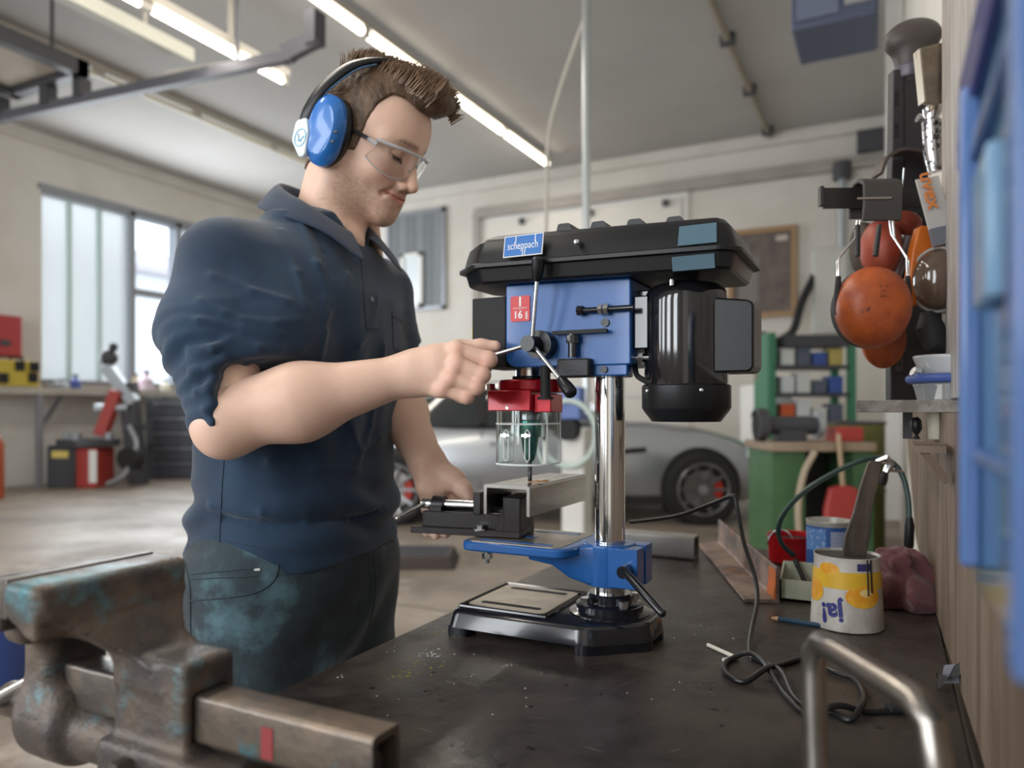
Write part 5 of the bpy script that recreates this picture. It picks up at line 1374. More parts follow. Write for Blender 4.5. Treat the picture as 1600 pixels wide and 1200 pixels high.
part('barrel', m_black, pn, lambda b: b.cyl((pb[0] + .052, pb[1] + .012, BZ + .010), (pb[0] + .022, pb[1] + .040, BZ + .066), .0042, n=10))
part('cap', m_blackm, pn, lambda b: b.cyl((pb[0] + .027, pb[1] + .035, BZ + .057), (pb[0] + .0215, pb[1] + .0405, BZ + .067), .0048, n=10))
# pencil
q0 = on_bench(1202, 969) + UPV * .0042; q1 = on_bench(1338, 990) + UPV * .0042; qd = unit(q1 - q0)
pc = thing('pencil', 'dark blue carpenter pencil lying in front of the tin can', 'pencil', q0)
part('shaft', mat('pencil_blue', (.02, .06, .11), .3), pc, lambda b: b.cyl(q0 + qd * .014, q1, .004, n=6))
part('tip', mat('pencil_wood', (.55, .33, .18), .6), pc, lambda b: b.cyl(q0 + qd * .003, q0 + qd * .014, .0011, .004, n=10))
part('lead', m_black, pc, lambda b: b.cyl(q0, q0 + qd * .0035, .0002, .0012, n=8))
# rag
rc = P(1418, 930, 1.30); rc[2] = BZ
rg = thing('rag', 'crumpled burgundy cleaning rag behind the tin can by the wall board', 'rag', rc)
def rag_f(p):
    q = p - np.float32(rc)
    d = S_ell(q, (0, 0, .028), (.058, .055, .038)); d = smin(d, S_ell(q, (-.012, .015, .066), (.036, .040, .030)), .02); d = smin(d, S_ell(q, (-.045, -.03, .02), (.028, .03, .024)), .02); d = smin(d, S_ell(q, (.018, -.03, .016), (.03, .04, .02)), .015)
    d = d - .0075 * np.sin(60 * q[:, 0] + 45 * q[:, 2] + 3 * np.sin(42 * q[:, 1])) * np.sin(52 * q[:, 1] - 38 * q[:, 2] + 2 * np.sin(50 * q[:, 0])) - .0030 * np.abs(np.sin(75 * q[:, 2] + 60 * q[:, 0] + 2.5 * np.sin(70 * q[:, 1]))) - .0024 * np.abs(np.sin(120 * q[:, 1] - 70 * q[:, 0] + 3 * np.sin(60 * q[:, 2])))
    return smax(d, -q[:, 2] + .0005, .002)
v, f = sdf_mesh(rag_f, rc + np.array([-.09, -.09, -.004]), rc + np.array([.09, .09, .115]), .0020)
mesh_obj('cloth', v, f, mat('rag_burgundy', (.13, .045, .052), .9, col2=(.20, .085, .09), scale=25, mix=.6, bump=.5, bscale=500, sheen=.3), rg, ang=180)
# power cord of the drill press
cp = [P(985, 816, 1.45), P(1020, 812, 1.42), P(1062, 805, 1.38), P(1105, 790, 1.33), P(1138, 777, 1.30), P(1148, 776, 1.28), P(1153, 800, 1.27), P(1163, 850, 1.24), P(1179, 900, 1.20), P(1183, 940, 1.16), P(1174, 985, 1.10)]
zz = UPV * .0042
cp += [on_bench(x, y) + zz * (1 + e) for x, y, e in ((1171, 1018, .3), (1176, 1032, 0), (1200, 1043, 0), (1222, 1066, 2.0), (1240, 1096, .6), (1264, 1113, 0), (1300, 1119, 0), (1328, 1131, 0), (1346, 1121, 2), (1350, 1092, .3), (1336, 1067, 0), (1300, 1053, 0), (1264, 1034, 0), (1225, 1042, 0), (1198, 1060, 2.0), (1165, 1070, 0), (1141, 1062, 0), (1131, 1047, 0), (1140, 1036, 0), (1168, 1036, 2.2), (1192, 1049, 2.2), (1215, 1074, 0), (1235, 1100, 0), (1262, 1122, 0), (1310, 1120, 2), (1350, 1118, 0), (1395, 1117, 0))]
pw = thing('power_cord', 'black power cord arching over the bench and looping in front', 'cord', on_bench(1250, 1080))
part('cable', mat('cord_black', (.012, .012, .013), .35), pw, lambda b: b.tube(smooth_path(cp, 8), .0036, 10))
part('plug', m_blackm, pw, lambda b: b.tube([on_bench(1388, 1117) + UPV * .008, on_bench(1410, 1115) + UPV * .008, on_bench(1425, 1113) + UPV * .008], [.006, .009, .009], 12))
# green lead rising from the pot to the wall
gl = thing('welding_lead', 'dark green cable arching from the red pot to the wall board', 'cable', P(1300, 740, 1.5))
part('cable', mat('cable_green', (.035, .075, .068), .35), gl, lambda b: b.tube(smooth_path([P(1240, 868, 1.58), P(1222, 850, 1.57), P(1216, 826, 1.56), P(1228, 798, 1.54), P(1262, 764, 1.52), P(1310, 735, 1.50), P(1350, 719, 1.48), P(1378, 716, 1.47), P(1398, 726, 1.46), P(1412, 748, 1.45), P(1419, 780, 1.44), P(1421, 812, 1.43)], 6), .0052, 10))
part('sleeve', m_black, gl, lambda b: b.tube([P(1421, 808, 1.43), P(1421, 822, 1.43), P(1420, 852, 1.43), P(1419, 862, 1.43)], [.006, .009, .009, .006], 12))
ck_ = part('clamp', m_steel, gl, lambda b: (b.tube([P(1370, 722, 1.462), P(1384, 716, 1.455), P(1391, 726, 1.455), P(1384, 738, 1.455)], [.006, .010, .010, .006], 10), b.tube([P(1391, 735, 1.455), P(1412, 737, 1.45)], .003, 8)))
part('clamp_jaw', m_blackm, ck_, lambda b: b.tube([P(1384, 738, 1.455), P(1380, 748, 1.455), P(1376, 756, 1.455)], [.005, .009, .010], 8))
# chalk sticks
for (a, b_, nm) in (((1106, 1011), (1150, 1031), 'thin white rod lying beside the looped power cord'), ((1130, 1035), (1152, 1031), 'short white rod end touching the cord loop')):
    A = on_bench(*a) + UPV * .0032; B = on_bench(*b_) + UPV * .0032
    t = thing('white_rod', nm, 'rod', A); part('rod', mat('rod_white', (.62, .60, .52), .6), t, lambda b: b.cyl(A, B, .0028, n=10))
    part('rod_end', mat('rod_grey', (.35, .34, .30), .5), t, lambda b: b.cyl(B, B + unit(B - A) * .002, .0025, n=10))
# steel tube handle close to the camera
hA = np.array([-.051, .591, .972]); hB = np.array([.020, .492, .968])
th_ = thing('tube_handle', 'bent steel tube handle standing at the front of the bench', 'handle', (-.02, .55, BZ))
hl = np.array([.006, -.010, -.172]); hr2 = np.array([.022, -.030, -.168])
dh = unit(hB - hA)
part('tube', mat('worn_steel', (.42, .39, .36), .28, .95, col2=(.28, .25, .22), scale=20, mix=.6), th_, lambda b: b.tube([hA + hl] + [hA + hl * .5, hA + hl * .15] + [hA + hl * .05 + dh * .003, hA + dh * .012, hA + dh * .030] + [hA + dh * .06, hB - dh * .03, hB - dh * .012, hB + hr2 * .05, hB + hr2 * .18, hB + hr2 * .5, hB + hr2], .0088, 18))
for q in (hA + hl, hB + hr2):
    part('foot_plate', m_dgrey, th_, lambda b: b.cyl((q[0], q[1], BZ), (q[0], q[1], BZ + .005), .020, n=24))
# scrap of dark tape by the wall
tp = on_bench(1482, 1075)
sc2 = thing('tape_scrap', 'crumpled dark scrap of tape against the wall board', 'tape', tp)
part('scrap', m_blackm, sc2, lambda b: (b.grid([[tp + np.array([-.012 + .012 * i + .003 * math.sin(3 * j), -.016 + .011 * j, .001 + .018 * abs(math.sin(1.3 * i + 1.1 * j)) + (.012 if i == 2 else 0)]) for j in range(4)] for i in range(4)])))
part('backing', mat('tape_grey', (.20, .20, .23), .5), sc2, lambda b: b.prism([(0, 0), (.022, .004), (.02, .026), (.004, .022)], tp + np.array([-.008, .006, .002]), (1, 0, 0), (0, .2, 1), (0, .001, 0)))
# ================================================================== right wall: boards, shelf and hanging gear
m_wood = mat('panel_wood', (.215, .155, .112), .6, col2=(.105, .072, .052), scale=5, mix=.9, stretch=(1, 3, .25), bump=.25, bscale=50, col3=(.36, .29, .23), scale3=9, lo3=.64, hi3=.72)
wp = thing('wall_panel', 'scratched brown wooden board along the wall behind the bench', 'wood panel', (.07, 1.3, BZ))
def wpl(b):
    pr = [(.05, BZ + .001), (1.75, BZ + .001), (2.05, .83), (2.6, 1.09), (2.6, 1.135), (.05, 1.135)]
    V = []; n = len(pr)
    for off in (0, .022):
        for y, z in pr: V.append((.079 - .034 * (y - .9) / 1.7 + off * .7, y, z))
    b.add(V, [tuple(range(n))[::-1], tuple(range(n, 2*n))] + [(i, (i+1) % n, n + (i+1) % n, n + i) for i in range(n)])
part('board', m_wood, wp, wpl)
m_pale = mat('pale_board', (.44, .41, .385), .7, col2=(.25, .21, .19), scale=8, mix=.8, stretch=(1, 4, .4))
wb2 = thing('back_board', 'weathered pale board on the wall behind the hanging gear', 'board', (.09, 1, 1.16))
part('board', m_pale, wb2, lambda b: b.box(.0985 - .014, .0985, .05, 1.46, 1.156, 2.2), bevel=.002)
part('edge_strip', mat('edge_wood', (.46, .40, .35), .7, col2=(.28, .22, .18), scale=20, stretch=(1, 1, .2)), wb2, lambda b: b.box(.080, .0985, 1.46, 1.475, 1.156, 2.2))
sh = thing('ledge', 'narrow weathered ledge under the hanging gear', 'shelf', (.02, 1.36, 1.135))
part('plank', mat('ledge_wood', (.32, .29, .26), .7, col2=(.16, .14, .12), scale=40, mix=.8, bump=.5, bscale=90), sh, lambda b: b.box(-.048, .0975, 1.31, 1.48, 1.1355, 1.155), bevel=.001)
part('bracket', m_dgrey, sh, lambda b: b.box(.02, .035, 1.44, 1.46, 1.09, 1.1355))
s2 = thing('small_shelf', 'small brown bracket shelf holding a cup below the ledge', 'shelf', (.06, 1.18, 1.08))
part('plank', m_wood, s2, lambda b: b.box(.030, .066, 1.12, 1.26, 1.083, 1.092))
part('brace', mat('brace_brown', (.13, .085, .06), .6), s2, lambda b: b.bar((.040, 1.13, 1.085), (.068, 1.13, 1.045), (0, 1, 0), .014, .010))
# long black tool with a round knob
bt = thing('bar_tool', 'long black slotted bar tool with a rounded knob hanging on the wall', 'tool', P(1425, 640, 1.42))
D_ = 1.40
def fpr(b, poly, d, th): b.prism([((x - 800) / FPX * d, (640 - y) / FPX * d) for x, y in poly], np.array([0, 0, HC]) + FWD * d, RGT, UPV, FWD * th)
part('bar', mat('bar_black', (.030, .027, .030), .5), bt, lambda b: fpr(b, round_poly([(1396, 108), (1450, 108), (1452, 380), (1478, 420), (1478, 560), (1455, 640), (1392, 640), (1392, 380)], 3), D_, .022), bevel=.002)
kn = P(1426, 64, D_ + .012)
def knob(p):
    q = (p - np.float32(kn)); u = q @ np.float32(RGT); v = q @ np.float32(FWD); z = q[:, 2]
    d = S_ell(np.stack([u, v, z + .0 - .12 * u], 1), (0, 0, .004), (.0535, .034, .036)); d = smin(d, S_cone(np.stack([u, v, z], 1), (-.006, 0, -.03), (-.006, 0, -.064), .028, .022), .010); return d
v, f = sdf_mesh(knob, kn - .1, kn + .1, .003); mesh_obj('knob', v, f, mat('knob_brown', (.065, .052, .048), .5), bt, ang=180)
part('collar', mat('collar_violet', (.085, .075, .095), .35), bt, lambda b: b.lathe([(.027, 0), (.029, .004), (.029, .022), (.026, .026)], kn + np.array([-.004, 0, -.074]), n=28))
for y0 in (142, 192):
    part('slot', m_black, bt, lambda b: fpr(b, [(1399, y0), (1403, y0), (1403, y0 + 22), (1399, y0 + 22)], D_ - .0015, .003))
part('groove', m_black, bt, lambda b: fpr(b, [(1412, 112), (1413.5, 112), (1414, 330), (1412.5, 330)], D_ - .001, .002))
text('lettering', 'easy', .030, mat('letter_grey', (.11, .105, .11), .5), bt, P(1403, 560, D_ - .0008), UPV, -RGT, .0004)
# hook arm
hk = thing('hook_arm', 'flat black hook arm sticking out from the wall holding the orange ear defenders', 'hook', P(1400, 308, 1.33))
part('arm', mat('hook_black', (.03, .027, .026), .5), hk, lambda b: b.bar(P(1286, 310, 1.285), P(1478, 308, 1.345), (0, 0, 1), .035, .006))
part('lip', mat('hook_black', (.03, .027, .026), .5), hk, lambda b: b.bar(P(1283, 322, 1.285), P(1283, 292, 1.285), RGT, .006, .012))
# orange ear defenders
m_org = mat('defender_orange', (.46, .098, .022), .40, col2=(.27, .050, .018), scale=22, mix=.8, col3=(.07, .028, .02), scale3=34, lo3=.62, hi3=.70, bump=.15, bscale=80)
m_pad = mat('pad_black', (.055, .048, .044), .55)
def dome(b, c, n_, rx, rz, prof):
    n_ = unit(n_); r_ = unit(np.cross(n_, UPV)) * -1; u_ = np.cross(r_, n_) * -1
    u_ = unit(UPV - n_ * np.dot(UPV, n_)); r_ = np.cross(u_, n_)
    rings = [[c + n_ * h + (rx * s * math.cos(t)) * r_ + (rz * s * math.sin(t)) * u_ for t in np.linspace(0, 2*PI, 40, endpoint=False)] for s, h in prof]
    b.loft(rings)
oe = thing('orange_ear_defenders', 'scuffed orange ear defenders with black headband pad hanging on the hook arm', 'ear defenders', P(1362, 480, 1.2))
dn = unit(-FWD - RGT * .12 - UPV * .05)
c1 = P(1363, 481, 1.215)
cu1 = part('ear_cup', m_org, oe, lambda b: dome(b, c1, dn, .0575, .0655, [(1.0, -.008), (1.02, 0), (1.0, .010), (.95, .020), (.82, .031), (.62, .039), (.35, .0435), (.05, .045)]), ang=180)
part('cup_boss', mat('boss_orange', (.56, .16, .03), .4), cu1, lambda b: dome(b, c1 + dn * .040 + RGT * .008 - UPV * .016, dn, .010, .010, [(1, -.003), (1, .002), (.8, .0035), (.72, .001), (.3, .001), (.25, .0035), (.02, .004)]))
part('cup_mark', mat('mark_brown', (.20, .055, .015), .6), cu1, lambda b: (b.tube([c1 + dn * .0455 + RGT * x + UPV * .014 for x in (-.004, .006)], .0008, 5), b.tube([c1 + dn * .0450 + RGT * (.001 + .004 * math.cos(t)) + UPV * (.020 + .004 * math.sin(t)) for t in np.linspace(0, 2*PI, 10, endpoint=False)], .0006, 4, closed=True), b.ball(c1 + dn * .033 + RGT * .034 + UPV * .014, .0026)))
part('cushion', m_blackm, cu1, lambda b: dome(b, c1, dn, .058, .066, [(.85, -.034), (.97, -.032), (1.0, -.02), (1.0, -.006)]))
c2 = P(1391, 512, 1.33)
cu2 = part('ear_cup', m_org, oe, lambda b: dome(b, c2 + RGT * -.012 - UPV * .02, -dn, .036, .052, [(1.0, -.008), (1.02, 0), (.95, .016), (.7, .03), (.05, .036)]), ang=180)
def hpad(b):
    rings = []
    for t in np.linspace(0, 1, 13):
        a = PI * (t - .5); c = P(1367, 312, 1.26) + FWD * (-.034 * math.cos(a) * (1 if True else 0) * 0 + .034 * math.sin(a) * 0)
        rings.append(None)
    return
def pad_shape(b):
    # band folded over the arm: front flap, crown, rear flap
    prof = [(-.026, -.046), (-.030, -.02), (-.030, .014), (-.024, .024), (-.010, .030), (.010, .030), (.024, .024), (.030, .010), (.030, -.03)]
    c = P(1367, 309, 1.285); outer = []; inner = []
    for f_, z in prof: outer.append((f_, z)); inner.append((f_ * .78, z - (.007 if z > .02 else 0)))
    poly = outer + inner[::-1]
    b.prism(poly, c - RGT * .033, FWD, UPV, RGT * .066)
hp_ = part('headband_pad', m_pad, oe, pad_shape, bevel=.002)
part('pad_stitch', mat('stitch_tan', (.26, .22, .18), .6), hp_, lambda b: b.bar(P(1340, 310, 1.2535), P(1393, 309, 1.2535), UPV, .003, .002))
for a, z in ((1338, 0), (1396, 0)):
    s_ = -1 if a < 1360 else 1
    part('wire', m_steel, oe, lambda b: b.tube([P(a - s_ * 6, 345, 1.255), P(a - s_ * 3, 366, 1.25), P(a + s_ * 24 - 3, 402, 1.235), P(a + s_ * 24 - 3 + s_ * 1, 440, 1.225)], .0017, 8))
    part('wire', m_steel, oe, lambda b: b.tube([P(a - s_ * 1, 345, 1.262), P(a + s_ * 2, 372, 1.257), P(a + s_ * 27 - 3, 408, 1.245), P(a + s_ * 27 - 3, 440, 1.235)], .0017, 8))
    part('cup_bracket', m_blackm, oe, lambda b: b.tube([P(a + s_ * 25 - 3, 432, 1.225), P(a + s_ * 26 - 3, 460, 1.220), P(a + s_ * 26 - 3, 492, 1.222)], [.004, .006, .0055], 8))
    part('slider', m_black, oe, lambda b: b.tube([P(a + s_ * (-2 if s_ < 0 else -22), 352, 1.25), P(a + s_ * (-2 if s_ < 0 else -28), 400, 1.243)], [.004, .0045], 8))
# second pair behind
rd = thing('red_ear_defenders', 'dull red ear defenders with brown band hanging behind the orange pair', 'ear defenders', P(1410, 370, 1.4))
m_dred = mat('defender_red', (.34, .060, .030), .45, col2=(.22, .04, .025), scale=20, mix=.7)
bp = [P(1371, 275, 1.36), P(1380, 252, 1.36), P(1398, 239, 1.365), P(1420, 238, 1.372), P(1445, 246, 1.38), P(1462, 268, 1.385)]
def bandm(b):
    pts = smooth_path(bp, 5); rings = []
    for i, p in enumerate(pts):
        t = unit(pts[min(i+1, len(pts)-1)] - pts[max(i-1, 0)]); n_ = unit(np.cross(FWD, t))
        rings.append([p + FWD * (a * .017) + n_ * (e * .003) for a, e in ((-1, -1), (1, -1), (1, 1), (-1, 1))])
    b.loft(rings)
part('headband', mat('band_brown', (.075, .058, .050), .5), rd, bandm, ang=60)
part('ear_cup', m_dred, rd, lambda b: dome(b, P(1376, 388, 1.335), unit(-RGT - FWD * .7), .034, .050, [(1, -.012), (1.02, 0), (.95, .014), (.7, .024), (.05, .029)]), ang=180)
part('ear_cup', m_dred, rd, lambda b: dome(b, P(1412, 352, 1.36), unit(-FWD * .6 + UPV * .8), .030, .026, [(1, -.02), (1.03, 0), (.92, .014), (.6, .022), (.05, .026)]), ang=180)
part('cushion', mat('cushion_brown', (.06, .042, .03), .6), rd, lambda b: dome(b, P(1348, 388, 1.37), unit(-RGT - FWD * .6), .026, .048, [(.9, -.03), (1, -.02), (1, .004), (.8, .01), (.1, .012)]), ang=180)
part('arm', mat('arm_grey', (.26, .26, .27), .35, .6), rd, lambda b: b.tube([P(1418, 372, 1.34), P(1408, 400, 1.34), P(1398, 432, 1.345)], [.014, .015, .011], 14))
part('wire', m_steel, rd, lambda b: b.tube([P(1413, 262, 1.35), P(1410, 300, 1.37), P(1402, 335, 1.35)], .0016, 8))
# goggles with printed strap
gg = thing('goggles', 'orange safety goggles with smoky lens and grey printed strap by the wall', 'goggles', P(1455, 420, 1.26))
m_go = mat('goggle_orange', (.60, .15, .02), .4)
part('body', m_go, gg, lambda b: fpr(b, round_poly([(1437, 352), (1470, 352), (1480, 380), (1482, 470), (1424, 478), (1420, 440), (1428, 385)], 6), 1.275, .020), bevel=.003)
part('lens', mat('lens_smoke', (.13, .085, .060), .10, trans=.25, coat=.5), gg, lambda b: dome(b, P(1466, 437, 1.262), unit(-FWD - RGT * .55), .040, .052, [(1, -.004), (1.02, 0), (.96, .012), (.75, .024), (.4, .031), (.05, .033)]), ang=180)
part('lens_rim', mat('rim_grey', (.36, .35, .34), .3), gg, lambda b: (lambda n_: b.tube([P(1466, 437, 1.262) + .0415 * math.cos(t) * np.cross(UPV, n_) + .0535 * math.sin(t) * UPV for t in np.linspace(0, 2*PI, 40, endpoint=False)], .0032, 8, closed=True))(unit(-FWD - RGT * .55)))
sp_ = part('strap', mat('strap_grey', (.50, .48, .46), .75, bump=.3, bscale=500), gg, lambda b: b.bar(P(1448, 278, 1.268), P(1469, 356, 1.258), RGT + UPV * -.3, .040, .004))
su = unit(P(1469, 356, 1.258) - P(1448, 278, 1.268)); sw = unit(np.cross(su, -FWD))
text('lettering', 'uvex', .034, mat('strap_print', (.62, .20, .05), .6), sp_, P(1453, 297, 1.258), su, unit(np.cross(-FWD, su)), .0003, bold=.02)
part('buckle', mat('buckle_grey', (.16, .17, .20), .4), gg, lambda b: b.bar(P(1455, 372, 1.256), P(1481, 366, 1.256), UPV, .030, .008))
part('vent_tube', m_blackm, gg, lambda b: b.tube([P(1450, 488, 1.275), P(1452, 510, 1.272), P(1464, 535, 1.268), P(1478, 540, 1.268)], [.012, .022, .022, .018], 14))
# steel bracket and sprayer
br = thing('steel_bracket', 'worn steel angle bracket with a round hole on the pale wall board', 'bracket', P(1458, 120, 1.3))
part('plate', mat('bracket_tan', (.33, .28, .22), .35, .8, col2=(.18, .15, .12), scale=25, mix=.8), br, lambda b: fpr(b, round_poly([(1432, 80), (1440, 74), (1481, 64), (1482, 160), (1444, 164), (1440, 150)], 2), 1.285, .004), bevel=.001)
part('flange', mat('bracket_edge', (.50, .44, .36), .35, .8), br, lambda b: b.bar(P(1433, 80, 1.286), P(1441, 162, 1.286), FWD, .020, .003))
part('hole', m_black, br, lambda b: b.cyl(P(1478, 112, 1.2845), P(1478, 112, 1.2865), .011, n=20))
spg = thing('spray_gun', 'speckled chrome spray nozzle hanging below the steel bracket', 'spray nozzle', P(1455, 210, 1.32))
part('barrel', mat('chrome_speck', (.60, .58, .58), .25, .9, col2=(.06, .06, .07), scale=120, mix=.9, lo=.52, hi=.58), spg, lambda b: b.tube([P(1454, 186, 1.315), P(1455, 190, 1.315), P(1458, 240, 1.315), P(1462, 268, 1.315)], [.012, .016, .016, .013], 20))
part('nozzle', m_chrome, spg, lambda b: b.tube([P(1470, 160, 1.315), P(1462, 164, 1.315), P(1455, 176, 1.315), P(1454, 188, 1.315)], [.010, .015, .016, .012], 18))
part('tip', m_chrome, spg, lambda b: b.tube([P(1434, 184, 1.312), P(1446, 188, 1.313)], [.008, .002], 12))
# face shield
fs = thing('face_shield', 'clear face shield with blue brow band lying on the ledge', 'face shield', P(1465, 645, 1.22))
def vis(z0, z1, rr):
    G = []
    for t in np.linspace(0, 1, 8):
        row = []
        for a in np.linspace(-1.2, 1.2, 18):
            y_ = z0 + (z1 - z0) * t
            row.append(P(1490, y_, 1.20) + RGT * (-.060 * math.cos(a) * (1 - .25 * t)) + FWD * (.055 * math.sin(a)) )
        G.append(row)
    return G
b = MB(); b.grid(vis(556, 586, 0)); o = b.build('upper_shell', mat('shield_white', (.74, .76, .78), .25, trans=.3), fs, ang=180); o.modifiers.new('thick', 'SOLIDIFY').thickness = .0015
b = MB(); b.grid(vis(598, 642, 0)); o = b.build('visor', mat('shield_clear', (.90, .94, .96), .05, trans=.8, ior=1.2), fs, ang=180); o.modifiers.new('thick', 'SOLIDIFY').thickness = .0015
part('brow_band', mat('shield_blue', (.06, .11, .36), .4), fs, lambda b: b.tube([P(1490, 592, 1.20) + RGT * (-.063 * math.cos(a)) + FWD * (.058 * math.sin(a)) for a in np.linspace(-1.3, 1.3, 20)], .0075, 10))
part('knob', m_steel, fs, lambda b: b.tube([P(1434, 584, 1.20), P(1426, 580, 1.20)], [.010, .008], 8))
# cup with blue lid, small brush
jr = thing('cream_cup', 'cream plastic cup with blue lid on the small shelf', 'cup', P(1464, 700, 1.19))
jb = P(1464, 699, 1.19); jb[2] = 1.0925
part('cup', mat('cup_cream', (.62, .58, .46), .4), jr, lambda b: b.lathe([(.011, 0), (.0125, .002), (.0145, .045), (.0145, .047), (0, .047)], jb, n=28))
part('lid', mat('lid_blue', (.04, .06, .24), .35), jr, lambda b: b.lathe([(.013, .047), (.013, .062), (.012, .064), (0, .064)], jb, n=28))
sb_ = thing('small_brush', 'tiny black brush standing beside the cream cup', 'brush', P(1432, 690, 1.20))
part('bristles', m_black, sb_, lambda b: b.tube([P(1430, 652, 1.20), P(1431, 657, 1.20), P(1432, 670, 1.20), P(1432, 679, 1.20)], [.004, .008, .0085, .003], 12))
part('foot', m_blackm, sb_, lambda b: b.tube([P(1432, 679, 1.20), P(1432, 686, 1.20)], [.002, .006], 8))
# translucent blue case close to the camera
cs = thing('blue_case', 'translucent blue plastic case fixed to the wall close to the camera', 'case', (.07, .4, 1.03))
m_case = mat('case_blue', (.06, .20, .29), .16, trans=.25, coat=.4, col2=(.05, .13, .26), scale=9, mix=.7)
m_case2 = mat('case_rib', (.10, .18, .40), .22, coat=.3)
part('body', m_case, cs, lambda b: b.prism(round_poly([(.18, 1.050), (.52, 1.032), (.545, 1.050), (.560, 1.058), (.560, 1.325), (.18, 1.325)], .006), (.046, 0, 0), (0, 1, 0), (0, 0, 1), (.038, 0, 0)), bevel=.004)
part('lid', mat('case_lid', (.075, .075, .25), .25, coat=.3), cs, lambda b: b.prism(round_poly([(.18, 1.328), (.575, 1.315), (.578, 1.300), (.585, 1.300), (.585, 1.328), (.56, 1.352), (.18, 1.352)], .004), (.040, 0, 0), (0, 1, 0), (0, 0, 1), (.044, 0, 0)), bevel=.003)
for y in (.505, .30):
    part('rib', m_case2, cs, lambda b: b.box(.036, .047, y - .010, y + .010, 1.050, 1.325), bevel=.003)
part('latch', mat('case_latch', (.20, .34, .50), .2), cs, lambda b: b.box(.038, .047, .39, .45, 1.19, 1.26), bevel=.003)
for z in (1.115, 1.285): part('rib', m_case2, cs, lambda b: b.box(.040, .047, .19, .495, z - .004, z + .004), bevel=.002)
# ================================================================== car parked across the hall
def C(s, w_, z): return RGT * s + FWD * w_ + np.array([0, 0, z])
car = thing('car', 'silver grey sports car parked side-on behind the drill press', 'car', C(.35, 8.4, 0))
m_paint = mat('car_paint', (.40, .42, .45), .25, .7, coat=.8)
m_glassd = mat('car_glass', (.03, .035, .04), .05, coat=1.0)
m_tyre = mat('tyre_rubber', (.018, .018, .018), .8); m_rim = mat('rim_grey2', (.30, .30, .31), .3, .8); m_rimd = mat('rim_dark', (.03, .03, .032), .5); m_trim = mat('car_trim', (.02, .02, .02), .5)
SX = [-2.06, -1.95, -1.7, -1.2, -.6, 0, .6, 1.05, 1.4, 1.9, 2.25, 2.5, 2.62, 2.66]
ST = [.80, .96, 1.03, 1.03, .99, .98, .985, 1.02, 1.015, .95, .86, .76, .66, .56]
SB = [.42, .32, .24, .20, .18, .18, .18, .18, .18, .19, .20, .22, .28, .38]
SWI = [.20, .10, .05, .02, .0, .0, .0, .0, .0, .01, .06, .14, .24, .32]
def car_body(b):
    rings = []
    for s, t, lo_, wi in zip(SX, ST, SB, SWI):
        a, e = 7.44 + wi, 9.32 - wi
        pr = [(a + .06, lo_), (a + .01, lo_ + .12), (a, (lo_ + t) * .5), (a + .03, t - .16), (a + .07, t - .05), (a + .16, t), (a + .6, t + .02), (e - .6, t + .02), (e - .16, t), (e - .07, t - .05), (e - .03, t - .16), (e, (lo_ + t) * .5), (e - .01, lo_ + .12), (e - .06, lo_)]
        rings.append([C(s, w_, z) for w_, z in pr])
    b.loft(rings)
part('car_body', m_paint, car, car_body, ang=40)
def cabin(b):
    rings = []
    for s, t, wi in ((-1.55, 1.05, .16), (-1.1, 1.24, .20), (-.6, 1.38, .24), (-.1, 1.43, .26), (.35, 1.40, .25), (.75, 1.24, .20), (1.15, 1.03, .14)):
        a, e = 7.52, 9.24; lo_ = .97
        rings.append([C(s, w_, z) for w_, z in ((a, lo_), (a + wi * .8, t - .06), (a + wi + .05, t), (e - wi - .05, t), (e - wi * .8, t - .06), (e, lo_))])
    b.loft(rings)
cab = part('cabin_glass', m_glassd, car, cabin, ang=30)
def roof(b):
    rings = []
    for s, t, wi in ((-1.12, 1.25, .2), (-.6, 1.395, .24), (-.1, 1.445, .26), (.36, 1.415, .25), (.46, 1.38, .24)):
        a, e = 7.52, 9.24
        rings.append([C(s, w_, z) for w_, z in ((a + wi * .8 - .01, t - .07), (a + wi + .05, t), (e - wi - .05, t), (e - wi * .8 + .01, t - .07), (e - wi - .1, t - .02), (a + wi + .1, t - .02))])
    b.loft(rings)
part('roof', m_paint, car, roof, ang=40)
part('pillar', m_paint, car, lambda b: b.bar(C(.46, 7.72, 1.36), C(1.14, 7.54, 1.0), FWD, .05, .06))
part('pillar', m_trim, car, lambda b: b.bar(C(-.35, 7.74, 1.38), C(-.30, 7.52, .99), RGT, .08, .04))
part('sill', m_trim, car, lambda b: b.bar(C(-.80, 7.47, .23), C(1.50, 7.47, .23), UPV, .09, .06))
part('door_line', m_trim, car, lambda b: (b.bar(C(1.02, 7.452, .35), C(.98, 7.49, .93), RGT, .012, .01)))
part('door_line', m_trim, car, lambda b: (b.bar(C(-.32, 7.445, .35), C(-.30, 7.49, .93), RGT, .012, .01)))
part('door_handle', m_paint, car, lambda b: b.bar(C(-.22, 7.452, .80), C(.0, 7.450, .81), UPV, .03, .04))
part('mirror', m_paint, car, lambda b: b.ball(C(.78, 7.40, 1.06), (.13, .10, .07)))
part('headlight', mat('headlight', (.75, .85, .9), .08, coat=1), car, lambda b: b.prism([(2.36, .60), (2.62, .58), (2.60, .69), (2.42, .76)], FWD * 7.585, RGT, UPV, FWD * .22))
part('grille', m_trim, car, lambda b: b.obox(C(2.655, 8.38, .47), RGT, FWD, UPV, .02, .5, .10))
part('bumper_intake', m_trim, car, lambda b: b.obox(C(2.50, 7.67, .34), RGT + FWD * -.8, FWD, UPV, .10, .02, .06))
part('side_vent', m_trim, car, lambda b: b.bar(C(1.10, 7.452, .72), C(1.34, 7.452, .74), UPV, .05, .03))
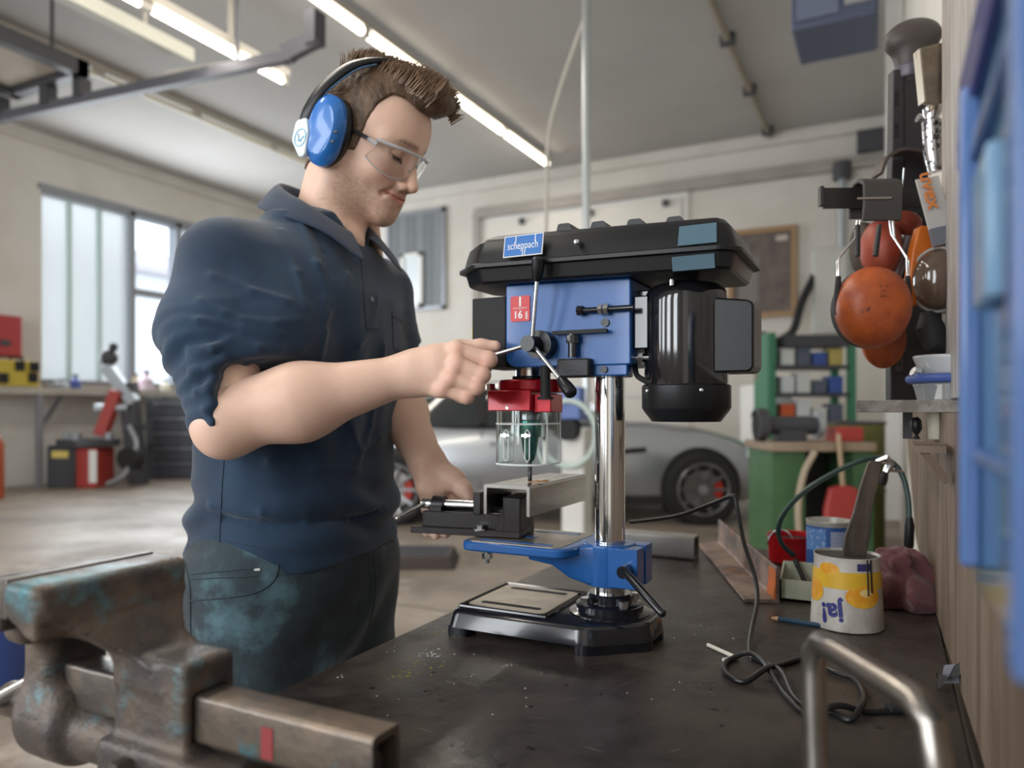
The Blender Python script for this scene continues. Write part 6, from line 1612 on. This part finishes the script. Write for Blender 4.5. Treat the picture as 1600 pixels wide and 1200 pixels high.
for s in (-1.18, 1.883):
    part('wheel_arch', m_trim, car, lambda b: b.cyl(C(s, 7.425, .365), C(s, 7.75, .365), .40, n=40))
    wh = part('wheel', m_tyre, car, lambda b: b.lathe([(.24, 0), (.335, .005), (.352, .03), (.352, .20), (.335, .235), (.24, .24)], C(s, 7.30, .352), FWD, n=48, caps=False))
    rm = part('rim', m_rimd, wh, lambda b: b.lathe([(.255, -.004), (.262, .004), (.235, .02), (.225, .09), (.0, .10)], C(s, 7.30, .352), FWD, n=48, caps=False))
    part('rim_lip', m_rim, wh, lambda b: b.tube([C(s + .25 * math.cos(a), 7.298, .352 + .25 * math.sin(a)) for a in np.linspace(0, 2*PI, 40, endpoint=False)], .012, 8, closed=True))
    part('brake_disc', mat('disc_steel', (.35, .34, .33), .35, .9), wh, lambda b: b.lathe([(.10, 0), (.185, 0), (.185, .02), (.10, .02)], C(s, 7.37, .352), FWD, n=36))
    part('brake_caliper', mat('caliper_red', (.50, .035, .02), .4), wh, lambda b: b.lathe([(.12, 0), (.20, 0), (.20, .05), (.12, .05)], C(s, 7.345, .352), FWD, n=10, a0=2.6, a1=3.7))
    part('hub', mat('hub_pale', (.6, .6, .62), .3, .8), wh, lambda b: b.cyl(C(s, 7.31, .352), C(s, 7.40, .352), .045, n=20))
    for k in range(10):
        a = 2*PI*k/10; dx, dz = math.cos(a), math.sin(a)
        part('spoke', m_rim, wh, lambda b: b.bar(C(s + .04*dx, 7.335, .352 + .04*dz), C(s + .25*dx, 7.312, .352 + .25*dz), FWD, .03, .028))

# ================================================================== left side of the hall
def XLp(px, py, x):            # point on the plane X = x
    k = (-math.sin(YAW) + (px - 800) / FPX * math.cos(YAW)); d = x / k
    return P(px, py, d)
m_sill = mat('sill_board', (.48, .45, .40), .6, col2=(.34, .31, .27), scale=3)
sl = thing('window_bench', 'long pale bench board running under the left window', 'bench', (-11.3, 8.8, 0))
part('board', m_sill, sl, lambda b: b.box(-11.64, -10.9, 5.5, 11.6, 1.36, 1.46))
for y in (6.5, 8.3, 10.6):
    part('leg', m_alu, sl, lambda b: b.box(-11.0, -10.92, y - .04, y + .04, 0, 1.36))
    part('brace', m_alu, sl, lambda b: b.bar((-11.6, y + .35, .8), (-11.0, y + .35, 1.36), (0, 1, 0), .05, .05))
def bottle(px, x, h, r, col, label, nm='bottle', cat='bottle'):
    q = XLp(px, 605, x); q[2] = 1.46
    t = thing(nm, label, cat, q)
    part('body', mat('item_%s' % nm + str(px), col, .5), t, lambda b: b.lathe([(r, 0), (r, h * .62), (r * .45, h * .8), (r * .45, h)], q, n=16))
    part('cap', m_dgrey, t, lambda b: b.cyl(q + (0, 0, h), q + (0, 0, h * 1.12), r * .5, n=12))
bottle(118, -11.2, .20, .07, (.06, .09, .30), 'blue bottle standing on the window bench')
bottle(97, -11.1, .12, .09, (.35, .38, .42), 'squat grey bottle on the window bench left of the blue one')
bottle(80, -11.1, .10, .10, (.20, .20, .20), 'dark squat bottle at the left end of the window bench')
bottle(205, -11.2, .12, .09, (.50, .06, .05), 'red bottle on the window bench behind the floor machine')
bottle(228, -11.1, .30, .12, (.62, .50, .58), 'large lilac bottle on the window bench below the clear pane')
bottle(212, -11.35, .26, .10, (.60, .55, .40), 'beige bottle on the window bench beside the lilac bottle')
bottle(258, -11.2, .18, .09, (.62, .58, .48), 'cream bottle at the right end of the window bench')
# red box and yellow box at far left
rb = XLp(10, 535, -11.3)
t = thing('red_cabinet', 'red metal wall cabinet at the far left edge', 'cabinet', rb); m_rbx = mat('cabinet_red', (.42, .055, .06), .5)
part('body', m_rbx, t, lambda b: b.box(-11.64, -11.2, rb[1] - .55, rb[1] + .16, rb[2] - .20, rb[2] + .38), bevel=.01)
part('door', m_rbx, t, lambda b: b.box(-11.2, -11.18, rb[1] - .5, rb[1] + .13, rb[2] - .17, rb[2] + .35), bevel=.005)
part('lock', m_dgrey, t, lambda b: b.box(-11.18, -11.15, rb[1] - .15, rb[1] - .03, rb[2] - .06, rb[2] + .02))
yb = XLp(28, 583, -11.0)
t = thing('yellow_crate', 'yellow and black tool case on the window bench at the left edge', 'tool case', yb); m_ycr = mat('crate_yellow', (.55, .42, .06), .5)
part('body', m_ycr, t, lambda b: b.box(-11.4, -11.0, yb[1] - .5, yb[1] + .30, 1.462, 1.84), bevel=.02)
for dy, dz in ((-.2, .12), (.02, .3), (.2, .14), (.22, .30)):
    part('clasp', m_black, t, lambda b: b.box(-11.0, -10.97, yb[1] + dy - .06, yb[1] + dy + .06, 1.46 + dz - .07, 1.46 + dz + .07))
part('handle', m_black, t, lambda b: b.tube([(-11.3, yb[1] + .05, 1.83), (-11.3, yb[1] + .07, 1.9), (-11.3, yb[1] + .22, 1.9), (-11.3, yb[1] + .24, 1.83)], .025, 8))
# tyre machine
tm0 = P(118, 745, 10.8); tx, ty = tm0[0], tm0[1]
tm = thing('tyre_machine', 'red and black tyre changing machine with a raised arm by the left window', 'machine', (tx, ty, 0))
def cb2(b, s0, s1, w0, w1, z0, z1):
    o_ = np.array([tx, ty, 0]); b.obox(o_ + RGT * (s0+s1)/2 + FWD * (w0+w1)/2 + UPV * (z0+z1)/2, RGT, FWD, UPV, (s1-s0)/2, (w1-w0)/2, (z1-z0)/2)
def tp2(s, w_, z): return np.array([tx, ty, 0]) + RGT * s + FWD * w_ + UPV * z
m_mred = mat('machine_red', (.42, .05, .04), .4); m_mdk = mat('machine_dark', (.055, .055, .065), .45); m_mgr = mat('machine_grey', (.40, .43, .46), .35, .5)
part('control_box', m_mdk, tm, lambda b: cb2(b, -.42, .0, 0, .5, 0, .62), bevel=.02)
part('label_plate', mat('plate_yellow', (.78, .62, .16), .5), tm, lambda b: cb2(b, -.34, -.10, -.012, 0, .44, .54))
part('base_box', m_mred, tm, lambda b: cb2(b, .0, .30, 0, .5, 0, .58), bevel=.02)
part('white_panel', m_whitepaint, tm, lambda b: cb2(b, .20, .31, -.012, 0, .08, .55))
part('turntable', m_mdk, tm, lambda b: (b.cyl(tp2(.02, .3, .60), tp2(.02, .3, .70), .42, n=32)))
for a in range(4): part('table_clamp', m_mgr, tm, lambda b: cb2(b, .02 + .3 * math.cos(a * 1.57) - .05, .02 + .3 * math.cos(a * 1.57) + .05, .3 + .3 * math.sin(a * 1.57) - .05, .3 + .3 * math.sin(a * 1.57) + .05, .70, .80))
part('column', m_mdk, tm, lambda b: b.bar(tp2(.62, .6, .0), tp2(.50, .5, 1.55), FWD, .2, .22))
part('swing_arm', m_mred, tm, lambda b: b.bar(tp2(.20, .3, .75), tp2(.42, .35, 1.42), FWD, .16, .16))
part('upper_arm', m_mgr, tm, lambda b: (b.bar(tp2(.62, .45, 1.25), tp2(.25, .35, 1.80), FWD, .14, .16), b.bar(tp2(.25, .35, 1.8), tp2(.36, .35, 2.0), FWD, .12, .14)))
part('tool_head', m_mdk, tm, lambda b: (b.ball(tp2(.30, .35, 1.92), .13), b.ball(tp2(.36, .35, 2.08), .07)))
part('cylinder', m_mgr, tm, lambda b: b.cyl(tp2(.12, .3, 1.15), tp2(.55, .4, 1.18), .07, n=16))
part('wheel_roller', m_tyre, tm, lambda b: b.cyl(tp2(.68, .1, .42), tp2(.72, .3, .42), .16, n=24))
part('hose', m_mgr, tm, lambda b: b.tube(smooth_path([tp2(.62, .3, .9), tp2(.78, .2, .6), tp2(.66, .1, .2), tp2(.40, .1, .05)], 6), .03, 8))
# drawer cabinet
dc = P(268, 750, 12.2)
dcb = thing('drawer_cabinet', 'dark grey drawer cabinet under the window behind the worker', 'drawer cabinet', (dc[0], dc[1], 0))
def db(b, s0, s1, w0, w1, z0, z1): b.obox(np.array([dc[0], dc[1], 0]) + RGT * (s0+s1)/2 + FWD * (w0+w1)/2 + UPV * (z0+z1)/2, RGT, FWD, UPV, (s1-s0)/2, (w1-w0)/2, (z1-z0)/2)
m_dc = mat('cabinet_dark', (.075, .08, .10), .5)
part('body', m_dc, dcb, lambda b: db(b, -.42, .75, .02, .7, 0, 1.28), bevel=.01)
part('top', mat('cabinet_top', (.13, .14, .17), .5), dcb, lambda b: db(b, -.44, .77, -.01, .72, 1.28, 1.32))
for i in range(5):
    d_ = part('drawer', m_dc, dcb, lambda b: db(b, -.40, .73, 0, .02, .06 + i * .245, .06 + i * .245 + .225), bevel=.006)
    part('handle', m_mgr, d_, lambda b: db(b, -.3, .6, -.03, -.005, .06 + i * .245 + .19, .06 + i * .245 + .205))
# things at the left edge of the floor
t0 = P(-9, 690, 9.5)
t = thing('gas_bottle', 'orange gas bottle cut by the left edge', 'gas bottle', (t0[0], t0[1], 0))
part('body', mat('bottle_orange', (.40, .08, .03), .4), t, lambda b: b.lathe([(.10, 0), (.11, .03), (.11, .70), (.07, .80), (.04, .82)], (t0[0], t0[1], 0), n=20))
part('valve', m_steel, t, lambda b: b.cyl((t0[0], t0[1], .82), (t0[0], t0[1], .92), .035, n=12))
# steel ramp plates on the floor, floor channel
r0 = P(668, 884, 5.3); r0[2] = 0
rp2 = thing('floor_ramp', 'dark steel ramp plate lying on the floor behind the worker', 'ramp', r0)
def rbx(b, s0, s1, w0, w1, z0, z1): b.obox(r0 + RGT * (s0+s1)/2 + FWD * (w0+w1)/2 + UPV * (z0+z1)/2, RGT, FWD, UPV, (s1-s0)/2, (w1-w0)/2, (z1-z0)/2)
part('plate', mat('ramp_dark', (.075, .06, .055), .5, .4), rp2, lambda b: b.prism([(-.6, 0), (.2, 0), (.16, .09), (-.6, .09)], r0, RGT, UPV, FWD * .45), bevel=.01)
for k in range(3): part('tread', m_dgrey, rp2, lambda b: rbx(b, -.55, .12, .06 + k * .14, .10 + k * .14, .09, .105))
struct('trim_7', mat('floor_joint', (.16, .14, .125), .8), lambda b: b.bar((-11.6, 6.2, .0012), (-1.0, 6.6, .0012), (0, 0, 1), .0022, .05))
struct('trim_8', mat('floor_joint', (.16, .14, .125), .8), lambda b: b.tube([P(620, 945, 4.345) * (1, 1, 0), P(665, 950, 4.277) * (1, 1, 0), P(690, 955, 4.209) * (1, 1, 0), P(720, 958, 4.169) * (1, 1, 0)], .006, 6))
# blue tub and coil behind the bench vise
bq = P(-8, 985, 3.0); bq[2] = 0
t = thing('blue_tub', 'blue plastic tub with a grey rim on the floor beyond the bench vise', 'tub', bq)
part('tub', mat('tub_blue', (.03, .06, .22), .35), t, lambda b: b.lathe([(.13, 0), (.16, .26), (.17, .34), (.155, .34), (.12, .02), (0, .02)], bq, n=36))
part('rim', mat('tub_rim', (.30, .34, .38), .35), t, lambda b: b.tube([bq + np.array([.168 * math.cos(a), .168 * math.sin(a), .34]) for a in np.linspace(0, 2*PI, 36, endpoint=False)], .014, 8, closed=True))
tq = P(28, 905, 3.9); tq[2] = 0
t = thing('tyre', 'black tyre lying on the floor at the left edge beyond the vise', 'tyre', tq)
part('tread', m_tyre, t, lambda b: b.lathe([(.20, .02), (.30, .0), (.33, .03), (.335, .18), (.30, .22), (.20, .20), (.20, .02)], tq, n=36, caps=False))
part('rim', m_mgr, t, lambda b: b.lathe([(.20, .05), (.19, .16), (.05, .12), (0, .12)], tq, n=28))

# ================================================================== back wall board and right-hand corner
t = thing('notice_board', 'dark notice board in a brown wooden frame on the back wall', 'notice board', (-1.76, YB, 2.6))
nb2 = part('board', mat('board_dark', (.12, .095, .085), .6, col2=(.20, .16, .14), scale=4, mix=.7), t, lambda b: b.box(-2.22, -1.30, YB - .05, YB - .005, 2.62, 3.88))
for x0, x1, z0, z1 in ((-2.27, -1.25, 3.86, 3.94), (-2.27, -1.25, 2.56, 2.64), (-2.27, -2.19, 2.64, 3.86), (-1.33, -1.25, 2.64, 3.86)):
    part('frame', mat('frame_wood', (.36, .22, .11), .5), t, lambda b: b.box(x0, x1, YB - .08, YB - .004, z0, z1))
part('poster', mat('poster_grey', (.24, .21, .20), .6, col2=(.1, .1, .1), scale=20), t, lambda b: b.box(-2.1, -1.8, YB - .056, YB - .05, 2.8, 3.5))
part('poster', mat('poster_pale', (.55, .50, .45), .6), t, lambda b: b.box(-1.55, -1.38, YB - .056, YB - .05, 3.72, 3.80))
t = thing('switch_cabinet', 'pale grey switch cabinet with pipe on the back wall at the right', 'switch cabinet', (-.72, YB, 2.3)); m_swc = mat('switch_grey', (.55, .56, .52), .5)
part('body', m_swc, t, lambda b: b.box(-1.02, -.52, YB - .3, YB - .005, 2.25, 3.5), bevel=.03)
part('door', m_swc, t, lambda b: b.box(-.98, -.56, YB - .32, YB - .3, 2.32, 3.42), bevel=.01)
part('pipe', m_mgr, t, lambda b: b.cyl((-.62, YB - .15, 3.5), (-.62, YB - .15, 4.6), .06, n=12))
part('cable', m_blackm, t, lambda b: b.tube(smooth_path([(-.95, YB - .2, 3.2), (-1.15, YB - .4, 2.7), (-1.25, YB - .5, 2.3), (-1.45, YB - .5, 2.15)], 6), .06, 8))
part('junction', m_dgrey, t, lambda b: b.cyl((-.62, YB - .15, 4.5), (-.62, YB - .15, 4.75), .13, n=16))
# green shelf rack
gk = P(1268, 640, 8.0); gx, gy = gk[0], gk[1]
m_grn = mat('rack_green', (.05, .20, .11), .5)
gr = thing('green_rack', 'green steel shelf rack with coloured stock in the right background', 'shelf rack', (gx, gy, 0))
def G_(s, w_, z): return np.array([gx, gy, 0]) + RGT * s + FWD * w_ + UPV * z
def gb(b, s0, s1, w0, w1, z0, z1): b.obox(G_((s0+s1)/2, (w0+w1)/2, (z0+z1)/2), RGT, FWD, UPV, (s1-s0)/2, (w1-w0)/2, (z1-z0)/2)
for s in (-.46, .40):
    for w_ in (0, .42): part('post', m_grn, gr, lambda b: gb(b, s, s + .08, w_, w_ + .06, 0, 1.97))
for z in (.5, .98, 1.28, 1.58): part('shelf', m_mdk, gr, lambda b: gb(b, -.40, .42, .0, .46, z, z + .04))
part('top_beam', m_mdk, gr, lambda b: gb(b, -.30, .42, -.04, .44, 1.82, 1.94))
part('side_sheet', m_grn, gr, lambda b: gb(b, -.46, -.38, .02, .44, .3, 1.97))
cols = [(.55, .10, .03), (.70, .30, .05), (.05, .10, .35), (.62, .64, .66), (.06, .09, .25), (.50, .40, .12), (.60, .62, .60), (.05, .14, .10), (.40, .05, .05), (.10, .12, .16)]
cnm = ['orange', 'amber', 'blue', 'silver', 'navy', 'ochre', 'white', 'dark green', 'red', 'charcoal']
shn = {1.02: 'second', 1.32: 'third', 1.62: 'top'}
for z in (1.02, 1.32, 1.62):
    for j in range(4):
        k = int(rng.integers(0, 3)) * 0 + (j * 3 + int(z * 10)) % 10; s = -.30 + j * .175; hh = .14 + .04 * ((j * 7 + int(z * 10)) % 3); q = G_(s + .07, .16, z)
        t = thing('stock_box', '%s carton on the %s shelf of the green rack, number %s from its left post' % (cnm[k], shn[z], ('one', 'two', 'three', 'four')[j]), 'carton', q)
        t['label'] = '%s carton on the %s shelf of the green rack, %s from its left post' % (cnm[k], shn[z], ('first', 'second', 'third', 'fourth')[j])
        mm_ = mat('stock_%d' % k, cols[k], .5)
        part('carton', mm_, t, lambda b: b.obox(q + UPV * hh / 2, RGT, FWD, UPV, .072, .10, hh / 2), bevel=.006)
        part('lid', mm_, t, lambda b: b.obox(q + UPV * (hh - .01), RGT, FWD, UPV, .075, .103, .012), bevel=.003)
# extinguisher-like red cylinder and white cupboard beside the rack
e0 = P(1192, 640, 8.4)
t = thing('fire_extinguisher', 'red fire extinguisher hanging beside the green rack', 'fire extinguisher', (e0[0], e0[1], 1.5))
part('cylinder', mat('ext_red', (.40, .04, .04), .4), t, lambda b: b.lathe([(.05, 1.45), (.075, 1.48), (.075, 1.85), (.04, 1.93), (.03, 1.95)], (e0[0], e0[1], 0), n=20))
part('head', m_black, t, lambda b: b.box(e0[0] - .04, e0[0] + .04, e0[1] - .03, e0[1] + .03, 1.95, 2.02))
part('bracket', m_dgrey, t, lambda b: b.box(e0[0] - .09, e0[0] + .09, e0[1] + .06, e0[1] + .09, 1.5, 1.9))
e1 = P(1196, 640, 9.3)
t = thing('white_cupboard', 'white cupboard standing left of the green rack', 'cupboard', (e1[0], e1[1], 0))
part('body', m_whitepaint, t, lambda b: b.obox(np.array([e1[0], e1[1], .72]), RGT, FWD, UPV, .24, .25, .72), bevel=.01)
for s in (-.12, .12): 
    d_ = part('door', mat('cup_door', (.70, .72, .74), .5), t, lambda b: b.obox(np.array([e1[0], e1[1], .75]) + RGT * s - FWD * .26, RGT, FWD, UPV, .112, .012, .66), bevel=.004)
    part('handle', m_dgrey, d_, lambda b: b.obox(np.array([e1[0], e1[1], .8]) + RGT * (s * .3) - FWD * .28, RGT, FWD, UPV, .008, .01, .07))
# green work bench with grinder
m_gb = mat('bench_green', (.07, .16, .07), .55, col2=(.05, .11, .05), scale=4)
gw = P(1272, 640, 5.0); wx, wy = gw[0], gw[1]
gbn = thing('green_bench', 'green metal workbench with a wooden top in the right background', 'workbench', (wx, wy, 0))
def W_(s, w_, z): return np.array([wx, wy, 0]) + RGT * s + FWD * w_ + UPV * z
def wbx(b, s0, s1, w0, w1, z0, z1): b.obox(W_((s0+s1)/2, (w0+w1)/2, (z0+z1)/2), RGT, FWD, UPV, (s1-s0)/2, (w1-w0)/2, (z1-z0)/2)
part('top', mat('bench_wood', (.34, .26, .19), .6, col2=(.22, .16, .12), scale=6), gbn, lambda b: wbx(b, -.30, .40, -.05, .55, .86, .92), bevel=.008)
part('side_panel', m_gb, gbn, lambda b: wbx(b, -.28, -.06, 0, .5, 0, .86))
part('side_panel', m_gb, gbn, lambda b: wbx(b, .26, .40, 0, .5, 0, .86))
part('back_panel', m_mdk, gbn, lambda b: wbx(b, -.06, .26, .46, .5, 0, .86))
gnd = thing('bench_grinder', 'dark bench grinder with pale wheels on the green workbench', 'grinder', W_(-.1, .2, .92))
part('motor', m_mdk, gnd, lambda b: (b.cyl(W_(-.26, .2, 1.03), W_(.08, .2, 1.03), .065, n=24), wbx(b, -.18, .0, .12, .28, .92, 1.0)))
part('wheel', m_tyre, gnd, lambda b: b.cyl(W_(-.32, .2, 1.03), W_(-.27, .2, 1.03), .11, n=28))
part('wheel', m_mgr, gnd, lambda b: b.cyl(W_(.09, .2, 1.03), W_(.13, .2, 1.03), .09, n=28))
part('guard', m_mdk, gnd, lambda b: b.lathe([(.10, 0), (.12, 0), (.12, .07), (.10, .07)], W_(-.33, .2, 1.03), RGT, n=16, a0=.5, a1=3.9))
t = thing('olive_drum', 'olive green drum standing beside the green workbench', 'drum', W_(.42, .5, 0))
part('drum', mat('drum_olive', (.18, .18, .06), .5), t, lambda b: b.lathe([(.22, 0), (.22, .02), (.21, .04), (.21, .50), (.22, .52), (.21, .54), (.21, 1.02), (.22, 1.04), (.20, 1.04), (.20, 1.02), (0, 1.02)], W_(.62, .75, 0), n=28))
part('lid_ring', m_dgrey, t, lambda b: b.tube([W_(.62, .75, 1.04) + .212 * (math.cos(a) * RGT + math.sin(a) * FWD) for a in np.linspace(0, 2*PI, 28, endpoint=False)], .012, 6, closed=True))
t = thing('dustpan', 'red dustpan with a wooden handle hanging on the front of the green workbench', 'dustpan', W_(.15, -.1, .4))
part('pan', mat('pan_red', (.42, .05, .045), .45), t, lambda b: b.loft([[W_(.15 + a_ * w_, -.075 - e_, z_) for a_, e_ in ((-1, 0), (1, 0), (1, .03), (.85, .05), (-.85, .05), (-1, .03))] for z_, w_ in ((.36, .13), (.50, .12), (.62, .09), (.64, .04))]))
part('handle', mat('broom_wood', (.45, .33, .22), .6), t, lambda b: b.cyl(W_(.15, -.10, .62), W_(.13, -.075, .98), .016, n=10))
t = thing('bent_hose', 'pale bent hose hanging on the green workbench side', 'hose', W_(-.1, -.05, .5))
part('hose', mat('hose_tan', (.48, .40, .30), .6), t, lambda b: b.tube(smooth_path([W_(-.02, -.06, .86), W_(-.10, -.08, .72), W_(-.14, -.09, .52), W_(-.13, -.08, .30), W_(-.10, -.07, .1)], 6), .022, 8))
part('nozzle', m_steel, t, lambda b: b.cyl(W_(-.10, -.07, .1), W_(-.09, -.07, .0), .026, n=10))
t = thing('red_tool_box', 'small red tool box on the right end of the green workbench', 'tool box', W_(.3, .2, .92))
part('body', m_mred, t, lambda b: wbx(b, .20, .38, .10, .30, .92, 1.02), bevel=.006)
part('handle', m_dgrey, t, lambda b: b.tube([W_(.24, .2, 1.02), W_(.25, .2, 1.06), W_(.33, .2, 1.06), W_(.34, .2, 1.02)], .008, 6))
